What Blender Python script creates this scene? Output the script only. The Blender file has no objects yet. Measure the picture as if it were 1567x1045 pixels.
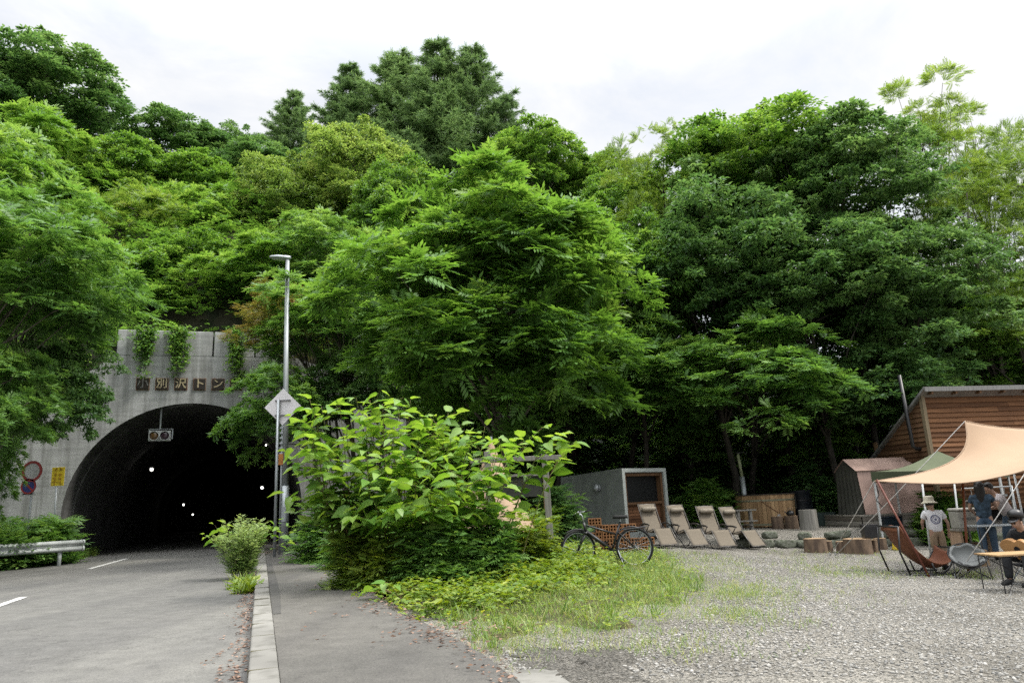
import bpy, bmesh, math, random
import numpy as np
from mathutils import Vector, Matrix, Euler
from mathutils.bvhtree import BVHTree
SC = bpy.context.scene
COL = SC.collection
R = math.radians
PI = math.pi

# ------------------------------------------------------------------ camera
W0, H0, F0 = 1567.0, 1045.0, 1110.0
CAMZ = 1.5
PITCH = math.atan(248 / F0)
ROLL = R(-2.6)
cam_d = bpy.data.cameras.new('camera')
cam = bpy.data.objects.new('camera', cam_d)
COL.objects.link(cam)
cam_d.sensor_width = 36.0
cam_d.lens = F0 / W0 * 36.0
cam_d.clip_start = 0.05
cam_d.clip_end = 2000
CROT = Matrix.Rotation(PI / 2 + PITCH, 3, 'X') @ Matrix.Rotation(ROLL, 3, 'Z')
cam.matrix_world = Matrix.Translation((0, 0, CAMZ)) @ CROT.to_4x4()
SC.camera = cam

# ------------------------------------------------------------------ sky and sun
SUN_EL, SUN_AZ = R(54), R(100)          # azimuth clockwise from the view direction
world = bpy.data.worlds.new("World")
SC.world = world
world.use_nodes = True
wn, wl = world.node_tree.nodes, world.node_tree.links
wn.clear()
w_out = wn.new('ShaderNodeOutputWorld')
w_bg = wn.new('ShaderNodeBackground')
w_bg.inputs['Strength'].default_value = 0.1
sky = wn.new('ShaderNodeTexSky')
sky.sky_type = 'NISHITA'
sky.sun_disc = False
sky.sun_elevation = SUN_EL
sky.sun_rotation = SUN_AZ
w_tc = wn.new('ShaderNodeTexCoord')
w_sep = wn.new('ShaderNodeSeparateXYZ')
wl.new(w_tc.outputs['Generated'], w_sep.inputs[0])
w_lum = wn.new('ShaderNodeMapRange')    # an overcast sky is brighter overhead than at the horizon
w_lum.interpolation_type = 'SMOOTHSTEP'
w_lum.inputs['From Min'].default_value = 0.5
w_lum.inputs['From Max'].default_value = 1.0
w_lum.inputs['To Min'].default_value = 4.45
w_lum.inputs['To Max'].default_value = 27
wl.new(w_sep.outputs['Z'], w_lum.inputs['Value'])
w_map = wn.new('ShaderNodeMapping')
w_map.inputs['Scale'].default_value = (1.0, 1.0, 2.2)
wl.new(w_tc.outputs['Generated'], w_map.inputs['Vector'])
w_n = wn.new('ShaderNodeTexNoise')
w_n.inputs['Scale'].default_value = 3.4
w_n.inputs['Detail'].default_value = 9
w_n.inputs['Roughness'].default_value = 0.6
w_n.inputs['Distortion'].default_value = 0.4
wl.new(w_map.outputs[0], w_n.inputs['Vector'])
w_r = wn.new('ShaderNodeMapRange')
w_r.inputs['From Min'].default_value = 0.36
w_r.inputs['From Max'].default_value = 0.62
w_r.inputs['To Min'].default_value = 0.70
w_r.inputs['To Max'].default_value = 1.0
wl.new(w_n.outputs['Fac'], w_r.inputs['Value'])
w_mix = wn.new('ShaderNodeMix')
w_mix.data_type = 'RGBA'
wl.new(w_r.outputs[0], w_mix.inputs[0])
wl.new(sky.outputs[0], w_mix.inputs[6])
w_wh = wn.new('ShaderNodeVectorMath')
w_wh.operation = 'SCALE'
w_wh.inputs[0].default_value = (0.995, 0.998, 1.0)
wl.new(w_lum.outputs[0], w_wh.inputs['Scale'])
wl.new(w_wh.outputs[0], w_mix.inputs[7])
wl.new(w_mix.outputs[2], w_bg.inputs['Color'])
wl.new(w_bg.outputs[0], w_out.inputs['Surface'])

sun_d = bpy.data.lights.new('sun', 'SUN')
sun_d.energy = 1.5
sun_d.angle = R(10)
sun_d.color = (1.0, 0.95, 0.86)
sun = bpy.data.objects.new('sun', sun_d)
COL.objects.link(sun)
sdir = Vector((math.sin(SUN_AZ) * math.cos(SUN_EL), math.cos(SUN_AZ) * math.cos(SUN_EL), math.sin(SUN_EL)))
sun.rotation_euler = sdir.to_track_quat('Z', 'Y').to_euler()

SC.view_settings.view_transform = 'Standard'
SC.view_settings.look = 'None'
SC.view_settings.exposure = 1.2
SC.view_settings.gamma = 1.0
SC.view_settings.use_curve_mapping = False
SC.cycles.use_denoising = False          # grain like a photograph's instead of smeared leaves
SC.cycles.sample_clamp_indirect = 3.0
SC.cycles.max_bounces = 6
SC.cycles.diffuse_bounces = 3
SC.cycles.glossy_bounces = 2
SC.cycles.transmission_bounces = 4
SC.cycles.caustics_reflective = False
SC.cycles.caustics_refractive = False

# ------------------------------------------------------------------ where a pixel of the photograph lies in the place
def ray(u, v):
    return (CROT @ Vector(((u - W0 / 2) / F0, -(v - H0 / 2) / F0, -1.0))).normalized()
def at(u, v, y):
    d = ray(u, v)
    return Vector((0, 0, CAMZ)) + d * (y / d.y)
def sst(t):
    t = min(1.0, max(0.0, t))
    return t * t * (3 - 2 * t)
def zg(x, y):
    return (0.2 - 0.45 * sst((x - 1) / 8) + 0.015 * max(0.0, min(y, 22) - 10) * sst(x / 3)
            + 0.42 * sst((y - 20.6) / 1.2) * sst((x - 4.5) / 1.5))
def gnd(u, v, dz=0.0):
    d = ray(u, v)
    t = 1.0
    while t < 120:
        p = Vector((0, 0, CAMZ)) + d * t
        if p.z <= zg(p.x, p.y) + dz:
            return p
        t += 0.02
    return p
def gz(u, v, z):
    d = ray(u, v)
    return Vector((0, 0, CAMZ)) + d * ((z - CAMZ) / d.z)
def inpoly(x, y, poly):
    c = False
    n = len(poly)
    for i in range(n):
        x1, y1 = poly[i]
        x2, y2 = poly[i - 1]
        if (y1 > y) != (y2 > y) and x < (x2 - x1) * (y - y1) / (y2 - y1) + x1:
            c = not c
    return c

# ------------------------------------------------------------------ materials
KA = 0.80
def dim(c, k=KA): return tuple(x * k for x in c)
def nodes(name):
    m = bpy.data.materials.new(name)
    m.use_nodes = True
    nt = m.node_tree
    return m, nt.nodes, nt.links, nt.nodes['Principled BSDF']
def ramp(n, stops):
    r = n.new('ShaderNodeValToRGB')
    el = r.color_ramp.elements
    while len(el) < len(stops):
        el.new(0.5)
    for e, (p, c) in zip(el, stops):
        e.position = p
        e.color = (c[0], c[1], c[2], 1)
    return r
def mat(name, c1, c2=None, scale=6.0, rough=0.7, bump=0.0, bscale=None, metal=0.0, stretch=(1, 1, 1), spec=0.3, detail=6, lo=0.35, hi=0.65):
    m, n, l, b = nodes(name)
    b.inputs['Roughness'].default_value = rough
    b.inputs['Metallic'].default_value = metal
    b.inputs['Specular IOR Level'].default_value = spec
    c2 = c2 or tuple(x * 0.75 for x in c1)
    c1, c2 = dim(c1), dim(c2)
    tc = n.new('ShaderNodeTexCoord')
    mp = n.new('ShaderNodeMapping')
    mp.inputs['Scale'].default_value = stretch
    l.new(tc.outputs['Object'], mp.inputs[0])
    no = n.new('ShaderNodeTexNoise')
    no.inputs['Scale'].default_value = scale
    no.inputs['Detail'].default_value = detail
    l.new(mp.outputs[0], no.inputs['Vector'])
    r = ramp(n, [(lo, c2), (hi, c1)])
    l.new(no.outputs['Fac'], r.inputs[0])
    l.new(r.outputs[0], b.inputs['Base Color'])
    if bump:
        bu = n.new('ShaderNodeBump')
        bu.inputs['Strength'].default_value = bump
        bu.inputs['Distance'].default_value = 0.02
        n2 = n.new('ShaderNodeTexNoise')
        n2.inputs['Scale'].default_value = bscale or scale * 4
        n2.inputs['Detail'].default_value = 5
        l.new(mp.outputs[0], n2.inputs['Vector'])
        l.new(n2.outputs['Fac'], bu.inputs['Height'])
        l.new(bu.outputs[0], b.inputs['Normal'])
    return m
def leaf_mat(name, dark, mid, light, trans=0.35, rough=0.45, spec=0.35, k=1.0):
    dark, mid, light = ((q[0] * 1.12 * k, q[1] * 1.0 * k, q[2] * 1.14 * k) for q in (dark, mid, light))
    """Leaves: the colour runs from leaf to leaf with the 'tint' attribute, and light shines through them."""
    m, n, l, b = nodes(name)
    a = n.new('ShaderNodeAttribute')
    a.attribute_name = 'tint'
    oi = n.new('ShaderNodeObjectInfo')
    ad = n.new('ShaderNodeMath')
    ad.operation = 'MULTIPLY_ADD'
    ad.inputs[1].default_value = 0.16
    l.new(oi.outputs['Random'], ad.inputs[0])
    l.new(a.outputs['Fac'], ad.inputs[2])
    r = ramp(n, [(0.05, dark), (0.5, mid), (1.0, light)])
    l.new(ad.outputs[0], r.inputs[0])
    b.inputs['Roughness'].default_value = rough
    b.inputs['Specular IOR Level'].default_value = spec
    l.new(r.outputs[0], b.inputs['Base Color'])
    t = n.new('ShaderNodeBsdfTranslucent')
    hs = n.new('ShaderNodeHueSaturation')
    hs.inputs['Hue'].default_value = 0.48
    hs.inputs['Saturation'].default_value = 1.15
    hs.inputs['Value'].default_value = 1.5
    l.new(r.outputs[0], hs.inputs['Color'])
    l.new(hs.outputs[0], t.inputs['Color'])
    mx = n.new('ShaderNodeMixShader')
    mx.inputs[0].default_value = trans
    l.new(b.outputs[0], mx.inputs[1])
    l.new(t.outputs[0], mx.inputs[2])
    l.new(mx.outputs[0], n['Material Output'].inputs['Surface'])
    return m

def asphalt(name, base, warm):
    base, warm = dim(base, .84), dim(warm, .84)
    m, n, l, b = nodes(name)
    tc = n.new('ShaderNodeTexCoord')
    big = n.new('ShaderNodeTexNoise'); big.inputs['Scale'].default_value = 0.35; big.inputs['Detail'].default_value = 5
    med = n.new('ShaderNodeTexNoise'); med.inputs['Scale'].default_value = 4.0; med.inputs['Detail'].default_value = 8
    fine = n.new('ShaderNodeTexVoronoi'); fine.inputs['Scale'].default_value = 70
    for q in (big, med, fine):
        l.new(tc.outputs['Object'], q.inputs['Vector'])
    r1 = ramp(n, [(0.3, tuple(c * 0.80 for c in base)), (0.7, warm)])
    l.new(big.outputs['Fac'], r1.inputs[0])
    r2 = ramp(n, [(0.3, (0.82, 0.82, 0.82)), (0.7, (1.08, 1.08, 1.08))])
    l.new(med.outputs['Fac'], r2.inputs[0])
    mu = n.new('ShaderNodeMix'); mu.data_type = 'RGBA'; mu.blend_type = 'MULTIPLY'; mu.inputs[0].default_value = 1
    l.new(r1.outputs[0], mu.inputs[6]); l.new(r2.outputs[0], mu.inputs[7])
    r3 = ramp(n, [(0.0, (0.78, 0.78, 0.78)), (0.35, (0.97, 0.97, 0.96)), (1.0, (1.25, 1.24, 1.21))])
    l.new(fine.outputs['Color'], r3.inputs[0])
    m2 = n.new('ShaderNodeMix'); m2.data_type = 'RGBA'; m2.blend_type = 'MULTIPLY'; m2.inputs[0].default_value = 1
    l.new(mu.outputs[2], m2.inputs[6]); l.new(r3.outputs[0], m2.inputs[7])
    # bands worn by wheels along the road, and a few thin wandering cracks
    mp = n.new('ShaderNodeMapping'); mp.inputs['Rotation'].default_value = (0, 0, R(-19)); mp.inputs['Scale'].default_value = (0.9, 0.04, 1)
    l.new(tc.outputs['Object'], mp.inputs[0])
    wb = n.new('ShaderNodeTexNoise'); wb.inputs['Scale'].default_value = 1.3; wb.inputs['Detail'].default_value = 3
    l.new(mp.outputs[0], wb.inputs['Vector'])
    r4 = ramp(n, [(0.35, (0.86, 0.86, 0.87)), (0.6, (1.06, 1.06, 1.05))])
    l.new(wb.outputs['Fac'], r4.inputs[0])
    m3 = n.new('ShaderNodeMix'); m3.data_type = 'RGBA'; m3.blend_type = 'MULTIPLY'; m3.inputs[0].default_value = 1
    l.new(m2.outputs[2], m3.inputs[6]); l.new(r4.outputs[0], m3.inputs[7])
    wp = n.new('ShaderNodeVectorMath'); wp.operation = 'MULTIPLY_ADD'; wp.inputs[1].default_value = (1.1, 1.1, 0)
    l.new(med.outputs['Color'], wp.inputs[0]); l.new(tc.outputs['Object'], wp.inputs[2])
    ck = n.new('ShaderNodeTexVoronoi'); ck.feature = 'DISTANCE_TO_EDGE'; ck.inputs['Scale'].default_value = 0.42
    l.new(wp.outputs[0], ck.inputs['Vector'])
    r5 = ramp(n, [(0.0, (0.45, 0.45, 0.45)), (0.008, (1, 1, 1))])
    l.new(ck.outputs['Distance'], r5.inputs[0])
    m4 = n.new('ShaderNodeMix'); m4.data_type = 'RGBA'; m4.blend_type = 'MULTIPLY'
    l.new(big.outputs['Fac'], m4.inputs[0])
    l.new(m3.outputs[2], m4.inputs[6]); l.new(r5.outputs[0], m4.inputs[7])
    l.new(m4.outputs[2], b.inputs['Base Color'])
    b.inputs['Roughness'].default_value = 0.85
    b.inputs['Specular IOR Level'].default_value = 0.25
    bu = n.new('ShaderNodeBump'); bu.inputs['Strength'].default_value = 0.5; bu.inputs['Distance'].default_value = 0.006
    l.new(fine.outputs['Distance'], bu.inputs['Height']); l.new(bu.outputs[0], b.inputs['Normal'])
    return m

def concrete(name, base, streak=0.5):
    """Weathered concrete: blotches, fine pitting and rain streaks that run down it."""
    base = dim(base, .88)
    m, n, l, b = nodes(name)
    tc = n.new('ShaderNodeTexCoord')
    big = n.new('ShaderNodeTexNoise'); big.inputs['Scale'].default_value = 0.7; big.inputs['Detail'].default_value = 8
    l.new(tc.outputs['Object'], big.inputs['Vector'])
    mp = n.new('ShaderNodeMapping'); mp.inputs['Scale'].default_value = (2.4, 2.4, 0.14)
    l.new(tc.outputs['Object'], mp.inputs[0])
    st = n.new('ShaderNodeTexNoise'); st.inputs['Scale'].default_value = 1.6; st.inputs['Detail'].default_value = 6
    l.new(mp.outputs[0], st.inputs['Vector'])
    mp2 = n.new('ShaderNodeMapping'); mp2.inputs['Scale'].default_value = (0.5, 0.5, 4.5)
    l.new(tc.outputs['Object'], mp2.inputs[0])
    hz = n.new('ShaderNodeTexNoise'); hz.inputs['Scale'].default_value = 1.5; hz.inputs['Detail'].default_value = 4
    l.new(mp2.outputs[0], hz.inputs['Vector'])
    r1 = ramp(n, [(0.3, tuple(c * 0.68 for c in base)), (0.68, base)])
    l.new(big.outputs['Fac'], r1.inputs[0])
    r2 = ramp(n, [(0.36, (1 - streak, 1 - streak, 1 - streak * 1.05)), (0.52, (1, 1, 1))])
    l.new(st.outputs['Fac'], r2.inputs[0])
    r3 = ramp(n, [(0.3, (0.8, 0.8, 0.8)), (0.6, (1.05, 1.05, 1.05))])
    l.new(hz.outputs['Fac'], r3.inputs[0])
    mu = n.new('ShaderNodeMix'); mu.data_type = 'RGBA'; mu.blend_type = 'MULTIPLY'; mu.inputs[0].default_value = 1
    l.new(r1.outputs[0], mu.inputs[6]); l.new(r2.outputs[0], mu.inputs[7])
    m2 = n.new('ShaderNodeMix'); m2.data_type = 'RGBA'; m2.blend_type = 'MULTIPLY'; m2.inputs[0].default_value = 1
    l.new(mu.outputs[2], m2.inputs[6]); l.new(r3.outputs[0], m2.inputs[7])
    l.new(m2.outputs[2], b.inputs['Base Color'])
    b.inputs['Roughness'].default_value = 0.9
    b.inputs['Specular IOR Level'].default_value = 0.2
    bu = n.new('ShaderNodeBump'); bu.inputs['Strength'].default_value = 0.25; bu.inputs['Distance'].default_value = 0.02
    f = n.new('ShaderNodeTexNoise'); f.inputs['Scale'].default_value = 14; f.inputs['Detail'].default_value = 6
    l.new(tc.outputs['Object'], f.inputs['Vector'])
    l.new(f.outputs['Fac'], bu.inputs['Height']); l.new(bu.outputs[0], b.inputs['Normal'])
    return m

def gravel_mat(name='gravel', k=1.0):
    m, n, l, b = nodes(name)
    tc = n.new('ShaderNodeTexCoord')
    wob = n.new('ShaderNodeTexNoise'); wob.inputs['Scale'].default_value = 9; wob.inputs['Detail'].default_value = 3
    l.new(tc.outputs['Object'], wob.inputs['Vector'])
    dm = n.new('ShaderNodeVectorMath'); dm.operation = 'MULTIPLY_ADD'
    dm.inputs[1].default_value = (0.06, 0.06, 0.06)
    l.new(wob.outputs['Color'], dm.inputs[0]); l.new(tc.outputs['Object'], dm.inputs[2])
    v = n.new('ShaderNodeTexVoronoi'); v.inputs['Scale'].default_value = 40; v.inputs['Randomness'].default_value = 1
    v2 = n.new('ShaderNodeTexVoronoi'); v2.inputs['Scale'].default_value = 90
    l.new(dm.outputs[0], v.inputs['Vector']); l.new(dm.outputs[0], v2.inputs['Vector'])
    r = ramp(n, [(p_, tuple(c_ * k for c_ in q_)) for p_, q_ in ((0.0, (0.15, 0.15, 0.143)), (0.35, (0.265, 0.258, 0.24)), (0.75, (0.35, 0.336, 0.308)), (1.0, (0.46, 0.44, 0.41)))])
    l.new(v.outputs['Color'], r.inputs[0])
    gap = ramp(n, [(0.0, (1.05, 1.05, 1.05)), (0.55, (1, 1, 1)), (0.85, (0.45, 0.44, 0.42))])
    sc = n.new('ShaderNodeMath'); sc.operation = 'MULTIPLY'; sc.inputs[1].default_value = 1.15
    l.new(v.outputs['Distance'], sc.inputs[0]); l.new(sc.outputs[0], gap.inputs[0])
    mu = n.new('ShaderNodeMix'); mu.data_type = 'RGBA'; mu.blend_type = 'MULTIPLY'; mu.inputs[0].default_value = 1
    l.new(r.outputs[0], mu.inputs[6]); l.new(gap.outputs[0], mu.inputs[7])
    big = n.new('ShaderNodeTexNoise'); big.inputs['Scale'].default_value = 0.6; big.inputs['Detail'].default_value = 7
    l.new(tc.outputs['Object'], big.inputs['Vector'])
    rb = ramp(n, [(0.32, (0.72, 0.70, 0.66)), (0.62, (1.08, 1.06, 1.02))])
    l.new(big.outputs['Fac'], rb.inputs[0])
    m2 = n.new('ShaderNodeMix'); m2.data_type = 'RGBA'; m2.blend_type = 'MULTIPLY'; m2.inputs[0].default_value = 1
    l.new(mu.outputs[2], m2.inputs[6]); l.new(rb.outputs[0], m2.inputs[7])
    l.new(m2.outputs[2], b.inputs['Base Color'])
    b.inputs['Roughness'].default_value = 0.9
    b.inputs['Specular IOR Level'].default_value = 0.2
    ad = n.new('ShaderNodeMath'); ad.operation = 'MULTIPLY_ADD'; ad.inputs[1].default_value = 0.4
    l.new(v2.outputs['Distance'], ad.inputs[0]); l.new(v.outputs['Distance'], ad.inputs[2])
    bu = n.new('ShaderNodeBump'); bu.invert = True; bu.inputs['Strength'].default_value = 1.0; bu.inputs['Distance'].default_value = 0.03
    l.new(ad.outputs[0], bu.inputs['Height']); l.new(bu.outputs[0], b.inputs['Normal'])
    return m

def wood(name, c1, c2, board=None, axis=2, rough=0.75):
    """Wood with grain along one axis; boards of different shade when a board width is given."""
    c1, c2 = dim(c1, .85), dim(c2, .85)
    m, n, l, b = nodes(name)
    tc = n.new('ShaderNodeTexCoord')
    mp = n.new('ShaderNodeMapping')
    s = [14, 14, 14]; s[axis] = 0.8
    mp.inputs['Scale'].default_value = s
    l.new(tc.outputs['Object'], mp.inputs[0])
    no = n.new('ShaderNodeTexNoise'); no.inputs['Scale'].default_value = 1.5; no.inputs['Detail'].default_value = 6
    l.new(mp.outputs[0], no.inputs['Vector'])
    r = ramp(n, [(0.3, c2), (0.68, c1)])
    l.new(no.outputs['Fac'], r.inputs[0])
    a = n.new('ShaderNodeAttribute'); a.attribute_name = 'tint'
    r2 = ramp(n, [(0.0, (0.62, 0.58, 0.55)), (1.0, (1.2, 1.2, 1.2))])
    l.new(a.outputs['Fac'], r2.inputs[0])
    mu = n.new('ShaderNodeMix'); mu.data_type = 'RGBA'; mu.blend_type = 'MULTIPLY'; mu.inputs[0].default_value = 1.0 if board else 0.0
    l.new(r.outputs[0], mu.inputs[6]); l.new(r2.outputs[0], mu.inputs[7])
    l.new(mu.outputs[2], b.inputs['Base Color'])
    b.inputs['Roughness'].default_value = rough
    b.inputs['Specular IOR Level'].default_value = 0.25
    bu = n.new('ShaderNodeBump'); bu.inputs['Strength'].default_value = 0.2; bu.inputs['Distance'].default_value = 0.01
    l.new(no.outputs['Fac'], bu.inputs['Height']); l.new(bu.outputs[0], b.inputs['Normal'])
    return m

def emit_mat(name, c, s):
    m, n, l, b = nodes(name)
    b.inputs['Base Color'].default_value = (*c, 1)
    b.inputs['Emission Color'].default_value = (*c, 1)
    b.inputs['Emission Strength'].default_value = s
    return m

M = {}
M['asphalt'] = asphalt('asphalt', (0.152, 0.151, 0.146), (0.172, 0.168, 0.158))
M['path'] = asphalt('path_asphalt', (0.118, 0.114, 0.107), (0.138, 0.131, 0.120))
M['patch'] = asphalt('patched_asphalt', (0.085, 0.083, 0.08), (0.095, 0.092, 0.088))
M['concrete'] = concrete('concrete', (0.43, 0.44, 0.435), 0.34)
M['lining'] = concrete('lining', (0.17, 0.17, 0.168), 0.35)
M['kerb'] = concrete('kerb', (0.26, 0.253, 0.232), 0.3)
M['gravel'] = gravel_mat('gravel', 0.86)
M['chippings'] = gravel_mat('dark_chippings', .5)
M['paint'] = mat('paint', (0.72, 0.72, 0.70), (0.42, 0.42, 0.40), 9, 0.7, 0.1)
M['soil'] = mat('soil', (0.10, 0.085, 0.045), (0.045, 0.05, 0.02), 5, 0.95, 0.6, 30)
M['hill'] = mat('hill', (0.035, 0.032, 0.018), (0.014, 0.02, 0.008), 1.3, 1.0, 0.8, 9)
M['bark'] = mat('bark', (0.17, 0.15, 0.125), (0.07, 0.06, 0.05), 9, 0.9, 0.8, 20, stretch=(1, 1, 0.25))
M['bark_dark'] = mat('bark_dark', (0.07, 0.06, 0.05), (0.03, 0.028, 0.022), 9, 0.9, 0.8, 20, stretch=(1, 1, 0.25))  # darker bark; on the trees over the camp it colours in shade
M['galv'] = mat('galvanised', (0.46, 0.49, 0.51), (0.36, 0.39, 0.41), 4, 0.42, 0.05, metal=0.55, stretch=(1, 1, 0.2))
M['black'] = mat('black_metal', (0.018, 0.018, 0.02), (0.012, 0.012, 0.013), 8, 0.4, spec=0.5)
M['rubber'] = mat('rubber', (0.016, 0.016, 0.016), (0.01, 0.01, 0.01), 20, 0.8)
M['dark'] = mat('dark', (0.012, 0.012, 0.013), (0.008, 0.008, 0.009), 5, 0.7)
L = {}
L['walnut'] = leaf_mat('walnut_leaf', (0.042, 0.115, 0.026), (0.108, 0.25, 0.052), (0.215, 0.375, 0.09), 0.4)
L['bright'] = leaf_mat('bright_leaf', (0.048, 0.13, 0.025), (0.118, 0.27, 0.05), (0.235, 0.39, 0.09), 0.4)
L['oak'] = leaf_mat('oak_leaf', (0.03, 0.088, 0.026), (0.08, 0.185, 0.05), (0.165, 0.295, 0.088), 0.38)
L['maple'] = leaf_mat('maple_leaf', (0.042, 0.115, 0.024), (0.107, 0.245, 0.046), (0.21, 0.36, 0.08), 0.4)
L['locust'] = leaf_mat('locust_leaf', (0.055, 0.12, 0.022), (0.14, 0.26, 0.05), (0.25, 0.365, 0.085), 0.4)
L['rusty'] = leaf_mat('rusty_leaf', (0.06, 0.095, 0.02), (0.16, 0.19, 0.04), (0.30, 0.22, 0.08), 0.36)
L['larch'] = leaf_mat('larch_needle', (0.052, 0.115, 0.042), (0.115, 0.22, 0.075), (0.19, 0.31, 0.11), 0.35, 0.6, 0.2)
L['birch'] = leaf_mat('birch_leaf', (0.062, 0.13, 0.028), (0.145, 0.265, 0.06), (0.28, 0.40, 0.11), 0.4)
L['knot'] = leaf_mat('knotweed_leaf', (0.04, 0.12, 0.025), (0.10, 0.24, 0.038), (0.225, 0.38, 0.07), 0.42, 0.4, 0.4)
L['weed'] = leaf_mat('weed_leaf', (0.04, 0.10, 0.015), (0.12, 0.22, 0.03), (0.26, 0.34, 0.06), 0.35)
L['grass'] = leaf_mat('grass_blade', (0.055, 0.13, 0.022), (0.135, 0.25, 0.045), (0.32, 0.36, 0.11), 0.35)
L['mug'] = leaf_mat('mugwort_leaf', (0.09, 0.17, 0.05), (0.18, 0.31, 0.09), (0.33, 0.46, 0.16), 0.42)
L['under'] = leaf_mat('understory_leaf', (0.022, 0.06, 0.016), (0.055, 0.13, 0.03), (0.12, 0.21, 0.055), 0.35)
L['litter'] = leaf_mat('litter_leaf', (0.05, 0.035, 0.02), (0.15, 0.105, 0.065), (0.32, 0.25, 0.17), 0.1, 0.8, 0.1)

# ------------------------------------------------------------------ mesh helpers
class MB:
    def __init__(s):
        s.v, s.f, s.t, s.cur = [], [], [], 0.5
    def add(s, vs, fs):
        k = len(s.v)
        s.v += [tuple(p) for p in vs]
        s.t += [s.cur] * len(vs)
        s.f += [tuple(i + k for i in f) for f in fs]
        return s
    def box(s, c, d, rot=None, taper=1.0):
        x, y, z = d[0] / 2, d[1] / 2, d[2] / 2
        vs = []
        for sz in (-1, 1):
            tp = taper if sz > 0 else 1.0
            for sx, sy in ((-1, -1), (1, -1), (1, 1), (-1, 1)):
                vs.append(Vector((sx * x * tp, sy * y * tp, sz * z)))
        if rot is not None:
            rm = rot if isinstance(rot, Matrix) else Euler(rot).to_matrix()
            vs = [rm @ p for p in vs]
        vs = [p + Vector(c) for p in vs]
        return s.add(vs, [(3, 2, 1, 0), (4, 5, 6, 7), (0, 1, 5, 4), (1, 2, 6, 5), (2, 3, 7, 6), (3, 0, 4, 7)])
    def bar(s, a, b, w, h=None, up=(0, 0, 1)):
        a, b = Vector(a), Vector(b)
        h = h or w
        d = b - a
        ln = d.length
        d.normalize()
        u = Vector(up)
        if abs(d.dot(u)) > 0.98:
            u = Vector((1, 0, 0))
        x = u.cross(d).normalized()
        y = d.cross(x)
        rm = Matrix((x, y, d)).transposed()
        return s.box((a + b) / 2, (w, h, ln), rm)
    def tube(s, pts, r, n=8, cap=True):
        pts = [Vector(p) for p in pts]
        rs = r if isinstance(r, (list, tuple)) else [r] * len(pts)
        vs, fs = [], []
        prev = None
        for i, p in enumerate(pts):
            d = (pts[min(i + 1, len(pts) - 1)] - pts[max(i - 1, 0)])
            d = d.normalized() if d.length > 1e-9 else Vector((0, 0, 1))
            if prev is None:
                u = Vector((0, 0, 1)) if abs(d.z) < 0.9 else Vector((1, 0, 0))
                x = u.cross(d).normalized()
            else:
                x = (prev - d * prev.dot(d)).normalized()
            prev = x
            y = d.cross(x)
            for k in range(n):
                a = 2 * PI * k / n
                vs.append(p + (x * math.cos(a) + y * math.sin(a)) * rs[i])
        for i in range(len(pts) - 1):
            for k in range(n):
                k2 = (k + 1) % n
                fs.append((i * n + k, i * n + k2, (i + 1) * n + k2, (i + 1) * n + k))
        if cap:
            fs.append(tuple(range(n - 1, -1, -1)))
            e = (len(pts) - 1) * n
            fs.append(tuple(e + k for k in range(n)))
        return s.add(vs, fs)
    def lathe(s, prof, n=24, c=(0, 0, 0), rot=None, sc=(1, 1, 1)):
        vs, fs = [], []
        for r, z in prof:
            for k in range(n):
                a = 2 * PI * k / n
                vs.append(Vector((r * math.cos(a) * sc[0], r * math.sin(a) * sc[1], z * sc[2])))
        for i in range(len(prof) - 1):
            for k in range(n):
                k2 = (k + 1) % n
                fs.append((i * n + k, i * n + k2, (i + 1) * n + k2, (i + 1) * n + k))
        ring = tuple(prof[0]) == tuple(prof[-1])
        if prof[0][0] > 1e-6 and not ring:
            fs.append(tuple(range(n - 1, -1, -1)))
        if prof[-1][0] > 1e-6 and not ring:
            fs.append(tuple((len(prof) - 1) * n + k for k in range(n)))
        if rot is not None:
            rm = Euler(rot).to_matrix()
            vs = [rm @ p for p in vs]
        return s.add([p + Vector(c) for p in vs], fs)
    def prism(s, poly, a, b):
        """poly: points in 3-D, swept from a to b offset vectors."""
        n = len(poly)
        a, b = Vector(a), Vector(b)
        vs = [Vector(p) + a for p in poly] + [Vector(p) + b for p in poly]
        fs = [tuple(range(n - 1, -1, -1)), tuple(range(n, 2 * n))]
        fs += [(i, (i + 1) % n, (i + 1) % n + n, i + n) for i in range(n)]
        return s.add(vs, fs)
    def grid(s, rows):
        nr, nc = len(rows), len(rows[0])
        vs = [p for r_ in rows for p in r_]
        fs = [(i * nc + j, i * nc + j + 1, (i + 1) * nc + j + 1, (i + 1) * nc + j) for i in range(nr - 1) for j in range(nc - 1)]
        return s.add(vs, fs)
    def mesh(s, name, m, smooth=False, bevel=0.0, recalc=True):
        me = bpy.data.meshes.new(name)
        me.from_pydata(s.v, [], s.f)
        at_ = me.attributes.new('tint', 'FLOAT', 'POINT')
        at_.data.foreach_set('value', np.array(s.t, dtype=np.float32))
        if recalc or bevel:
            bm = bmesh.new()
            bm.from_mesh(me)
            bmesh.ops.recalc_face_normals(bm, faces=bm.faces)
            if bevel:
                es = [e for e in bm.edges if len(e.link_faces) == 2 and e.calc_face_angle(0) > 0.6]
                bmesh.ops.bevel(bm, geom=es, offset=bevel, segments=2, profile=0.5, affect='EDGES', clamp_overlap=True)
            bm.to_mesh(me)
            bm.free()
        if smooth:
            for p in me.polygons:
                p.use_smooth = True
        if m:
            me.materials.append(m)
        return me
    def build(s, name, m, parent=None, smooth=False, bevel=0.0, recalc=True, loc=None):
        o = bpy.data.objects.new(name, s.mesh(name, m, smooth, bevel, recalc))
        COL.objects.link(o)
        if parent:
            o.parent = parent
        if loc is not None:
            o.location = loc
        return o
def tag(o, label=None, cat=None, group=None, kind=None):
    if label: o['label'] = label
    if cat: o['category'] = cat
    if group: o['group'] = group
    if kind: o['kind'] = kind
    return o
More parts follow.
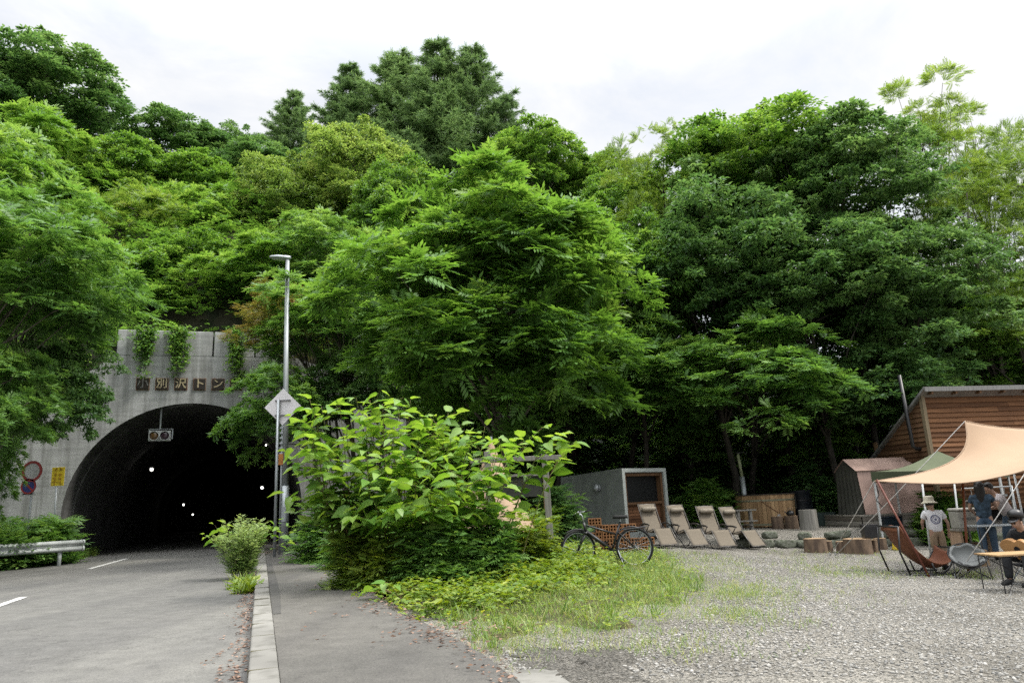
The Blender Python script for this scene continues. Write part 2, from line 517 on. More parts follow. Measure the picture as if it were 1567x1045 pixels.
def thing(name, label, cat, loc=(0, 0, 0), rz=0.0, group=None, rot=None):
    o = bpy.data.objects.new(name, None)
    o.empty_display_size = 0.2
    COL.objects.link(o)
    o.location = loc
    o.rotation_euler = rot if rot else (0, 0, rz)
    return tag(o, label, cat, group)
def copy_tree(o, parent=None):
    c = o.copy()
    COL.objects.link(c)
    if parent: c.parent = parent
    for ch in list(o.children):
        copy_tree(ch, c)
    return c
def arr_mesh(name, V, F, tint, m):
    """A mesh of quads straight from arrays."""
    me = bpy.data.meshes.new(name)
    me.vertices.add(len(V))
    me.vertices.foreach_set('co', V.astype(np.float32).ravel())
    me.loops.add(F.size)
    me.loops.foreach_set('vertex_index', F.astype(np.int32).ravel())
    me.polygons.add(len(F))
    me.polygons.foreach_set('loop_start', np.arange(0, F.size, F.shape[1], dtype=np.int32))
    me.update(calc_edges=True)
    a = me.attributes.new('tint', 'FLOAT', 'POINT')
    a.data.foreach_set('value', tint.astype(np.float32))
    me.materials.append(m)
    return me
def mesh_obj(name, me, parent=None, loc=None):
    o = bpy.data.objects.new(name, me)
    COL.objects.link(o)
    if parent: o.parent = parent
    if loc is not None: o.location = loc
    return o
def nrm(a):
    return a / np.maximum(np.linalg.norm(a, axis=-1, keepdims=True), 1e-9)
def scatter(tpl, faces, pos, d, up, size, tint):
    """Copies of a small leaf template: x along d, z near up."""
    d = nrm(d)
    y = nrm(np.cross(up, d))
    z = np.cross(d, y)
    B = np.stack([d, y, z], 1) * size[:, None, None]
    V = np.einsum('kj,njc->nkc', tpl, B) + pos[:, None, :]
    n, k = len(pos), len(tpl)
    Fc = (faces[None] + (np.arange(n) * k)[:, None, None]).reshape(-1, faces.shape[1])
    return V.reshape(-1, 3), Fc, np.repeat(tint, k)
def merge(parts):
    V, Fc, T, k = [], [], [], 0
    for v, f, t in parts:
        V.append(v); Fc.append(f + k); T.append(t)
        k += len(v)
    return np.concatenate(V), np.concatenate(Fc), np.concatenate(T)
LEAF = (np.array([(0, 0, 0), (.45, -.27, .06), (1, 0, -.10), (.45, .27, .06)], float), np.array([(0, 1, 2, 3)]))
BLADE = (np.array([(0, -.03, 0), (0, .03, 0), (.5, .026, .05), (.5, -.026, .05), (1, .004, -.10), (1, -.004, -.10)], float), np.array([(0, 3, 2, 1), (3, 5, 4, 2)]))
def pinnate(pairs, wid, droop, ll):
    """A compound leaf: pairs of leaflets along a drooping rachis and one at its end."""
    vs, fs = [], []
    for i in range(pairs + 1):
        t = 0.22 + 0.72 * i / pairs
        z0 = -droop * t * t
        for s in ((-1, 1) if i < pairs else (0,)):
            if s:
                dx, dy = 0.5, s * 0.87
                ln = ll * (0.75 + 0.5 * math.sin(PI * (0.15 + 0.7 * i / pairs)))
            else:
                dx, dy, ln = 1.0, 0.0, ll * 1.15
            px, py = -dy, dx
            dz = -ln * 0.30
            k = len(vs)
            vs += [(t, 0, z0), (t + dx * ln * .5 + px * wid, dy * ln * .5 + py * wid, z0 + dz * .35),
                   (t + dx * ln, dy * ln, z0 + dz), (t + dx * ln * .5 - px * wid, dy * ln * .5 - py * wid, z0 + dz * .35)]
            fs.append((k, k + 1, k + 2, k + 3))
    return np.array(vs, float), np.array(fs)
PINN = pinnate(4, .080, .32, .42)
FINE = pinnate(7, .042, .14, .22)
HEART = (np.array([(0, 0, 0), (-.06, .22, .03), (.18, .40, .05), (.5, .34, .03), (1.0, 0, -.16), (.5, -.34, .03), (.18, -.40, .05), (-.06, -.22, .03),
                   (.2, 0, -.02), (.45, 0, -.05)], float),
         np.array([(0, 8, 2, 1), (8, 9, 3, 2), (9, 5, 4, 3), (0, 7, 6, 8), (8, 6, 5, 9)]))
HEART2 = (HEART[0] * np.array([1, .92, 1]) + np.stack([np.zeros(10), np.zeros(10), -.16 * HEART[0][:, 0] ** 2 + .22 * np.abs(HEART[0][:, 1])], 1), HEART[1])

# ================================================================== THE SETTING
# ground: one sheet to the horizon, fine near the camera
def build_ground():
    xs = sorted(set([-400, -200, -100, -60, -40, -30] + list(np.arange(-24, 30.1, 0.5)) + [34, 40, 50, 70, 110, 200, 400]))
    ys = sorted(set([-300, -120, -60, -30, -15, -8, -4] + list(np.arange(-2, 31, 0.5)) + [34, 40, 60, 100, 200, 400]))
    mb = MB()
    mb.grid([[Vector((x, y, zg(x, y))) for x in xs] for y in ys])
    o = mb.build('ground', M['gravel'], smooth=True)
    tag(o, kind='structure')
build_ground()

# the road runs into the tunnel
ka, kb = gz(376, 1045, 0.33), gz(392, 866, 0.33)          # road-side top edge of the kerb
KD = Vector((kb.x - ka.x, kb.y - ka.y, 0)).normalized()   # the way the road goes
KN = Vector((-KD.y, KD.x, 0))                              # to the left of it
KO = Vector((ka.x, ka.y, 0))
def rd(s, t, z=0.0):                                       # s along the road from the frame's lower edge, t to the left of the kerb
    p = KO + KD * s + KN * t
    return Vector((p.x, p.y, z))
RW = 7.5
mb = MB()
mb.grid([[rd(s, t, 0.215 + 0.03 * math.sin(PI * t / RW)) for t in np.linspace(-0.02, RW, 9)] for s in np.linspace(-12, 95, 60)])
tag(mb.build('road', M['asphalt'], smooth=True), kind='structure')
# the dashes of the centre line
mb = MB()
d0 = gz(36, 914, 0.24); d1 = gz(137, 870.5, 0.24); d2 = gz(201, 854.5, 0.24)
def to_st(p):
    q = Vector((p.x, p.y, 0)) - KO
    return q.dot(KD), q.dot(KN)
a0, a1, a2 = to_st(d0), to_st(d1), to_st(d2)
tm = (a0[1] + a1[1]) / 2
for k in range(5):
    s1 = a0[0] + (a1[0] - a0[0]) * k
    ln = max(3.2, a2[0] - a1[0])
    s0, s1 = (s1 - ln, s1) if k == 0 else (a1[0] + (k - 1) * (a1[0] - a0[0] + ln) , a1[0] + (k - 1) * (a1[0] - a0[0] + ln) + ln)
    if k == 1: tt = a1[1]
    z = 0.2535
    tq = a0[1] + (a1[1] - a0[1]) * min(k, 1)
    tq2 = tq + (a2[1] - a1[1]) * (0.5 if k else 0.0)
    mb.grid([[rd(s, t + w, 0.219 + 0.03 * math.sin(PI * (t + w) / RW) + .003) for w in (-.075, 0, .075)] for s, t in ((s0, tq), ((s0 + s1) / 2, (tq + tq2) / 2), (s1, tq2))])
tag(mb.build('lane_marking', M['paint']), kind='structure')

# kerb of concrete blocks with worn joints
mb = MB()
s, rng = -9.0, random.Random(4)
while s < 24:
    ln = 0.86
    a, w = rd(s + .008, -.21, 0), 0.30
    j = [rng.uniform(-.008, .008) for _ in range(4)]
    pts = [rd(s + .02, 0.01, .1), rd(s + ln - .02, 0.01, .1), rd(s + ln - .02, -.235, .1), rd(s + .02, -.235, .1)]
    top = [rd(s + .026, -0.012, .335 + j[0]), rd(s + ln - .026, -.012, .335 + j[1]), rd(s + ln - .026, -.235, .338 + j[2]), rd(s + .026, -.235, .338 + j[3])]
    mb.add(pts + top, [(3, 2, 1, 0), (4, 5, 6, 7), (0, 1, 5, 4), (1, 2, 6, 5), (2, 3, 7, 6), (3, 0, 4, 7)])
    s += ln
tag(mb.build('kerb', M['kerb'], bevel=.018), kind='structure')

mb = MB()
s, rng = -9.0, random.Random(14)
while s < 24:
    w_ = rng.uniform(.012, .03)
    q0, q1 = rng.uniform(-.02, .0), rng.uniform(-.24, -.2)
    pts = [rd(s - w_, q0, .2), rd(s + w_, q0, .2), rd(s + w_ * .8, q1, .2), rd(s - w_ * .8, q1, .2)]
    mb.prism(pts, (0, 0, 0), (0, 0, .135 + rng.uniform(-.006, .004)))
    s += .86
tag(mb.build('kerb_joint_strip', M['soil']), kind='structure')  # dark strips set into the kerb joints to mark them

# the footpath: its right edge follows the verge
PE = [gz(u, v, .31) for u, v in ((1010, 1240), (880, 1110), (795, 1045), (748, 1006), (690, 972), (648, 952), (604, 936), (574, 908), (553, 888), (532, 870), (520, 855), (505, 843), (478, 834))]
pe = [Vector((2.0, 0.5, .31)), Vector((2.2, -4, .31))][::-1] + PE
mb = MB()
rows = []
for p in pe:
    s, t = to_st(p)
    base = rd(s, -.24, .31)
    e = Vector((p.x, p.y, .31))
    row = [base.lerp(e, q) for q in (0, .15, .5, .85, 1)]
    row.append(Vector((e.x + .03, e.y, .05)))
    rows.append(row)
endp = rows[-1]
rows.append([p + KD * 9 for p in endp])
mb.grid(rows)
tag(mb.build('footpath', M['path']), kind='structure')
# a strip of newer asphalt laid along the kerb
mb = MB()
rows = []
for u1, v1, u2 in ((428, 1000, 432), (428, 938, 430), (425, 912, 429), (415, 882, 423), (405, 862, 416)):
    p, q = gz(u1, v1, .315), gz(u2, v1, .315)
    s, t = to_st(p)
    rows.append([rd(s, -.245, .3145), Vector((q.x, q.y, .3145))])
rows = rows[1:]
mb.grid(rows)
tag(mb.build('asphalt_patch', M['patch']), kind='structure')

# soil under the weeds
VP = [(505, 846), (532, 872), (553, 890), (574, 910), (604, 938), (650, 955), (692, 976), (735, 998), (770, 985), (850, 975), (940, 972), (1010, 962), (1050, 938),
      (1095, 912), (1080, 880), (1045, 852), (1010, 840), (985, 836), (900, 826), (840, 815), (700, 805), (560, 812), (505, 826)]
VW = [gnd(u, v) for u, v in VP]
VXY = [(p.x, p.y) for p in VW]
def vedge(x, y):
    d = 1e9
    for k in range(len(VXY)):
        a, b = Vector(VXY[k - 1]), Vector(VXY[k])
        ab = b - a
        t_ = min(1, max(0, (Vector((x, y)) - a).dot(ab) / ab.length_squared))
        d = min(d, (Vector((x, y)) - a - ab * t_).length)
    return d if inpoly(x, y, VXY) else -d
def vmound(x, y):
    """The weedy verge is a little higher than the gravel."""
    return .09 * sst(max(0, vedge(x, y)) / 2.0)
mb = MB()
rows = []
for y in np.arange(5.0, 31, .2):
    row = []
    for x in np.arange(-9.5, 7.2, .2):
        e = vedge(x, y) - .55 + .45 * math.sin(1.9 * x + 2.3 * y) * math.cos(2.7 * x - 1.1 * y)
        z = zg(x, y) + (.03 * sst(e / .4) + .09 * sst(e / 2.0) if e > 0 else max(-.12, .35 * e))
        row.append(Vector((x, y, z + (random.Random(int(x * 50 + y * 7919)).uniform(-.012, .012) if e > 0 else -.004))))
    rows.append(row)
mb.grid(rows)
tag(mb.build('verge_soil', M['soil'], smooth=True), kind='structure')
# darker chippings where the path meets the lot
mb = MB()
dp = [gnd(u, v) for u, v in ((735, 1000), (800, 983), (880, 988), (960, 982), (1010, 1000), (985, 1025), (1020, 1050), (960, 1075), (860, 1075), (800, 1050))]
cx_, cy_ = sum(p.x for p in dp) / len(dp), sum(p.y for p in dp) / len(dp)
rows = []
for q in np.linspace(0, 1, 9):
    row = []
    for k in range(len(dp) * 6 + 1):
        a_, c_ = dp[(k // 6) % len(dp)], dp[(k // 6 + 1) % len(dp)]
        e_ = a_.lerp(c_, (k % 6) / 6)
        w_ = 1 + .10 * math.sin(k * 2.3) + .06 * math.sin(k * 5.1)
        x, y = cx_ + (e_.x - cx_) * q * w_, cy_ + (e_.y - cy_) * q * w_
        row.append(Vector((x, y, zg(x, y) + .016 - .030 * max(0, q - .5) * 2 + (.004 * math.sin(k * 9.0 + q * 40)))))
    rows.append(row)
mb.grid(rows)
tag(mb.build('gravel_patch', M['chippings'], smooth=True), kind='structure')
# a scrap of concrete slab and a patch of dark chippings at the path's edge
mb = MB()
cp = [gnd(u, v) for u, v in ((782, 1032), (800, 1027), (852, 1026), (864, 1040), (880, 1052), (800, 1052))]
mb.prism([Vector((p.x, p.y, .16)) for p in cp], (0, 0, 0), (0, 0, .055))
tag(mb.build('concrete_slab', M['kerb'], bevel=.01), kind='structure')

# ------------------------------------------------------------------ tunnel portal
PC = Vector((-13.1, 29.2, 0.2))
TH = R(18)
PT = Vector((math.cos(TH), math.sin(TH), 0)); PN = Vector((-math.sin(TH), math.cos(TH), 0))
def pw(s, z, d=0.0):
    return PC + PT * s + PN * d + Vector((0, 0, z))
AW, AS = 4.36, 1.5                      # half width of the arch, height where the curve begins
def arch(n=40, r=AW, base=-.4):
    pts = [(-r, base), (-r, AS)]
    for k in range(1, n):
        a = PI - PI * k / n
        pts.append((r * math.cos(a), AS + r * math.sin(a)))
    return pts + [(r, AS), (r, base)]
portal = thing('tunnel_portal', 'weathered grey concrete tunnel portal with arched mouth and name plaques above', 'tunnel', PC, TH)
out = [(8.7, -.4), (8.7, 6.2), (4.0, 7.8), (-2.95, 7.8), (-5.2, 6.0), (-9.5, 4.4), (-9.5, -.4)]
poly = arch() + out
mb = MB()
k = len(poly)
fr = [Vector((s, 0, z)) for s, z in poly]; bk = [Vector((s, .7, z)) for s, z in poly]
mb.add(fr + bk, [tuple(range(k)), tuple(range(2 * k - 1, k - 1, -1))] + [(i, (i + 1) % k, (i + 1) % k + k, i + k) for i in range(k)])
me = mb.mesh('wall', M['concrete'])
bm = bmesh.new(); bm.from_mesh(me)
bmesh.ops.triangulate(bm, faces=[f for f in bm.faces if len(f.verts) > 4], ngon_method='EAR_CLIP')
bmesh.ops.recalc_face_normals(bm, faces=bm.faces)
bm.to_mesh(me); bm.free()
mesh_obj('wall', me, portal)
mb = MB()
for s0, s1 in ((-2.9, -1.72), (-1.66, .66), (.72, 2.3), (2.36, 3.9)):
    mb.box(((s0 + s1) / 2, .35, 8.34), (s1 - s0, .62, 1.06))
mb.build('parapet', M['concrete'], portal, bevel=.03)
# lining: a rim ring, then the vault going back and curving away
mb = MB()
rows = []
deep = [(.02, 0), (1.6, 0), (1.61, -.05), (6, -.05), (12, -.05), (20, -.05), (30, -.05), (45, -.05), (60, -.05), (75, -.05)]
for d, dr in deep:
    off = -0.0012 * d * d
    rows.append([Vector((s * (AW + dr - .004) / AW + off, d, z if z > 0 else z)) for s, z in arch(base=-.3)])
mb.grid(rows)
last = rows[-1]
mb.add(last, [tuple(range(len(last)))])  # added end face shuts daylight out of the vault
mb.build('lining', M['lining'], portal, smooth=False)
mb = MB()
mb.box((-5.0, -.01, 1.30), (.62, .06, .48))
mb.build('niche', M['dark'], portal)
# name plaques
def text_mesh(ch, size, m, ext=.006):
    cu = bpy.data.curves.new('lettering', 'FONT')
    cu.body = ch; cu.size = size; cu.extrude = ext; cu.align_x = 'CENTER'; cu.align_y = 'CENTER'; cu.offset = size * .012
    o = bpy.data.objects.new('lettering', cu); COL.objects.link(o)
    bpy.context.view_layer.update()
    me = bpy.data.meshes.new_from_object(o.evaluated_get(bpy.context.evaluated_depsgraph_get()))
    bpy.data.objects.remove(o); bpy.data.curves.remove(cu)
    me.materials.clear(); me.materials.append(m)
    return me
M['plaque'] = mat('plaque', (0.022, 0.019, 0.015), (0.035, 0.025, 0.018), 5, .5)
M['rust'] = mat('rust', (0.20, 0.09, 0.045), (0.28, 0.22, 0.17), 8, .9)
M['gold'] = mat('gold_letter', (0.55, 0.47, 0.30), (0.40, 0.33, 0.2), 8, .5)
M['gold_dim'] = mat('faded_letter', (0.20, 0.20, 0.19), (0.12, 0.12, 0.12), 8, .5)
for i, ch in enumerate('小別沢トンネル'):
    s = -1.86 + i * .70
    mb = MB(); mb.box((s, -.03, 6.64), (.44, .06, .44))
    pl = mb.build('name_plaque', M['plaque'], portal, bevel=.006)
    mb = MB()
    for w in (-1, 1):
        mb.box((s + w * .235, -.012, 6.64), (.03, .03, .50)); mb.box((s, -.012, 6.64 + w * .235), (.44, .03, .03))
    mb.build('plaque_rim', M['rust'], pl)
    me = text_mesh(ch, .43, M['gold_dim'] if i == 0 else M['gold'])
    o = mesh_obj('character', me, pl, (s, -.066, 6.64)); o.rotation_euler = (PI / 2, 0, 0)
# lamps far inside
M['lamp'] = emit_mat('tunnel_lamp_light', (1.0, .97, .9), 3)
lampg = 'lamps glowing along the tunnel vault'
for u, v, y, lb in ((232, 718, 37, 'brightest tunnel lamp, below the traffic light'), (401, 746, 44, 'tunnel lamp seen just beside the sign pole'), (281, 772, 58, 'small tunnel lamp, upper of the deep pair'), (295, 787, 72, 'smallest tunnel lamp, lower of the deep pair'), (200, 672, 33.5, 'dim tunnel lamp at the shoulder of the arch'), (407, 681, 36, 'tunnel lamp among the hanging walnut leaves')):
    p = at(u, v, y)
    t = thing('tunnel_lamp', lb, 'lamp', p, TH, lampg)
    k = .45 if u in (200, 407) else .85
    mb = MB(); mb.box((0, .12, .08), (.34 * k, .2, .16 * k)); mb.build('housing', M['dark'], t)
    mb = MB(); mb.box((0, 0, 0), (.15 * k, .10, .15 * k)); mb.build('diffuser', M['lamp'], t, bevel=.02)

# twin traffic light under the crown of the arch
M['white_box'] = mat('white_box', (0.50, 0.53, 0.53), (0.38, 0.40, 0.40), 8, .5)
tl = thing('traffic_light', 'pale box with two round unlit lenses hanging in the tunnel mouth', 'traffic light', pw(-1.2, 4.6, .5), TH)
tl.scale = (.84, .84, .84)
mb = MB(); mb.box((0, 0, 0), (.98, .22, .50)); mb.build('housing', M['white_box'], tl, bevel=.03)
M['amber'] = mat('amber_lens', (0.10, 0.055, 0.012), (0.07, 0.035, 0.01), 14, .25, spec=.6)
M['plum'] = mat('plum_lens', (0.035, 0.012, 0.026), (0.02, 0.008, 0.016), 14, .25, spec=.6)
for x, mm in ((-.235, 'amber'), (.235, 'plum')):
    mb = MB(); mb.lathe([(.20, 0), (.17, .04), (.08, .065), (0.0, .07)], 24, (x, -.115, 0), (PI / 2, 0, 0)); mb.build('lens', M[mm], tl, smooth=True)
    mb = MB(); mb.lathe([(.205, 0), (.225, 0), (.225, .09), (.205, .09), (.205, 0)], 24, (x, -.112, 0), (PI / 2, 0, 0)); mb.build('lens_hood', M['white_box'], tl)
mb = MB(); mb.box((0, .03, .33), (1.0, .05, .05)); mb.box((-.47, .03, .2), (.05, .05, .3)); mb.box((.55, .03, .1), (.05, .05, .5)); mb.box((.28, .03, .33), (.56, .05, .05)); mb.bar((0, .03, .33), (0, .03, 1.3), .07)
mb.build('bracket', M['galv'], tl)

# ------------------------------------------------------------------ the hillside
HF = [(-70, -25, .1, -1, .3, 16), (-34, 2, .1, -1, .5, 20), (-25, 16, .15, -.9, .65, 24), (-22.5, 24, .4, -.8, .8, 26),
      tuple(pw(-8.5, 3.1, .6)) + (-.6, .9, 27), tuple(pw(-5.5, 4.8, .6)) + (-.5, .95, 27), tuple(pw(-3, 7.3, .6)) + (-.4, 1, 27), tuple(pw(0, 7.4, .6)) + (-.3, 1, 28), tuple(pw(4, 7.3, .6)) + (-.15, 1, 29), tuple(pw(8.4, 5.5, .6)) + (-.05, 1, 28),
      tuple(pw(8.9, 0.4, 1.2)) + (0, 1, 27), (-2.6, 30.6, .3, 0, 1, 25), (-.6, 29.0, .3, 0, 1, 22), (2, 28.2, .45, .05, 1, 19), (6, 28.2, .6, .1, 1, 15), (12, 28.5, .62, .2, 1, 12), (20, 28, .6, .35, .95, 11), (34, 22, .3, .7, .7, 10), (70, 8, .1, 1, .3, 8)]
HV = []
TS = [0, 1, 2, 3.5, 5, 7, 9, 12, 15, 18, 22, 27, 33, 40, 50, 65, 90]
def prof(t):
    return (1 - math.exp(-t / 15.0)) / (1 - math.exp(-40 / 15.0))
rng = random.Random(8)
mb = MB()
# refine the front edge between the listed points
HF2 = []
for a, b in zip(HF[:-1], HF[1:]):
    for q in (0, .25, .5, .75):
        HF2.append(tuple(a[i] + (b[i] - a[i]) * q for i in range(6)))
HF2.append(HF[-1])
rows = []
for f in HF2:
    d = Vector((f[3], f[4], 0)).normalized()
    row = []
    for t in TS:
        z = f[2] - (.25 if t == 0 else 0) + (f[5] - f[2]) * prof(t) + (rng.uniform(-.35, .35) if t > 1 else 0)
        if t > 50: z -= (t - 50) * .3
        p = Vector((f[0], f[1], 0)) + d * t
        row.append(Vector((p.x, p.y, z)))
    rows.append(row)
HPTS = np.array([[tuple(p) for p in r] for r in rows]).reshape(-1, 3)
mb.grid(rows)
hillside = tag(mb.build('hillside', M['hill'], smooth=True), kind='structure')
_bm = bmesh.new(); _bm.from_mesh(hillside.data); HB = BVHTree.FromBMesh(_bm); _bm.free()
def hz(x, y):
    h = HB.ray_cast(Vector((x, y, 200)), Vector((0, 0, -1)))
    return h[0].z if h[0] else zg(x, y)

# ================================================================== TREES
def crown_arrays(seed, n, kind, rx, ry, rz, cut=-.75, lump=.22, fill=.5, leaf=1.0, per=(9, 14), pads=46, pr=1.0, flat=.38, cone=0.0):
    """Foliage: boughs spread through a lumpy crown, each a domed pad of branch tips, every tip a spray of leaves."""
    g = np.random.default_rng(seed)
    cand = nrm(g.normal(size=(pads * 14, 3)))
    cand = cand[cand[:, 2] > cut]
    ph = g.uniform(0, 6.28, (3, 4))
    bump = sum(np.sin(cand[:, i % 3] * (2.2 + 1.3 * k) * 2 + cand[:, (i + 1) % 3] * 3.1 + ph[i, k]) for i in range(3) for k in range(2)) / 3.2
    r = (1 - fill * g.uniform(0, 1, len(cand)) ** 1.9) * (1 + lump * bump)
    pc = cand * r[:, None] * np.array([rx, ry, rz]) * (1 - .55 * pr / max(rx, rz))
    pc[:, :2] *= (1 - cone * pc[:, 2] / rz)[:, None]
    keep = []
    for k in range(len(pc)):                    # keep boughs apart from one another
        if all(np.linalg.norm((pc[k] - pc[q]) * np.array([1, 1, 1.5])) > pr * 1.05 for q in keep):
            keep.append(k)
        if len(keep) >= pads: break
    pc, pd = pc[keep], cand[keep]
    npad = len(pc)
    ip = g.integers(0, npad, n)
    psz = g.uniform(.7, 1.3, npad) * pr
    rho = np.sqrt(g.uniform(0, 1, n)) * psz[ip]
    az = g.uniform(0, 2 * PI, n)
    loc = np.stack([rho * np.cos(az), rho * np.sin(az), flat * psz[ip] * (.9 - 1.6 * (rho / psz[ip]) ** 2) + g.normal(0, .09, n)], 1)
    tilt = pd[ip] * np.array([1, 1, 0])
    loc[:, 2] -= (loc * tilt).sum(1) * .32      # boughs slope down outwards
    c = pc[ip] + loc
    d = nrm(c / np.array([rx, ry, rz]))
    out = nrm(tilt * .6 + loc / np.maximum(psz[ip], .1)[:, None] * np.array([1, 1, .3]) + np.array([0, 0, .1]))
    clump_t = (g.normal(0, .10, npad))[ip] + g.normal(0, .05, n)
    up0 = np.array([0, 0, 1.0])
    if kind in ('pinn', 'fine'):
        tpl, fc = PINN if kind == 'pinn' else FINE
        m = g.integers(per[0], per[1] + 1, n)
        ix = np.repeat(np.arange(n), m)
        N = len(ix)
        az = g.uniform(0, 2 * PI, N)
        rad = np.stack([np.cos(az), np.sin(az), g.uniform(-.25, .6, N)], 1)
        dr = nrm(rad + out[ix] * .9)
        pos = c[ix] + g.normal(0, .07, (N, 3)) * leaf + dr * .04
        up = nrm(up0 + out[ix] * .35 + g.normal(0, .22, (N, 3)))
        sz = g.uniform(.36, .62, N) * leaf
        ti = np.clip(.42 + clump_t[ix] + g.normal(0, .10, N) + .08 * d[ix, 2], 0, 1)
        return scatter(tpl, fc, pos, dr, up, sz, ti), pc, out
    if kind == 'simple':
        tpl, fc = LEAF
        m = g.integers(per[0], per[1] + 1, n)
        ix = np.repeat(np.arange(n), m)
        N = len(ix)
        q = nrm(g.normal(size=(N, 3)))
        q[:, 2] = np.abs(q[:, 2]) - .3
        cr = g.uniform(.25, .5, n)[ix] * leaf ** .5
        pos = c[ix] + q * (g.uniform(.3, 1, N) * cr)[:, None] * np.array([1, 1, .7])
        dr = nrm(q * np.array([1, 1, .3]) + out[ix] * .4 + g.normal(0, .4, (N, 3)) + np.array([0, 0, -.25]))
        up = nrm(up0 + q * .5 + g.normal(0, .35, (N, 3)))
        sz = g.uniform(.13, .24, N) * leaf
        ti = np.clip(.42 + clump_t[ix] + g.normal(0, .12, N) + .06 * d[ix, 2], 0, 1)
        return scatter(tpl, fc, pos, dr, up, sz, ti), pc, out
def larch_arrays(seed, h, rad):
    """A larch: tiers of drooping branches hung with fine needle sprays."""
    g = np.random.default_rng(seed)
    P, D, S = [], [], []
    wood_ = []
    z = .10 * h
    while z < h:
        f = 1 - z / h
        ln = rad * (f ** .78) * g.uniform(.55, 1.2) + .3
        for a in g.uniform(0, 2 * PI, 5):
            dz = g.uniform(-.05, .42)
            pts = [np.array([math.cos(a) * ln * t, math.sin(a) * ln * t, z + ln * (dz * t - .22 * t * t + .16 * t ** 3)]) for t in (0, .33, .66, 1)]
            wood_.append(pts)
            n = int(42 * ln) + 10
            t = g.uniform(.12, 1.0, n)
            p = np.stack([np.cos(a) * ln * t, np.sin(a) * ln * t, z + ln * (dz * t - .22 * t * t + .16 * t ** 3)], 1)
            side = np.array([-math.sin(a), math.cos(a), 0])
            w = g.normal(0, .26, n) * (1.02 - t) * ln ** .5
            p = p + side * w[:, None]
            p[:, 2] -= np.abs(w) * .3 + g.uniform(0, .12, n)
            dd = np.stack([np.full(n, math.cos(a)), np.full(n, math.sin(a)), g.uniform(-.7, .25, n)], 1) + side * np.sign(w)[:, None] * g.uniform(.2, .9, n)[:, None]
            P.append(p); D.append(dd); S.append(g.uniform(.18, .38, n))
        z += g.uniform(.26, .44)
    P, D, S = np.concatenate(P), np.concatenate(D), np.concatenate(S)
    ix = np.repeat(np.arange(len(P)), 5)
    N = len(ix)
    dr = nrm(D[ix] + g.normal(0, .55, (N, 3)))
    tpl = np.array([(0, -.05, 0), (1, -.03, -.12), (1, .03, -.12), (0, .05, 0)], float)
    return scatter(tpl, np.array([(0, 1, 2, 3)]), P[ix], dr, g.normal(size=(N, 3)), S[ix], np.clip(.45 + g.normal(0, .15, N), 0, 1)), wood_
PROTO = {}
def proto(key, matn, **kw):
    (V, Fc, T), c, out = crown_arrays(**kw)
    PROTO[key] = (arr_mesh('crown', V, Fc, T, L[matn]), (kw['rx'], kw['ry'], kw['rz']), c)
proto('walnut1', 'walnut', seed=11, n=470, leaf=.8, kind='pinn', rx=3.6, ry=3.4, rz=2.9, pads=44)
proto('walnut2', 'walnut', seed=12, n=360, kind='pinn', rx=3.6, ry=3.4, rz=2.9, lump=.3, pads=38, pr=1.1)
proto('walnut3', 'bright', seed=15, n=1300, kind='pinn', rx=4.9, ry=3.6, rz=4.3, lump=.26, fill=.6, per=(8, 12), pads=135, pr=.82, flat=.40, cut=-.97, cone=.08)
proto('bright1', 'bright', seed=13, n=400, leaf=.88, kind='pinn', rx=3.4, ry=3.4, rz=3.0, pads=40)
proto('oak1', 'oak', seed=21, n=800, kind='simple', rx=3.6, ry=3.4, rz=3.2, per=(42, 66), lump=.25, pads=52, pr=1.0, flat=.55)
proto('oak2', 'oak', seed=22, n=800, kind='simple', rx=3.6, ry=3.4, rz=3.4, per=(42, 66), lump=.3, pads=48, pr=1.1, flat=.5)
proto('maple1', 'maple', seed=31, n=800, kind='simple', rx=3.6, ry=3.4, rz=3.0, per=(42, 66), lump=.28, pads=52, flat=.5)
proto('maple2', 'maple', seed=32, n=800, kind='simple', rx=3.6, ry=3.4, rz=3.2, per=(42, 66), lump=.32, pads=46, pr=1.1, flat=.55)
proto('birch1', 'birch', seed=41, n=900, kind='simple', rx=2.9, ry=2.9, rz=3.8, per=(42, 66), lump=.2, leaf=.8, pads=70, pr=.75, flat=.8)
proto('locust1', 'locust', seed=51, n=330, kind='fine', rx=3.6, ry=3.4, rz=2.9, lump=.3, leaf=.85, pads=42, flat=.25)
proto('locust2', 'locust', seed=52, n=270, kind='fine', rx=2.6, ry=2.6, rz=3.4, lump=.35, leaf=.85, fill=.8, pads=30, pr=.75, flat=.3)
proto('rusty1', 'rusty', seed=61, n=260, kind='fine', rx=2.8, ry=2.6, rz=2.3, lump=.3, leaf=.8, pads=30, pr=.9, flat=.3)
for k, sd in (('larch1', 71), ('larch2', 72)):
    (V, Fc, T), wd = larch_arrays(sd, 15, 4.6)
    PROTO[k] = (arr_mesh('crown', V, Fc, T, L['larch']), (4.6, 4.6, 15), wd)

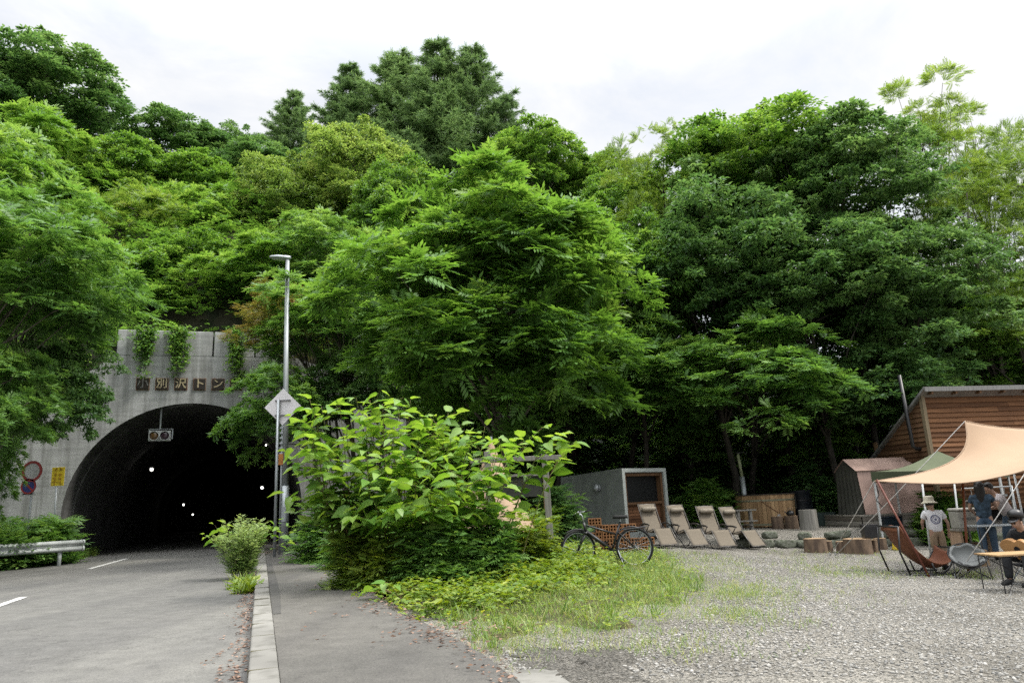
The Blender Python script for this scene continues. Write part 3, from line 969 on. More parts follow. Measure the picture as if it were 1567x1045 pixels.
def trunk_mesh(base, cen, rr, pts, seed, r0, bark='bark', nl=14):
    """A tapered trunk that leans a little and limbs that reach into the crown; coordinates from the tree's base."""
    g = random.Random(seed)
    mb = MB()
    c = cen - base
    hgt = max(c.z + rr[2] * .55, 1.5)
    path = []
    nn = 7
    for i in range(nn + 1):
        t = i / nn
        w = math.sin(t * PI) * .06 * hgt
        path.append(Vector((c.x * t + w * g.uniform(-.6, .6), c.y * t + w * g.uniform(-.6, .6), hgt * t - (.25 if i == 0 else 0))))
    mb.tube(path, [r0 * (1.25 if i == 0 else 1) * (1 - .82 * i / nn) for i in range(nn + 1)], 8)
    for j in range(nl):
        q = Vector(pts[j % len(pts)])
        tip = c + Vector((q.x, q.y, q.z)) * .93
        st = path[g.randrange(2, nn)]
        if st.z > tip.z: st = path[2]
        mid = st.lerp(tip, .5) + Vector((g.uniform(-.3, .3), g.uniform(-.3, .3), g.uniform(.0, .5)))
        mb.tube([st, st.lerp(mid, .5) + Vector((0, 0, .12)), mid, mid.lerp(tip, .5) + Vector((0, 0, .1)), tip], [r0 * .36, r0 * .27, r0 * .18, r0 * .10, .010], 6)
    return mb.mesh('trunk', M[bark], smooth=True)
NT = [0]
def tree(key, u, v, w, h, y, name, label, cat='tree', ground=None, bark='bark', r0=None, spin=None, group=None, base=None):
    """A tree whose crown is seen round pixel (u, v), w by h pixels large, y metres away."""
    me, R0, pts = PROTO[key]
    NT[0] += 1
    g = random.Random(NT[0] * 7 + 1)
    cen = at(u, v, y)
    wr, hr = w / 2 * y / F0, h / 2 * y / F0
    if key.startswith('larch'):
        top = at(u, v - h / 2, y)
        b = Vector((top.x, top.y, hz(top.x, top.y)))
        H = top.z - b.z
        t = thing(name, label, cat, b, 0, group)
        o = mesh_obj('crown', me, t); o.scale = (wr / R0[0], wr / R0[1], H / R0[2]); o.rotation_euler = (0, 0, g.uniform(0, 6.28))
        mb = MB(); mb.tube([(0, 0, -.3), (.05, 0, H * .4), (0, .05, H * .75), (0, 0, H * .99)], [.24, .17, .09, .02], 8)
        mb.build('trunk', M['bark_dark'], t, smooth=True)
        return t
    bx, by = cen.x + g.uniform(-.3, .3), cen.y + g.uniform(-.2, .4)
    if base: bx, by = base
    b = Vector((bx, by, ground if ground is not None else hz(bx, by)))
    t = thing(name, label, cat, b, 0, group)
    o = mesh_obj('crown', me, t, cen - b)
    s = (wr / R0[0], wr / R0[0], hr / R0[2])
    sp = g.uniform(0, 6.28) if spin is None else spin
    o.scale = s; o.rotation_euler = (0, 0, sp)
    cs, sn = math.cos(sp), math.sin(sp)
    pp = [((p[0] * cs - p[1] * sn) * s[0], (p[0] * sn + p[1] * cs) * s[1], p[2] * s[2]) for p in (pts if isinstance(pts, np.ndarray) else [])]
    r0 = r0 or (.06 + .022 * wr)
    mesh_obj('trunk', trunk_mesh(b, cen, (wr, wr, hr), pp, NT[0], r0, bark, 30 if key == 'locust2' else 16), t)
    return t

# --- the skyline on the hill, from the sign side of the tunnel across to the camp
T = tree
T('oak1', 70, 150, 270, 190, 50, 'oak_tree', 'dark green broad oak crowning the hill above the road signs')
T('oak2', -30, 140, 200, 190, 46, 'oak_tree', 'oak cut by the picture edge at the top of the hill over the guardrail')
T('oak2', 275, 225, 170, 120, 54, 'oak_tree', 'small dark oak on the skyline between broad oak and larches')
T('oak1', 350, 235, 110, 100, 56, 'oak_tree', 'low dark oak in the skyline dip beside the distant larches')
T('larch1', 450, 240, 190, 200, 60, 'larch_tree', 'short larch at the edge of the skyline group facing the bare dip', 'larch')
T('larch2', 535, 230, 230, 260, 58, 'larch_tree', 'larch on the skyline just behind the pale birch', 'larch')
T('larch1', 610, 250, 300, 340, 56, 'larch_tree', 'bushy grey green larch in the middle of the skyline group', 'larch')
T('larch2', 668, 250, 310, 372, 53, 'larch_tree', 'tallest larch with a pointed top on the skyline', 'larch')
T('larch1', 722, 245, 270, 350, 54, 'larch_tree', 'larch with feathery bare top beside the tallest one', 'larch')
T('larch2', 772, 260, 180, 230, 52, 'larch_tree', 'slim larch ending the skyline group on the camp side', 'larch')
T('oak1', 400, 270, 160, 120, 50, 'oak_tree', 'dull green oak under the short larch on the upper hill')
T('maple1', 815, 260, 190, 150, 44, 'maple_tree', 'rounded green maple under the slim larch on the skyline')
T('maple2', 905, 290, 150, 120, 46, 'maple_tree', 'low maple in the skyline gap beside the big crowns over the sauna')
T('maple2', 960, 330, 170, 180, 40, 'maple_tree', 'maple filling the gap behind the layered walnut')
# --- the slope above the tunnel
T('bright1', 60, 260, 230, 200, 40, 'walnut_tree', 'yellow green walnut high on the slope over the road signs')
T('walnut2', -20, 300, 200, 240, 34, 'walnut_tree', 'walnut at the picture edge half way up the signs side slope')
T('maple1', 180, 290, 200, 170, 44, 'maple_tree', 'maple on the upper slope just under the broad oak')
T('locust1', 215, 370, 220, 190, 38, 'locust_tree', 'olive green locust with fine foliage in the middle of the slope')
T('maple2', 300, 300, 190, 140, 46, 'maple_tree', 'soft green maple high on the slope beneath the skyline dip')
T('bright1', 330, 345, 180, 150, 40, 'walnut_tree', 'lime green walnut between fine leaved locust and pale birch')
T('birch1', 430, 330, 170, 230, 40, 'birch_tree', 'pale leaved birch lower on the slope beside its taller neighbour')
T('birch1', 540, 285, 200, 250, 42, 'birch_tree', 'tall pale birch rising in front of the larches')
T('maple1', 610, 330, 170, 200, 38, 'maple_tree', 'dark maple tucked between tall birch and layered walnut')
T('locust1', 150, 455, 220, 190, 34, 'locust_tree', 'locust with airy drooping sprays above the traffic light side of the portal')
T('maple1', 285, 425, 210, 150, 35, 'maple_tree', 'maple on the slope straight above the name plaques')
T('bright1', 395, 425, 190, 140, 33, 'walnut_tree', 'yellow green walnut just behind the head of the street lamp')
T('walnut1', 500, 400, 190, 170, 33, 'walnut_tree', 'walnut on the slope between street lamp and layered walnut')
T('maple2', 250, 480, 180, 90, 32.5, 'maple_tree', 'low maple spilling over the parapet of the portal', bark='bark_dark')
T('rusty1', 446, 498, 165, 130, 28.2, 'sumac_tree', 'reddish tinged sumac drooping over the end of the name plaques', ground=0.3, base=(-6.2, 29.0))
T('walnut1', 428, 632, 168, 160, 26, 'walnut_tree', 'low walnut branch tree hanging in front of the tunnel mouth', ground=0.3, r0=.09, base=(-6.3, 27.0))
T('walnut2', 505, 490, 210, 170, 27, 'walnut_tree', 'walnut behind the street lamp pole above the diamond sign', ground=0.3, base=(-5.4, 27.6))
T('oak1', 560, 590, 170, 150, 27, 'oak_tree', 'shaded oak behind the knotweed beside the tunnel wing wall', ground=0.3, base=(-4.6, 27.8))
# --- the near trees on the signs side
T('walnut2', 40, 430, 330, 300, 19.5, 'walnut_tree', 'big walnut leaning over the road signs at the picture edge', ground=0.3, base=(-17.0, 19.0))
T('bright1', -60, 300, 240, 260, 22, 'walnut_tree', 'bright walnut above the guardrail cut by the picture edge', ground=0.3)
T('walnut2', 88, 470, 190, 200, 24, 'walnut_tree', 'walnut between the leaning one and the parapet of the portal', ground=0.3, base=(-19.8, 24.5))
T('walnut1', -34, 715, 110, 200, 21.5, 'walnut_tree', 'low walnut sapling behind the guardrail at the picture edge', ground=0.2, r0=.06)
T('oak1', 72, 600, 175, 210, 24, 'oak_tree', 'dark oak with small leaves against the sign side of the portal wall', ground=0.3, base=(-20.6, 24.0))
T('walnut1', -10, 620, 190, 200, 18.5, 'walnut_tree', 'young shaded walnut over the round red and blue signs', ground=0.3, base=(-15.5, 18.6))
# --- the layered walnut and the big crowns over the camp
T('walnut3', 752, 468, 480, 430, 21.5, 'walnut_tree', 'wide layered walnut with drooping bright leaves behind the knotweed', base=(at(782, 800, 22).x, 22.0), ground=.4, r0=.17)
T('oak2', 850, 480, 270, 260, 27, 'oak_tree', 'shaded oak directly behind the layered walnut', bark='bark_dark')
T('maple1', 960, 440, 220, 270, 27, 'maple_tree', 'maple between the layered walnut and the big oaks', bark='bark_dark')
T('locust1', 1020, 290, 200, 230, 30, 'locust_tree', 'light locust at the edge of the big crown beside the skyline gap', bark='bark_dark')
T('maple2', 1150, 260, 290, 220, 29, 'maple_tree', 'bright topped maple forming the summit of the big crown', bark='bark_dark')
T('oak1', 1090, 400, 290, 280, 27, 'oak_tree', 'oak with silvery leaves above the grey sauna cabin', bark='bark_dark')
T('oak2', 1300, 285, 280, 260, 27.5, 'oak_tree', 'darkest broad oak beside the sparse locusts', bark='bark_dark')
T('oak1', 1240, 440, 300, 240, 26, 'oak_tree', 'oak in the middle of the big crown above the hot tub', bark='bark_dark')
T('oak2', 1380, 430, 260, 240, 26.5, 'oak_tree', 'dark oak above the stove pipe of the timber cabin', bark='bark_dark')
T('walnut1', 1150, 580, 290, 200, 25, 'walnut_tree', 'low walnut hanging its branches between sauna and hot tub', bark='bark_dark', base=(9.0, 29))
T('walnut2', 985, 590, 220, 190, 26, 'walnut_tree', 'drooping shaded walnut above the roof of the sauna', bark='bark_dark', base=(4.6, 30))
T('oak1', 1330, 580, 270, 200, 26.5, 'oak_tree', 'low shaded oak between hot tub and timber cabin', bark='bark_dark', base=(13.6, 30))
T('oak2', 870, 610, 200, 170, 27.5, 'oak_tree', 'low dark oak behind the notice board and the walnut trunk', bark='bark_dark', base=(2.4, 30.5))
T('maple2', 1240, 660, 170, 120, 28.5, 'maple_tree', 'small shaded maple low on the slope above the dark barrel', bark='bark_dark')
T('maple1', 1060, 670, 150, 110, 29, 'maple_tree', 'small shaded maple low on the slope behind the sauna roof', bark='bark_dark')
T('locust2', 1420, 235, 170, 260, 31, 'locust_tree', 'tall sparse locust against the sky beside the big crown')
T('locust2', 1500, 270, 150, 260, 33, 'locust_tree', 'slender sparse locust against the sky, second from the big crown')
T('locust1', 1490, 350, 210, 230, 29, 'locust_tree', 'yellow green locust under the sparse pair')
T('locust1', 1580, 300, 170, 280, 30, 'locust_tree', 'locust cut by the picture edge above the cabin roof')
T('maple1', 1440, 510, 220, 150, 30, 'maple_tree', 'shaded maple behind the peak of the cabin roof', bark='bark_dark')
T('locust1', 1550, 500, 210, 170, 28.5, 'locust_tree', 'locust with layered sprays over the cabin roof', bark='bark_dark')
T('maple2', 1500, 555, 190, 110, 30.5, 'maple_tree', 'low shaded maple just above the ridge of the cabin roof', bark='bark_dark')
T('oak1', 1585, 545, 150, 130, 31, 'oak_tree', 'low oak cut by the picture edge above the cabin roof', bark='bark_dark')
T('maple1', 1400, 600, 150, 130, 29.5, 'maple_tree', 'shaded maple behind the stove pipe of the cabin', bark='bark_dark')
T('maple1', 1050, 480, 210, 170, 32, 'maple_tree', 'maple behind the oak with silvery leaves', bark='bark_dark')
T('maple2', 1250, 490, 240, 180, 33, 'maple_tree', 'maple behind the middle oak of the big crown', bark='bark_dark')
T('maple1', 1430, 470, 220, 170, 34, 'maple_tree', 'maple standing behind the yellow green locusts', bark='bark_dark')
T('maple2', 1140, 350, 240, 180, 34, 'maple_tree', 'maple behind the bright topped summit of the big crown', bark='bark_dark')
T('oak1', 1550, 460, 200, 150, 34, 'oak_tree', 'dark oak behind the locust with layered sprays', bark='bark_dark')

# ================================================================== ROADSIDE THINGS
def strip_post(mb, a, b, r, n=12):
    mb.tube([a, b], r, n)
# street lamp
p = gnd(434, 836); p = Vector((p.x * 24.3 / p.y, 24.3, .31))
topz = at(440, 396, 24.3).z
lamp = thing('street_lamp', 'tall slim galvanised street lamp with a flat head beside the tunnel', 'street lamp', p)
H = topz - p.z
mb = MB(); mb.tube([(0, 0, 0), (0, 0, 2.1)], .135, 14); mb.build('sleeve', M['galv'], lamp, smooth=True)
tx = at(440, 396, 24.3).x - p.x
mb = MB(); mb.tube([(0, 0, 2.1), (tx * .5, 0, H * .5), (tx, 0, H)], [.105, .09, .07], 14); mb.build('pole', M['galv'], lamp, smooth=True)
mb = MB()
mb.lathe([(0.0, -.05), (.2, -.05), (.26, -.01), (.24, .04), (.12, .08), (0, .09)], 18, (tx - .27, 0, H + .05), (0, R(6), 0), (1.5, .62, 1))
mb.tube([(tx + .1, 0, H + .02), (tx - .1, 0, H + .07)], .07, 10)
hd = mb.build('lamp_head', M['galv'], lamp, smooth=True)
M['lens'] = mat('lens', (.30, .31, .30), None, 5, .3)
mb = MB(); mb.lathe([(0, -.03), (.16, -.03), (.18, 0), (0, .0)], 18, (tx - .28, 0, H - .01), (0, R(6), 0), (1.5, .6, 1)); mb.build('lamp_glass', M['lens'], hd)
mb = MB(); mb.box((.02, -.13, 1.2), (.15, .05, .5)); mb.build('inspection_door', M['galv'], lamp, bevel=.01)
# diamond sign seen from behind
M['sign_back'] = mat('sign_back', (0.88, 0.85, 0.87), (0.78, 0.76, 0.78), 3, .45, metal=.15)
sy = 21.8
p = at(420, 845, sy); ds = thing('road_sign', 'diamond road sign seen from its grey back on a pole', 'road sign', (p.x, p.y, .31))
zt = at(421, 612, sy).z - .31
mb = MB(); mb.tube([(0, 0, 0), (0, 0, zt)], .045, 12); mb.build('pole', M['galv'], ds, smooth=True)
cx, cz, hd_ = at(431.5, 622, sy).x - p.x, at(431.5, 622, sy).z - .31, .56
mb = MB()
dia = [(cx + hd_ * math.cos(a), .075, cz + hd_ * math.sin(a)) for a in (0, PI / 2, PI, 3 * PI / 2)]
mb.prism(dia, (0, 0, 0), (0, .012, 0)); mb.build('plate', M['sign_back'], ds, bevel=.004)
mb = MB()
for dz in (.19, -.26):
    mb.box((cx, .05, cz + dz), (.46, .035, .04))
mb.build('bracket', mat('bracket_grey', (.2, .2, .21), None, 5, .5), ds)
# a second thin post with a small orange marker between them
sy2 = 23
p2 = at(427.5, 838, sy2)
mp_ = thing('marker_post', 'thin post with small orange marker between the street lamp and the diamond sign', 'post', (p2.x, p2.y, .31))
z2 = at(427.5, 640, sy2).z - .31
mb = MB(); mb.tube([(0, 0, 0), (0, 0, z2)], .03, 8); mb.build('pole', M['galv'], mp_, smooth=True)
for k in range(7):
    mb = MB(); mb.box((0, -.05, z2 - .15 - k * .16), (.10, .05, .06)); mb.build('clamp', M['galv'], mp_)
mb = MB(); mb.box((.0, -.06, z2 - 1.30), (.15, .04, .34)); mb.build('marker', mat('orange', (.55, .22, .05), None, 4, .5), mp_)

# round signs by the guardrail
M['sign_red'] = mat('sign_red', (.42, .04, .035), (.33, .035, .03), 5, .4)
M['sign_blue'] = mat('sign_blue', (.03, .05, .26), (.025, .04, .2), 5, .4)
M['sign_white'] = mat('sign_white', (.62, .62, .62), (.5, .5, .5), 5, .4)
sy = 24.0
pb = at(40, 838, sy); rs = thing('road_sign', 'round red ringed sign over a round blue no parking sign by guardrail', 'road sign', (pb.x, pb.y, .2))
tp = at(53, 712, sy)
lean = Vector((tp.x - pb.x, 0, tp.z - .2))
mb = MB(); mb.tube([(0, 0, 0), lean], .035, 10); mb.build('pole', M['galv'], rs, smooth=True)
def disc(mb, c, r0, r1, y, n=32):
    if r0 == 0: mb.lathe([(0, 0), (r1, 0), (r1, .012), (0, .012)], n, (c[0], y, c[2]), (PI / 2, 0, 0))
    else: mb.lathe([(r0, 0), (r1, 0), (r1, .014), (r0, .014), (r0, 0)], n, (c[0], y, c[2]), (PI / 2, 0, 0))
rr = .34
c1 = at(51, 721, sy) - Vector((pb.x, pb.y, .2)); c2 = at(45.5, 744, sy) - Vector((pb.x, pb.y, .2)); c3 = at(44.5, 755.5, sy) - Vector((pb.x, pb.y, .2))
mb = MB(); disc(mb, c1, 0, rr, -.05); f1 = mb.build('white_disc', M['sign_white'], rs)
mb = MB(); disc(mb, c1, rr * .76, rr * .99, -.064); mb.build('red_ring', M['sign_red'], f1)
rr = .25
mb = MB(); disc(mb, c2, 0, rr, -.05); f2 = mb.build('blue_disc', M['sign_blue'], rs)
mb = MB(); disc(mb, c2, rr * .8, rr * .99, -.064); mb.box((c2.x, -.067, c2.z), (rr * 1.6, .008, .06), (0, R(-45) + PI / 2, 0)); mb.build('red_ring', M['sign_red'], f2)
mb = MB(); mb.box((c3.x, -.05, c3.z), (.50, .014, .13)); f3 = mb.build('name_plate', M['sign_white'], rs)
mb = MB(); mb.box((c3.x, -.06, c3.z), (.36, .006, .035)); mb.build('dark_line', M['dark'], f3)
# yellow sign
M['yellow'] = mat('yellow', (.72, .55, .02), (.60, .45, .02), 6, .45)
M['ochre'] = mat('ochre', (.50, .27, .02), (.42, .22, .02), 6, .5)
sy = 26.5
pb = at(82, 835, sy); ys_ = thing('yellow_sign', 'yellow sign plate on thin pole standing at the portal wall', 'sign', (pb.x, pb.y, .2))
tp = at(88, 716, sy) - Vector((pb.x, pb.y, .2))
mb = MB(); mb.tube([(0, 0, 0), (tp.x, 0, tp.z)], .03, 10); mb.build('pole', M['galv'], ys_, smooth=True)
cc = at(90, 729, sy) - Vector((pb.x, pb.y, .2))
mb = MB(); mb.box((cc.x, -.05, cc.z), (.46, .02, .66)); pl = mb.build('plate', M['yellow'], ys_, bevel=.004)
rng = random.Random(5)
mb = MB()
for ix in (-1, 1):                       # two columns of characters too faded to read
    for k in range(4):
        x0, z0 = cc.x + ix * .095, cc.z + .22 - k * .145
        for q in range(4):
            mb.box((x0 + rng.uniform(-.03, .03), -.063, z0 + rng.uniform(-.045, .045)), (.11, .004, .016) if q % 2 else (.016, .004, .10))
mb.build('lettering', M['ochre'], pl)

# guardrail: the corrugated beam on posts
gA, gB = at(-330, 862, 19.0), at(124, 836, 24.2)
gA = Vector((gA.x, gA.y, .2)); gB = Vector((gB.x, gB.y, .2))
gd = (gB - gA).normalized(); gn = Vector((gd.y, -gd.x, 0))
gr = thing('guardrail', 'pale corrugated steel guardrail along the sign side of the road', 'guardrail', gA)
ztop = at(120, 825.5, 24.2).z - .2
prof_ = [(0, 0), (.03, .02), (.075, .05), (.075, .10), (.02, .14), (.0, .175), (.02, .21), (.075, .25), (.075, .30), (.03, .33), (0, .35)]
mb = MB()
L_ = (gB - gA).length
rows = [[gd * s + gn * (a + .06) + Vector((0, 0, ztop - .35 + b)) for a, b in prof_] for s in (0, L_ * .25, L_ * .5, L_ * .75, L_)]
mb.grid(rows)
M['rail'] = mat('rail_white', (.55, .58, .58), (.36, .39, .38), 3, .5, .05)
o = mb.build('beam', M['rail'], gr, smooth=True)
sm = o.modifiers.new('thickness', 'SOLIDIFY'); sm.thickness = .006
mb = MB(); mb.prism([gd * (L_ + .02) + gn * (a + .06) + Vector((0, 0, ztop - .36 + b * 1.03)) for a, b in prof_] , (0, 0, 0), gd * .05); mb.build('end_cap', M['rail'], gr)
for k in range(5):
    s = L_ - .6 - k * 2.6
    mb = MB(); mb.tube([gd * s + Vector((0, 0, -.2)), gd * s + Vector((0, 0, ztop - .02))], .06, 10); mb.build('post', M['rail'], gr, smooth=True)

# ================================================================== THE CAMP
# ---- notice board behind the knotweed
M['grey_wood'] = wood('grey_wood', (.26, .25, .225), (.14, .135, .12))
M['board'] = mat('board', (.055, .055, .048), (.03, .032, .028), 5, .7)
M['faint'] = mat('faint_gold', (.16, .15, .08), (.09, .09, .06), 8, .7)
ny = 14.6
nb_p = gnd(840, 862); nb_p = at(841, 845, ny)
g0 = zg(nb_p.x, ny)
nb = thing('notice_board', 'weathered wooden notice board with faded lettering between posts behind the knotweed', 'notice board', (nb_p.x, ny, g0))
def nl(u, v, y=ny): return at(u, v, y) - Vector((nb_p.x, ny, g0))
px_ = nl(838, 705); lx = nl(746, 700)
mb = MB(); mb.box((0.02, 0, px_.z / 2), (.125, .125, px_.z + .4), (0, R(-1), 0)); mb.build('post', M['grey_wood'], nb, bevel=.008)
mb = MB(); mb.box((lx.x, 0, px_.z / 2 + .03), (.125, .125, px_.z + .4)); mb.build('post', M['grey_wood'], nb, bevel=.008)
mb = MB(); mb.box((lx.x / 2, 0, px_.z + .06), (-lx.x + .7, .14, .09)); mb.build('beam', M['grey_wood'], nb, bevel=.008)
b0, b1 = nl(762, 762), nl(829, 727)
mb = MB(); mb.box(((b0.x + b1.x) / 2, .02, (b0.z + b1.z) / 2), (b1.x - b0.x, .04, b1.z - b0.z)); bd = mb.build('panel', M['board'], nb)
mb = MB(); mb.box(((b0.x + b1.x) / 2, -.01, b1.z + .02), (b1.x - b0.x + .06, .07, .05)); mb.build('top_rail', M['grey_wood'], bd)
mb = MB(); mb.box((b1.x + .05, -.01, (b0.z + b1.z) / 2 - .05), (.07, .07, b1.z - b0.z + .4)); mb.build('side_rail', wood('tan_wood', (.30, .21, .09), (.2, .13, .06)), bd)
rng = random.Random(9)
mb = MB()
for k in range(6):
    x0 = b0.x + .10 + k * .135
    for q in range(5):
        if q % 2: mb.box((x0 + rng.uniform(-.03, .03), -.003, b1.z - .13 + rng.uniform(-.05, .05)), (.08, .004, .012))
        else: mb.box((x0 + rng.uniform(-.035, .035), -.003, b1.z - .13), (.012, .004, rng.uniform(.07, .13)))
mb.build('lettering', M['faint'], bd)

# ---- tan tipi tent behind it
M['tan_cloth'] = mat('tan_cloth', (.50, .36, .25), (.42, .30, .20), 2.5, .85, .15, 14)
ty = 18.0
tb = at(757, 812, ty); tz = zg(tb.x, ty)
tp_h = at(752, 674, ty).z - tz
tt = thing('tipi_tent', 'tan peaked tent with dark doorway half hidden behind the knotweed', 'tent', (tb.x, ty, tz))
mb = MB()
n = 8
for k in range(n):
    a0_, a1_ = 2 * PI * (k + .5) / n, 2 * PI * (k + 1.5) / n
    rows = []
    for i in range(9):
        t = i / 8
        r_ = 1.35 * (1 - t) ** 1.08 + .02
        rows.append([Vector((r_ * math.cos(a0_ + (a1_ - a0_) * q) * (1 - .04 * math.sin(PI * q)), r_ * math.sin(a0_ + (a1_ - a0_) * q) * (1 - .04 * math.sin(PI * q)), t * tp_h)) for q in (0, .25, .5, .75, 1)])
    mb.grid(rows)
mb.build('canvas', M['tan_cloth'], tt, smooth=True)
mb = MB()
mb.add([(-.30, -1.16, .02), (.18, -1.18, .02), (-.02, -.40, tp_h * .66), (-.12, -.40, tp_h * .66)], [(0, 1, 2, 3)])
mb.build('doorway', M['dark'], tt)
mb = MB(); mb.tube([(0, 0, 0), (0, 0, tp_h + .1)], .03, 8); mb.build('pole', M['galv'], tt)

# ---- grey sauna cabin
M['plaster'] = mat('plaster', (.29, .315, .30), (.23, .25, .24), 3, .85, .1, 40)
M['plaster_lit'] = mat('plaster_lit', (.46, .50, .475), (.37, .40, .385), 3, .8, .1, 40)  # lighter copy of plaster; light on the front is in the colour
M['brown_siding'] = wood('brown_siding', (.20, .095, .045), (.10, .045, .022), True, 0)
M['trim_wood'] = wood('trim_wood', (.16, .085, .042), (.08, .045, .022))
m, n_, l_, b_ = nodes('dark_glass')
b_.inputs['Base Color'].default_value = (.012, .013, .013, 1); b_.inputs['Roughness'].default_value = .22
b_.inputs['Specular IOR Level'].default_value = .22
M['dark_glass'] = m
SY = 23.0
c0 = at(959, 826, SY); cz = zg(c0.x, SY)
SW, SD, SH = 2.05, 2.9, at(958, 716, SY).z - cz
su = thing('sauna_cabin', 'grey box shaped sauna cabin with dark window behind the bicycle', 'cabin', (c0.x, SY, cz), R(38))
mb = MB()
th = .13
# open-fronted shell: floor, roof, two sides, back; fall of the roof towards the back
hb = SH - .12
def slab(mb, pts, d): mb.prism(pts, (0, 0, 0), d)
slab(mb, [(0, 0, 0), (0, SD, 0), (0, SD, hb), (0, 0, SH)], (th, 0, 0))
slab(mb, [(SW - th, 0, 0), (SW - th, SD, 0), (SW - th, SD, hb), (SW - th, 0, SH)], (th, 0, 0))
mb.build('wall', M['plaster'], su, bevel=.02)
mb = MB(); slab(mb, [(th + .002, .004, SH - .004), (th + .002, SD, hb - .004), (th + .002, SD, hb - .14), (th + .002, .004, SH - .14)], (SW - 2 * th - .004, 0, 0)); mb.build('roof', M['plaster'], su)
mb = MB(); mb.box((SW / 2, .2, .10), (SW - 2 * th - .004, .36, .16)); mb.build('floor', M['plaster'], su)
mb = MB()
mb.box((.06, -.013, SH / 2), (.125, .025, SH - .01)); mb.box((SW - .06, -.013, SH / 2), (.125, .025, SH - .01)); mb.box((SW / 2, -.013, SH - .065), (SW - .252, .025, .12))
mb.build('front_frame', M['plaster_lit'], su, bevel=.006)
fy = .24
zl = SH * .47
mb = MB()
for x in (th + .05, SW - th - .05): mb.box((x, .14, SH / 2 + .07), (.09, .20, SH - .32))
mb.box((SW / 2, .14, SH - .20), (SW - 2 * th - .2, .20, .09))
mb.box((SW / 2, .14, zl + .04), (SW - 2 * th - .2, .22, .08))
mb.build('window_frame', M['trim_wood'], su, bevel=.006)
mb = MB(); mb.box((SW / 2, fy, (zl + SH - .2) / 2), (SW - 2 * th - .2, .02, SH - .3 - zl)); mb.build('window', M['dark_glass'], su)
mb = MB()
rng = random.Random(3)
k = 0
z = .2
while z < zl - .03:
    mb.cur = rng.random()
    mb.box((SW / 2 + .02, .17 + rng.uniform(-.004, .004), z + .045), (SW - 2 * th - .22, .03, .084)); z += .093
mb.build('siding', M['brown_siding'], su)
mb = MB(); mb.tube([(0, 1.05, SH * .74), (-.10, 1.05, SH * .74)], .12, 12); mb.lathe([(0, 0), (.13, 0), (.12, .08), (.05, .13), (0, .13)], 14, (-.10, 1.05, SH * .74), (0, R(-90), 0)); mb.build('vent_cowl', M['galv'], su, smooth=True)

# ---- stack of hollow bricks behind the bicycle
M['hollow_brick'] = mat('hollow_brick', (.32, .155, .065), (.22, .10, .045), 7, .85, .2)
by = 17.2
bo = at(918, 838, by); bz = zg(bo.x, by) + .05
mb = MB()
bw, bh, bdp = .30, .155, .14
nx, nz = 4, 2
cw, chh = bw / (nx + .3), bh / (nz + .3)
for i in range(nx + 1):
    mb.box((-bw / 2 + .012 + i * (bw - .024) / nx, 0, bh / 2), (.022, bdp, bh))
for j in range(nz + 1):
    mb.box((0, .002, .011 + j * (bh - .022) / nz), (bw - .002, bdp - .006, .02))
mb.box((0, bdp * .25, bh / 2), (bw - .004, .01, bh - .004))
bme = mb.mesh('hollow_brick', M['hollow_brick'])
rng = random.Random(2)
for row, cnt in enumerate((4, 4, 3, 3, 1)):
    for k in range(cnt):
        o = mesh_obj('hollow_brick', bme)
        x0 = bo.x + (.16 if row % 2 else 0) + k * .312 + (0 if row < 2 else -.08)
        o.location = (x0, by + rng.uniform(-.015, .015), bz + row * .158); o.rotation_euler = (0, 0, R(rng.uniform(-2, 2)))
        tag(o, 'orange hollow brick in the stepped stack behind the bicycle', 'brick', 'hollow bricks stacked behind the bicycle')

# ---- bicycle
BY = 13.9
fw, rw = at(886, 832, BY), at(969.5, 830, BY)
wr_ = .335
gzb = zg((fw.x + rw.x) / 2, BY) + .06
bike = thing('bicycle', 'black bicycle parked on the weeds with its handlebar towards the notice board', 'bicycle', ((fw.x + rw.x) / 2, BY, gzb), R(6))
fx, rx_ = -.53, .53
def wheel(x, nm='wheel', steer=0):
    mb = MB()
    pts = [(wr_ * math.cos(a), 0, wr_ * math.sin(a)) for a in np.linspace(0, 2 * PI, 41)]
    mb.tube(pts, .024, 8, cap=False)
    w = mb.build(nm, M['rubber'], bike, smooth=True, loc=(x, 0, wr_))
    w.rotation_euler = (0, 0, steer)
    mb = MB(); mb.tube([((wr_ - .028) * math.cos(a), 0, (wr_ - .028) * math.sin(a)) for a in np.linspace(0, 2 * PI, 41)], .009, 6, cap=False)
    mb.build('rim', M['galv'], w, smooth=True)
    mb = MB()
    for k in range(20):
        a = 2 * PI * k / 20
        mb.tube([(.02 * math.cos(a + 1), (-1) ** k * .025, .02 * math.sin(a + 1)), ((wr_ - .03) * math.cos(a), 0, (wr_ - .03) * math.sin(a))], .0022, 4)
    mb.tube([(0, -.05, 0), (0, .05, 0)], .022, 8)
    mb.build('spokes', M['galv'], w)
    return w
wheel(fx, steer=R(14)); wheel(rx_)
seatz, bbz = .86, .30
bb = Vector((.10, 0, bbz)); hd0, hd1 = Vector((-.36, 0, .66)), Vector((-.40, 0, .82)); st_ = Vector((.29, 0, .80)); ra = Vector((rx_, 0, wr_)); fa = Vector((fx, 0, wr_))
mb = MB()
mb.tube([hd0, bb], .034, 10); mb.tube([hd1 + Vector((.01, 0, -.04)), Vector((.20, 0, .58))], .018, 10); mb.tube([bb, st_], .02, 10); mb.tube([hd0 - Vector((0, 0, .03)), hd1], .026, 10)
for s in (-.045, .045):
    mb.tube([bb + Vector((0, s, 0)), ra + Vector((0, s, 0))], .012, 8); mb.tube([Vector((.23, s * .6, .62)), ra + Vector((0, s, 0))], .010, 8)
mb.build('frame', M['black'], bike, smooth=True)
mb = MB()
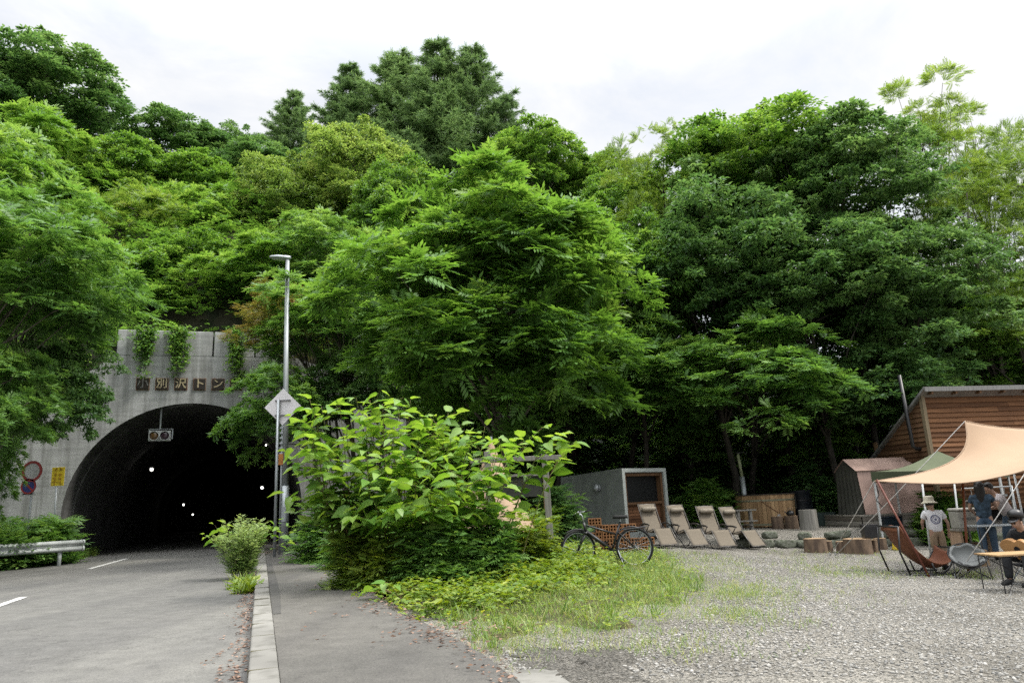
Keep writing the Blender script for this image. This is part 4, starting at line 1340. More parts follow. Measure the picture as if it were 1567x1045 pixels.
for s in (-.05, .05):
    mb.tube([hd0 + Vector((-.01, s, -.02)), fa + Vector((-.01, s + .0, 0))], .016, 8)
mb.box((hd0.x - .02, 0, hd0.z - .03), (.06, .14, .04)); mb.build('fork', M['black'], bike, smooth=True)
mb = MB()
mb.tube([hd1, hd1 + Vector((-.02, 0, .12)), hd1 + Vector((-.07, 0, .17))], .014, 8)
mb.tube([hd1 + Vector((-.02, -.29, .20)), hd1 + Vector((-.08, -.12, .18)), hd1 + Vector((-.08, .12, .18)), hd1 + Vector((-.02, .29, .20))], .012, 8)
hb_ = mb.build('handlebar', M['galv'], bike, smooth=True)
for s in (-1, 1):
    mb = MB(); mb.tube([hd1 + Vector((-.03, s * .24, .197)), hd1 + Vector((.03, s * .36, .205))], .017, 8); mb.build('grip', M['rubber'], hb_, smooth=True)
    mb = MB(); mb.tube([hd1 + Vector((-.10, s * .2, .17)), hd1 + Vector((-.12, s * .3, .14))], .007, 6); mb.build('brake_lever', M['galv'], hb_)
mb = MB()
sc = [(0, -.13, .028), (.25, -.06, .04), (.6, .06, .085), (1, .13, .09)]
rows = []
for t, dx, hw in sc:
    rows.append([Vector((.29 + dx * 1.0, hw * math.sin(a) , seatz + .03 + .035 * max(0, math.cos(a)) - (.03 if math.cos(a) < 0 else 0))) for a in np.linspace(-PI, PI, 13)])
mb.grid(rows); mb.f.append(tuple(range(12, -1, -1))); k0 = 13 * 3; mb.f.append(tuple(k0 + i for i in range(13)))
mb.build('saddle', M['rubber'], bike, smooth=True)
mb = MB(); mb.tube([st_, Vector((.305, 0, seatz + .02))], .013, 8); mb.build('seat_post', M['galv'], bike)
mb = MB(); disc_n = 20
mb.lathe([(.085, -.004), (.095, -.004), (.095, .004), (.085, .004), (.085, -.004)], 20, (bb.x, -.06, bb.z), (PI / 2, 0, 0))
for a in (R(-60), R(120)):
    e = bb + Vector((.165 * math.cos(a), -.075 if a < 0 else .075, .165 * math.sin(a)))
    mb.tube([bb + Vector((0, e.y, 0)), e], .010, 6)
ck = mb.build('crank', M['black'], bike)
for a in (R(-60), R(120)):
    e = bb + Vector((.165 * math.cos(a), -.12 if a < 0 else .12, .165 * math.sin(a)))
    mb = MB(); mb.box(e, (.09, .09, .02)); mb.build('pedal', M['rubber'], ck)
mb = MB()
for s in (-1, 1): mb.bar(bb + Vector((0, -.06, s * .09)), ra + Vector((0, -.06, s * .035)), .006)
mb.build('chain', M['dark'], bike)
mb = MB()
mb.tube([Vector((rx_ - .05 + (wr_ + .035) * math.cos(a), 0, wr_ + (wr_ + .035) * math.sin(a))) for a in np.linspace(R(60), R(150), 10)], .014, 6)
mb.tube([Vector((fx + (wr_ + .035) * math.cos(a), 0, wr_ + (wr_ + .035) * math.sin(a))) for a in np.linspace(R(20), R(130), 10)], .014, 6)
mb.build('mudguard', M['black'], bike, smooth=True)
mb = MB(); mb.tube([Vector((.2, -.05, .3)), Vector((.27, -.2, -.03))], .009, 6); mb.build('kickstand', M['galv'], bike)
mb = MB()
for s in (-.05, .05): mb.tube([Vector((.32, s, .66)), Vector((.80, s, .70))], .008, 6)
for k in range(4): mb.tube([Vector((.42 + k * .12, -.05, .67 + k * .01)), Vector((.42 + k * .12, .05, .67 + k * .01))], .006, 5)
for s in (-.05, .05): mb.tube([Vector((.72, s, .695)), ra + Vector((.0, s, 0))], .006, 5)
mb.build('carrier', M['black'], bike)

# ---- four reclining chairs
M['mesh_cloth'] = mat('beige_mesh', (.195, .165, .125), (.157, .132, .10), 30, .85, stretch=(.3, 6, 6))
M['pillow'] = mat('pillow', (.27, .235, .185), (.22, .19, .15), 9, .8)
M['frame_grey'] = mat('chair_frame', (.20, .185, .17), (.14, .13, .12), 5, .4, metal=.4)
M['arm_black'] = mat('armrest', (.045, .04, .036), None, 9, .5)
def make_lounger():
    t = thing('reclining_chair', 'x', 'chair', (0, 0, 0))
    W = .54
    # side profile (y forward, z up): head, hip, knee, foot
    hd, hip, kn, ft = Vector((0, -.52, 1.16)), Vector((0, -.12, .40)), Vector((0, .34, .50)), Vector((0, .70, .08))
    def sling(a, b, sag, name, n=8):
        mb = MB()
        d = (b - a); nn_ = Vector((0, -d.z, d.y)).normalized()
        rows = []
        for i in range(n + 1):
            q = i / n
            rows.append([a + d * q + Vector((x, 0, 0)) - nn_ * (sag * math.sin(PI * q) * (1 - (x / (W / 2)) ** 2 * .3)) for x in np.linspace(-W / 2 + .025, W / 2 - .025, 7)])
        mb.grid(rows)
        o = mb.build(name, M['mesh_cloth'], t, smooth=True)
        so = o.modifiers.new('thickness', 'SOLIDIFY'); so.thickness = .012
        return o
    sling(hd, hip, .04, 'backrest'); sling(hip, kn, .05, 'seat'); sling(kn, ft, .02, 'leg_rest')
    mb = MB()
    for s in (-1, 1):
        x = s * W / 2
        mb.tube([hd + Vector((x, 0, 0)), hip + Vector((x, 0, 0)), kn + Vector((x, 0, 0)), ft + Vector((x, 0, 0))], .014, 8)
    mb.tube([hd + Vector((-W / 2, 0, 0)), hd + Vector((W / 2, 0, 0))], .014, 8)
    mb.tube([ft + Vector((-W / 2, 0, 0)), ft + Vector((W / 2, 0, 0))], .014, 8)
    mb.build('frame', M['frame_grey'], t, smooth=True)
    for s in (-1, 1):
        x = s * (W / 2 + .045)
        mb = MB()
        mb.tube([(x, -.45, .0), (x, .10, .52), (x, .14, .58)], .013, 8); mb.tube([(x, .42, .0), (x, -.16, .50), (x, -.26, .60)], .013, 8)
        mb.tube([(x, -.5, .012), (x, -.38, .012)], .013, 6)
        mb.build('leg', M['black'], t, smooth=True)
        mb = MB(); mb.tube([(x, -.34, .60), (x, -.1, .635), (x, .12, .62), (x, .2, .60)], [.02, .026, .026, .018], 8); mb.build('armrest', M['arm_black'], t, smooth=True)
    for y in (-.45, .42):
        mb = MB(); mb.tube([(-W / 2 - .045, y, .02), (W / 2 + .045, y, .02)], .012, 8); mb.build('stretcher', M['black'], t, smooth=True)
    d = (hip - hd).normalized(); nn_ = Vector((0, -d.z, d.y)).normalized()
    c = hd + d * .20 + nn_ * -.0
    c = hd + d * .19 + Vector((0, .055, .035))
    mb = MB()
    mb.tube([c + Vector((x, 0, 0)) for x in (-.21, -.19, -.1, 0, .1, .19, .21)], [.03, .062, .072, .074, .072, .062, .03], 12)
    pl = mb.build('pillow', M['pillow'], t, smooth=True)
    mb = MB()
    for s in (-.23, .23): mb.tube([c + Vector((s, 0, .0)), hd + d * .32 + Vector((s, .01, 0))], .008, 6)
    mb.build('strap', M['arm_black'], pl)
    return t
ch0 = make_lounger()
lounge_lab = ['beige reclining chair with pillow nearest the bicycle rear wheel', 'beige reclining chair with pillow, second in the row from the bicycle',
              'beige reclining chair with pillow, third in the row from the bicycle', 'beige reclining chair with pillow beside the hot tub, end of the row']
for i, (u, v, y, a) in enumerate(((1006, 827, 19.8, 17), (1051, 827, 20.0, 20), (1095, 826, 20.2, 13), (1134, 823, 20.6, 27))):
    o = ch0 if i == 0 else copy_tree(ch0)
    p = at(u, v, y)
    o.location = (p.x, y, zg(p.x, y)); o.rotation_euler = (0, 0, R(180 + a)); o.scale = (.94,) * 3
    o['label'] = lounge_lab[i]; o['group'] = 'reclining chairs in a row before the sauna'

# ---- hot tub of staves with its stove pipe
M['stave'] = wood('stave', (.50, .34, .185), (.38, .24, .125), True, 2)
HY = 25.2
ht_p = at(1174, 800, HY); hzb = zg(ht_p.x, HY)
tr = 42.5 * HY / F0
th_ = at(1174, 757, HY).z - hzb
ht = thing('hot_tub', 'round wooden hot tub of pale upright staves beside the dark barrel', 'hot tub', (ht_p.x, HY, hzb))
mb = MB()
rng = random.Random(6)
N = 44
for k in range(N):
    a0_, a1_ = 2 * PI * k / N + .006, 2 * PI * (k + 1) / N - .006
    mb.cur = rng.random()
    rb, rt = tr * .95, tr * 1.0
    vs = []
    for r_, z_ in ((rb, .05), (rt, th_)):
        vs += [(r_ * math.cos(a0_), r_ * math.sin(a0_), z_), (r_ * math.cos(a1_), r_ * math.sin(a1_), z_), ((r_ - .05) * math.cos(a1_), (r_ - .05) * math.sin(a1_), z_), ((r_ - .05) * math.cos(a0_), (r_ - .05) * math.sin(a0_), z_)]
    mb.add(vs, [(3, 2, 1, 0), (4, 5, 6, 7), (0, 1, 5, 4), (1, 2, 6, 5), (2, 3, 7, 6), (3, 0, 4, 7)])
mb.build('stave_wall', M['stave'], ht)
M['band'] = mat('band', (.36, .35, .25), (.26, .25, .17), 6, .5, metal=.3)
for z_ in (.12, th_ * .84):
    r_ = tr * (.95 + .05 * z_ / th_)
    mb = MB(); mb.lathe([(r_ + .002, z_ - .03), (r_ + .008, z_ - .03), (r_ + .012, z_ + .03), (r_ + .004, z_ + .03), (r_ + .002, z_ - .03)], 48); mb.build('band', M['band'], ht)
mb = MB(); mb.lathe([(tr - .07, th_ + .003), (tr + .03, th_ + .003), (tr + .03, th_ + .035), (tr - .07, th_ + .035), (tr - .07, th_ + .003)], 48); mb.build('rim', M['bark_dark'], ht)
mb = MB(); mb.lathe([(0, th_ * .8), (tr * .9, th_ * .8)], 40); mb.build('water', M['dark_glass'], ht)
mb = MB(); mb.bar((tr * .80, -tr * .72, th_ * .55), (tr * .80, -tr * .74, th_ * .95), .05, .03); mb.build('clip', M['bark_dark'], ht)
M['pipe_pale'] = mat('pipe_pale', (.34, .37, .22), (.26, .29, .17), 5, .5)
pb0, pb1, pb2 = at(1139, 754, 25.0), at(1135.5, 729, 25.0), at(1129, 695, 25.0)
o0 = Vector((ht_p.x, HY, hzb))
mb = MB(); mb.tube([Vector((pb0.x, 25.0, hzb + .5)) - o0, pb1 - o0], .085, 12); sp = mb.build('stove_pipe', M['galv'], ht, smooth=True)
mb = MB(); mb.tube([pb1 - o0, pb2 - o0], .05, 10); mb.build('upper_pipe', M['pipe_pale'], sp, smooth=True)
mb = MB(); mb.lathe([(0, 0), (.09, -.03), (.09, -.01), (0, .05)], 12, pb2 - o0 + Vector((0, 0, .06))); mb.build('pipe_cap', M['black'], sp)
# dark barrel next to it
M['barrel'] = mat('barrel', (.016, .02, .026), (.01, .013, .017), 4, .5)
p = at(1229, 793, 25.6); z_ = zg(p.x, 25.6)
bl = thing('barrel', 'large blue black barrel beside the wooden hot tub', 'barrel', (p.x, 25.6, z_))
hh = at(1229, 750, 25.6).z - z_
mb = MB(); mb.lathe([(0, 0), (.33, 0), (.38, hh * .5), (.33, hh - .03), (.35, hh), (.31, hh), (.30, hh - .06), (0, hh - .06)], 28); mb.build('body', M['barrel'], bl, smooth=True)
for q in (.25, .72):
    mb = MB(); mb.lathe([(.345, hh * q - .02), (.385, hh * q - .02), (.385, hh * q + .02), (.345, hh * q + .02), (.345, hh * q - .02)], 28); mb.build('hoop', M['black'], bl)
# wooden railing steps between the last chair and the tub
p = at(1149, 797, 23.2); z_ = zg(p.x, 23.2)
ra_ = thing('step_ladder', 'grey wooden step frame between the last reclining chair and hot tub', 'steps', (p.x, 23.2, z_))
h1 = at(1149, 781, 23.2).z - z_
mb = MB()
for x in (-.36, .02): mb.box((x, 0, h1 / 2), (.07, .07, h1)); mb.box((x + .1, .45, h1 / 2), (.07, .07, h1))
mb.build('post', M['grey_wood'], ra_)
mb = MB(); mb.box((-.12, .22, h1 + .02), (.62, .58, .04)); mb.build('top_step', M['grey_wood'], ra_)
mb = MB(); mb.box((-.12, -.03, h1 * .45), (.6, .2, .035)); mb.build('lower_step', M['grey_wood'], ra_)

# ---- stumps, logs and the stone edge of the terrace
M['log_side'] = mat('log_side', (.20, .14, .095), (.085, .06, .045), 7, .9, .7, 18, stretch=(1, 1, .3))
M['log_end'] = mat('log_end', (.42, .30, .18), (.30, .20, .12), 9, .85, .2)
def log(name, label, u, v0, v1, wpx, y, cat='stump', group=None, seed=0, side='log_side', end='log_end'):
    g = random.Random(seed + 17)
    p = at(u, v0, y); z0 = zg(p.x, y) - .02
    h = (v0 - v1) * y / F0
    r = wpx / 2 * y / F0
    t = thing(name, label, cat, (p.x, y, z0), 0, group)
    mb = MB()
    n = 22
    ph = [g.uniform(0, 6) for _ in range(3)]
    def rad(a, z): return r * (1 + .07 * math.sin(2 * a + ph[0]) + .05 * math.sin(3 * a + ph[1]) + .03 * math.sin(7 * a + ph[2]) + .08 * (1 - z / h) ** 2)
    rows = [[Vector((rad(a, z_) * math.cos(a), rad(a, z_) * math.sin(a), z_)) for a in np.linspace(0, 2 * PI, n + 1)] for z_ in np.linspace(0, h, 4)]
    mb.grid(rows)
    mb.build('bark', M[side], t, smooth=True)
    mb = MB()
    mb.add([(rad(a, h) * .995 * math.cos(a), rad(a, h) * .995 * math.sin(a), h) for a in np.linspace(0, 2 * PI, n, endpoint=False)], [tuple(range(n))])
    mb.build('cut_face', M[end], t)
    return t, h
log('stump', 'short log stump standing against the front of the hot tub', 1191, 806, 787, 17, 23.6, seed=1)
t_, h_ = log('stump', 'log stump with black kettle on it near the hot tub', 1212, 805, 785, 19, 23.4, seed=2)
k_ = thing('kettle', 'small black kettle standing on the log stump near hot tub', 'kettle', t_.location + Vector((0, 0, h_)))
mb = MB(); mb.lathe([(0, 0), (.10, 0), (.12, .05), (.10, .12), (.05, .15), (.02, .17), (0, .17)], 18); mb.tube([(-.1, 0, .06), (-.17, 0, .12), (-.19, 0, .14)], [.025, .018, .014], 8); mb.build('body', M['black'], k_, smooth=True)
mb = MB(); mb.tube([(-.09, 0, .12), (-.06, 0, .22), (.06, 0, .22), (.09, 0, .12)], .009, 6); mb.build('handle', M['black'], k_)
log('stump', 'grey weathered stump behind the stones near the dark barrel', 1240, 818, 788, 26, 22.4, seed=3, side='grey_wood', end='grey_wood')
log('stump', 'broad split stump in front of the grey weathered stump', 1248, 836, 815, 30, 19.6, seed=4)
log('stump', 'narrow stump leaning against the broad split stump', 1267, 833, 816, 13, 19.7, seed=5)
log('stump', 'narrow brown stump between the guy ropes', 1289, 834, 817, 18, 19.5, seed=6)
log('stump', 'widest pale topped stump under the black box', 1313, 837, 815, 38, 19.2, seed=7)
log('stump', 'dark barked stump beside the widest one', 1334, 836, 817, 16, 19.3, seed=8)
log('stump', 'greyish stump behind the thin gazebo leg', 1347, 830, 813, 18, 20.0, seed=9)
# axe leaning on the tub
a_, b_ = at(1164, 766, 23.9), at(1191, 784, 23.6)
ax = thing('axe', 'long handled axe leaning between hot tub and log stump', 'axe', b_)
mb = MB(); mb.tube([(0, 0, 0), (a_ - b_) * .5 + Vector((0, 0, -.02)), a_ - b_], [.022, .018, .02], 8); mb.build('handle', M['trim_wood'], ax, smooth=True)
mb = MB(); mb.prism([(-.03, -.012, -.05), (.05, -.012, -.05), (.07, -.003, -.17), (-.05, -.003, -.17)], (0, 0, 0), (0, .024, 0)); mb.build('axe_head', M['galv'], ax)
# stones
M['stone'] = mat('stone', (.19, .195, .165), (.075, .09, .055), 4, .9, .6, 14)
g = random.Random(31)
def stone_mesh(seed):
    g_ = random.Random(seed)
    bm = bmesh.new()
    bmesh.ops.create_icosphere(bm, subdivisions=3, radius=1)
    ph = [g_.uniform(0, 6) for _ in range(6)]
    for v in bm.verts:
        c = v.co
        f = 1 + .12 * math.sin(3 * c.x + ph[0]) + .10 * math.sin(4 * c.y + ph[1]) + .10 * math.sin(3 * c.z + ph[2]) + .05 * math.sin(9 * c.x + 7 * c.y + ph[3])
        c = c * f
        v.co = Vector((max(-.8, min(.85, c.x)), max(-.75, min(.8, c.y)), max(-.7, min(.62, c.z))))
    me = bpy.data.meshes.new('stone'); bm.to_mesh(me); bm.free()
    for p_ in me.polygons: p_.use_smooth = True
    me.materials.append(M['stone'])
    return me
SM = [stone_mesh(s) for s in range(4)]
x_ = 5.9
i = 0
while x_ < 13.6:
    w = g.uniform(.32, .62)
    for lv in range(1 if i % 3 else 2):
        o = mesh_obj('edging_stone', SM[i % 4])
        yy = 20.75 + .15 * lv + g.uniform(-.06, .06)
        o.location = (x_ + w / 2 + lv * .15, yy, zg(x_, 20.4) + .12 + lv * .22); o.scale = (w * .62, .26, .16 + g.uniform(-.02, .03)); o.rotation_euler = (g.uniform(-.1, .1), g.uniform(-.1, .1), g.uniform(-.2, .2))
        tag(o, 'mossy grey stone in the low edging under the terrace', 'stone', 'stones edging the terrace')
        i += 1
    x_ += w * 1.02

# ---- pink brown ridge tent on its deck
M['pink_cloth'] = mat('pink_cloth', (.46, .325, .275), (.37, .255, .215), 2.2, .85, .2, 7)
M['gable_shade_cloth'] = mat('gable_shade_cloth', (.105, .105, .09), (.075, .077, .066), 2.2, .85, .2, 7)  # the gable's shade is put into a darker cloth colour
TY = 23.5
pA, pBm = at(1284, 791, TY + .8), at(1325, 787, TY - .7)
tA = Vector((pA.x, pA.y, 0)); tB = Vector((pBm.x, pBm.y, 0))
wv = (tB - tA); Wt = wv.length; wa = math.atan2(wv.y, wv.x)
zb = pBm.z
tent = thing('ridge_tent', 'pinkish brown ridge tent with gable darkened for shade standing on a wooden deck', 'tent', (tA.x, tA.y, zb), wa)
# local x across the gable, y along the ridge (away from the gable)
eh, rh, Lt = at(1304, 719, TY - .7).z - zb, at(1286, 703, TY).z - zb, 3.0
rows_side = []
def cloth(mb, a, b, c, d, n=10, amp=.02, seed=0):
    g_ = random.Random(seed)
    ph = [g_.uniform(0, 6) for _ in range(4)]
    a, b, c, d = map(Vector, (a, b, c, d))
    nn_ = (b - a).cross(d - a).normalized()
    rows = []
    for i in range(n + 1):
        row = []
        for j in range(n + 1):
            s, t = i / n, j / n
            p_ = a.lerp(b, s).lerp(d.lerp(c, s), t)
            e = math.sin(PI * s) * math.sin(PI * t)
            p_ = p_ + nn_ * amp * e * (math.sin(7 * s + 5 * t + ph[0]) + .6 * math.sin(13 * t - 4 * s + ph[1]) - .8)
            row.append(p_)
        rows.append(row)
    mb.grid(rows)
ex = .16
mb = MB()
cloth(mb, (Wt, 0, 0), (Wt, Lt, 0), (Wt - ex, Lt, eh), (Wt - ex, 0, eh), seed=1, amp=.06)
cloth(mb, (0, 0, 0), (0, Lt, 0), (ex, Lt, eh), (ex, 0, eh), seed=2)
mb.build('side_wall', M['pink_cloth'], tent, smooth=True, recalc=False)
mb = MB()
cloth(mb, (Wt - ex + .05, -.06, eh - .03), (Wt - ex + .05, Lt, eh - .03), (Wt / 2, Lt, rh), (Wt / 2, -.06, rh), seed=3, amp=.045)
cloth(mb, (ex - .05, -.06, eh - .03), (ex - .05, Lt, eh - .03), (Wt / 2, Lt, rh), (Wt / 2, -.06, rh), seed=4)
mb.build('roof', M['pink_cloth'], tent, smooth=True, recalc=False)
for y_ in (.0, Lt):
    mb = MB()
    n_ = 28
    rows = []
    for i in range(n_ + 1):
        s = i / n_
        x = Wt * s
        zt_ = eh + (rh - eh) * (1 - abs(2 * s - 1))
        rows.append([Vector((x * (1 - t) + (ex + (Wt - 2 * ex) * s) * t, y_ - .035 * math.sin(s * 40) * (1 - t), zt_ * t)) for t in np.linspace(0, 1, 6)])
    mb.grid(rows)
    mb.build('gable', M['gable_shade_cloth'], tent, smooth=True, recalc=False)
# deck
dk = thing('deck', 'grey plank deck carrying the ridge tent', 'deck', (tA.x, tA.y, zb - .03), wa)
mb = MB()
g = random.Random(12)
for k in range(24):
    mb.cur = g.random()
    mb.box((Wt / 2 + .1, -.35 + k * .152, 0), (Wt + .55, .145, .04))
M['deck_wood'] = wood('deck_wood', (.30, .285, .25), (.18, .17, .15), True, 0)
mb.build('boards', M['deck_wood'], dk)
mb = MB()
zf = zb - .03 - (zg(tA.x + 1, 22.6) - .1)
for z_ in np.arange(-.09, -zf, -.13): 
    mb.cur = g.random(); mb.box((Wt / 2 + .1, -.40, z_), (Wt + .5, .03, .12)); mb.box((Wt + .36, 1.4, z_), (.03, 3.5, .12))
mb.build('skirting', M['deck_wood'], dk)
# things before the deck
def crate(name, label, cat, u, v0, v1, wpx, y, mm, d=.3, lid=None):
    p_ = at(u, v0, y); z0 = zg(p_.x, y)
    if y < 20.6: z0 = zg(p_.x, y)
    h = (v0 - v1) * y / F0; w = wpx * y / F0
    t = thing(name, label, cat, (p_.x, y, z0), R(-8))
    mb = MB(); mb.box((0, 0, h / 2), (w, d, h), taper=1.06); mb.build('body', mm, t, bevel=.02)
    mb = MB(); mb.box((0, 0, h + .012), (w * 1.10, d * 1.1, .03)); mb.build('lid', lid or mm, t, bevel=.01)
    return t
M['navy'] = mat('navy', (.016, .03, .045), (.01, .02, .03), 5, .5)
M['teal_box'] = mat('teal_box', (.03, .05, .045), (.02, .035, .03), 5, .6)
b1_ = crate('box', 'black box standing on the widest stump', 'box', 1331, 818, 800, 19, 19.1, M['black'], .28)
b1_.location.z = zg(b1_.location.x, 19.2) + .42 - .05
crate('storage_bin', 'dark blue storage bin on the terrace behind the hammock chair', 'bin', 1364, 797, 783, 24, 22.0, M['navy'], .4)
crate('storage_bin', 'dark green chest on the terrace beside the tent gable', 'chest', 1262, 796, 778, 26, 24.6, M['teal_box'], .4)
M['yellow_plastic'] = mat('yellow_plastic', (.62, .44, .03), (.5, .35, .03), 6, .45)
p = at(1368, 817, 19.6)
yl = thing('lantern', 'small yellow lantern behind the black frame of the hammock chair', 'lantern', (p.x, 19.6, zg(p.x, 19.6)))
mb = MB(); mb.lathe([(0, 0), (.10, 0), (.11, .05), (.08, .09), (.08, .2), (.06, .26), (0, .28)], 16); mb.build('body', M['yellow_plastic'], yl, smooth=True)
mb = MB(); mb.tube([(-.09, 0, .18), (-.07, 0, .34), (.07, 0, .34), (.09, 0, .18)], .008, 6); mb.build('handle', M['black'], yl)
# post behind the tent
p = at(1341, 705, 26.5)
mb = MB(); zgp = zg(p.x, 26.5); tpz = at(1338.5, 677, 26.5)
mb.tube([(0, 0, 0), (tpz.x - p.x - .3, 0, tpz.z - zgp)], .08, 10)
o = mb.build('timber_post', wood('post_wood', (.30, .19, .10), (.2, .12, .06)), None, loc=(p.x + .3, 26.5, zgp)); tag(o, 'brown timber post sticking up behind the ridge tent', 'post')

# ---- timber cabin with a lean-to roof
M['siding'] = wood('siding', (.235, .115, .052), (.13, .062, .03), True, 0)
M['siding_shaded'] = wood('siding_shaded', (.19, .105, .055), (.11, .06, .034), True, 1)  # darker copy of the siding; the side wall's shade is coloured in
M['roofing'] = mat('roofing', (.25, .25, .245), (.17, .17, .17), 3, .6, .1, stretch=(6, 1, 1))
CY = 22.6
cb = at(1446, 803, CY); cz_ = zg(cb.x, CY) + .0
ch = at(1440, 603, CY).z - cz_
cw_, cd_ = 7.0, 3.4
cab = thing('timber_cabin', 'brown timber cabin with lapped boards and grey lean-to roof', 'cabin', (cb.x - .05, CY, cz_), R(10))
hk = ch - 2.35                                                # height at the back
ov = .0                                                       # the front leans out at the top
mb = MB(); g = random.Random(77)
z = .35
while z < ch - .05:
    h_ = min(.155, ch - z)
    mb.cur = g.random()
    y0 = ov * (1 - z / ch)
    x0 = 0
    while x0 < cw_:
        x1 = min(cw_, x0 + g.uniform(1.6, 3.4)); mb.cur = g.random()
        mb.prism([(x0 + .003, y0 - .05, z - .02), (x0 + .003, y0 - .004 - ov * h_ / ch, z + h_), (x0 + .003, y0 + .06, z + h_), (x0 + .003, y0 + .06, z - .02)], (0, 0, 0), (x1 - x0 - .006, 0, 0))
        x0 = x1
    z += .15
mb.build('front_wall', M['siding'], cab)
mb = MB(); z = .1
while z < ch - .12:
    h_ = .155
    y0 = ov * (1 - z / ch) + .02
    y1 = cd_ if z < hk else cd_ * (1 - (z - hk) / (ch - hk))
    mb.cur = g.random()
    if y1 - .06 > y0: mb.prism([(-.05, y0, z - .02), (-.004, y0, z + h_), (.05, y0, z + h_), (.05, y0, z - .02)], (0, 0, 0), (0, y1 - y0, 0))
    z += .15
mb.build('side_wall', M['siding_shaded'], cab)
mb = MB(); mb.bar((-.04, -.04, .05), (-.04, -.04, ch - .02), .13, .11); mb.build('corner_board', wood('corner_wood', (.24, .19, .12), (.15, .12, .08)), cab)
sl = (ch - hk) / cd_
mb = MB()
mb.prism([(-.18, -.35, ch + .06 + .35 * sl * .25), (-.18, cd_ + .25, hk - .25 * sl + .06), (-.18, cd_ + .25, hk - .25 * sl + .13), (-.18, -.35, ch + .14 + .35 * sl * .25)], (0, 0, 0), (cw_ + .4, 0, 0))
mb.build('roof', M['roofing'], cab)
for k in range(9):
    mb = MB(); mb.box((k * .85 + .1, -.16, ch + .03), (.07, .40, .10)); mb.build('rafter', M['trim_wood'], cab)
mb = MB(); mb.box((cw_ / 2 + .05, -.37, ch + .13), (cw_ + .42, .03, .14)); mb.build('fascia', M['roofing'], cab)
mb = MB()
for k in range(6):
    mb.cur = g.random(); mb.box((cw_ / 2, -1.7 + k * .26, 1.75 + .02 * k), (cw_, .25, .04))
mb.build('porch_roof', M['siding'], cab)
mb = MB(); mb.box((cw_ / 2, .75, 1.05), (cw_ - .05, .05, 2.0)); mb.build('recess_shade', M['dark'], cab)  # dark slab put in for the shade under the porch
p0, p1_, p2_ = at(1376, 574, 22.9), at(1397, 683, 22.9), at(1424, 686, 23.2)
inv = cab.matrix_basis.inverted()
mb = MB(); mb.tube([inv @ p0, inv @ p1_, inv @ (p1_ + Vector((.1, 0, -.08))), inv @ p2_], .06, 10); sp = mb.build('stove_pipe', M['black'], cab, smooth=True)
mb = MB(); mb.box(inv @ p2_, (.45, .4, .42)); mb.build('pipe_box', M['black'], cab, bevel=.02)

# ---- olive gazebo
M['olive'] = mat('olive_cloth', (.125, .145, .085), (.10, .118, .068), 2, .8, .15, 9)
M['olive_dark'] = mat('olive_valance', (.06, .075, .04), (.045, .056, .03), 2, .8, .15, 9)
GY = 20.8
gc = at(1436, 700, GY); g0 = zg(gc.x, 19.5) 
gp = at(1430, 690, GY).z - g0
ge = at(1331, 722, 20.4).z - g0
gaz = thing('gazebo', 'olive green pop-up gazebo with white legs behind the tan tarp', 'gazebo', (gc.x, GY, g0), R(8))
rad_ = 2.12
cor = [Vector((rad_ * math.cos(a), rad_ * math.sin(a), ge)) for a in (PI, 1.5 * PI, 0, .5 * PI)]
mb = MB()
for k in range(4):
    a, b = cor[k], cor[(k + 1) % 4]
    rows = []
    for i in range(9):
        t = i / 8
        pk = Vector((0, 0, gp))
        rows.append([(a.lerp(b, q)).lerp(pk, t) - Vector((0, 0, .14 * math.sin(PI * t) + .05 * math.sin(PI * q) * (1 - t))) for q in np.linspace(0, 1, 9)])
    mb.grid(rows)
mb.build('canopy', M['olive'], gaz, smooth=True)
mb = MB()
for k in range(4):
    a, b = cor[k], cor[(k + 1) % 4]
    rows = [[a.lerp(b, q) * 1.004 - Vector((0, 0, .05 * math.sin(PI * q) + dz)) + Vector((0, 0, .0)) for q in np.linspace(0, 1, 13)] for dz in (0, .12, .27)]
    mb.grid(rows)
mb.build('valance', M['olive_dark'], gaz, smooth=True)
M['white_leg'] = mat('white_leg', (.58, .60, .60), (.48, .5, .5), 5, .4)
for k in range(4):
    c = cor[k]
    wz = zg(gc.x + c.x, GY + c.y) - g0
    mb = MB(); mb.box((c.x * .97, c.y * .97, (ge + wz) / 2 - .02), (.045, .045, ge - wz)); mb.build('leg', M['white_leg'], gaz)
    mb = MB(); mb.box((c.x * .97, c.y * .97, wz + .01), (.13, .13, .02)); mb.build('foot_plate', M['white_leg'], gaz)
# two loose white poles under the tarp
for (u0, v0, u1, v1, y, lb) in ((1411, 738, 1419, 818, 17.6, 'white pole behind the hammock chair holding up the tarp'), (1460, 738, 1467, 812, 18.6, 'thin white pole behind the person in white shirt'), (1551, 722, 1563, 775, 17.2, 'white pole beside the person in pale shirt')):
    a, b = at(u0, v0, y), at(u1, v1, y); b.z = zg(b.x, y)
    mb = MB(); mb.tube([(0, 0, 0), a - b], .022, 10); o = mb.build('tent_pole', M['white_leg'], None, smooth=True, loc=b); tag(o, lb, 'pole')

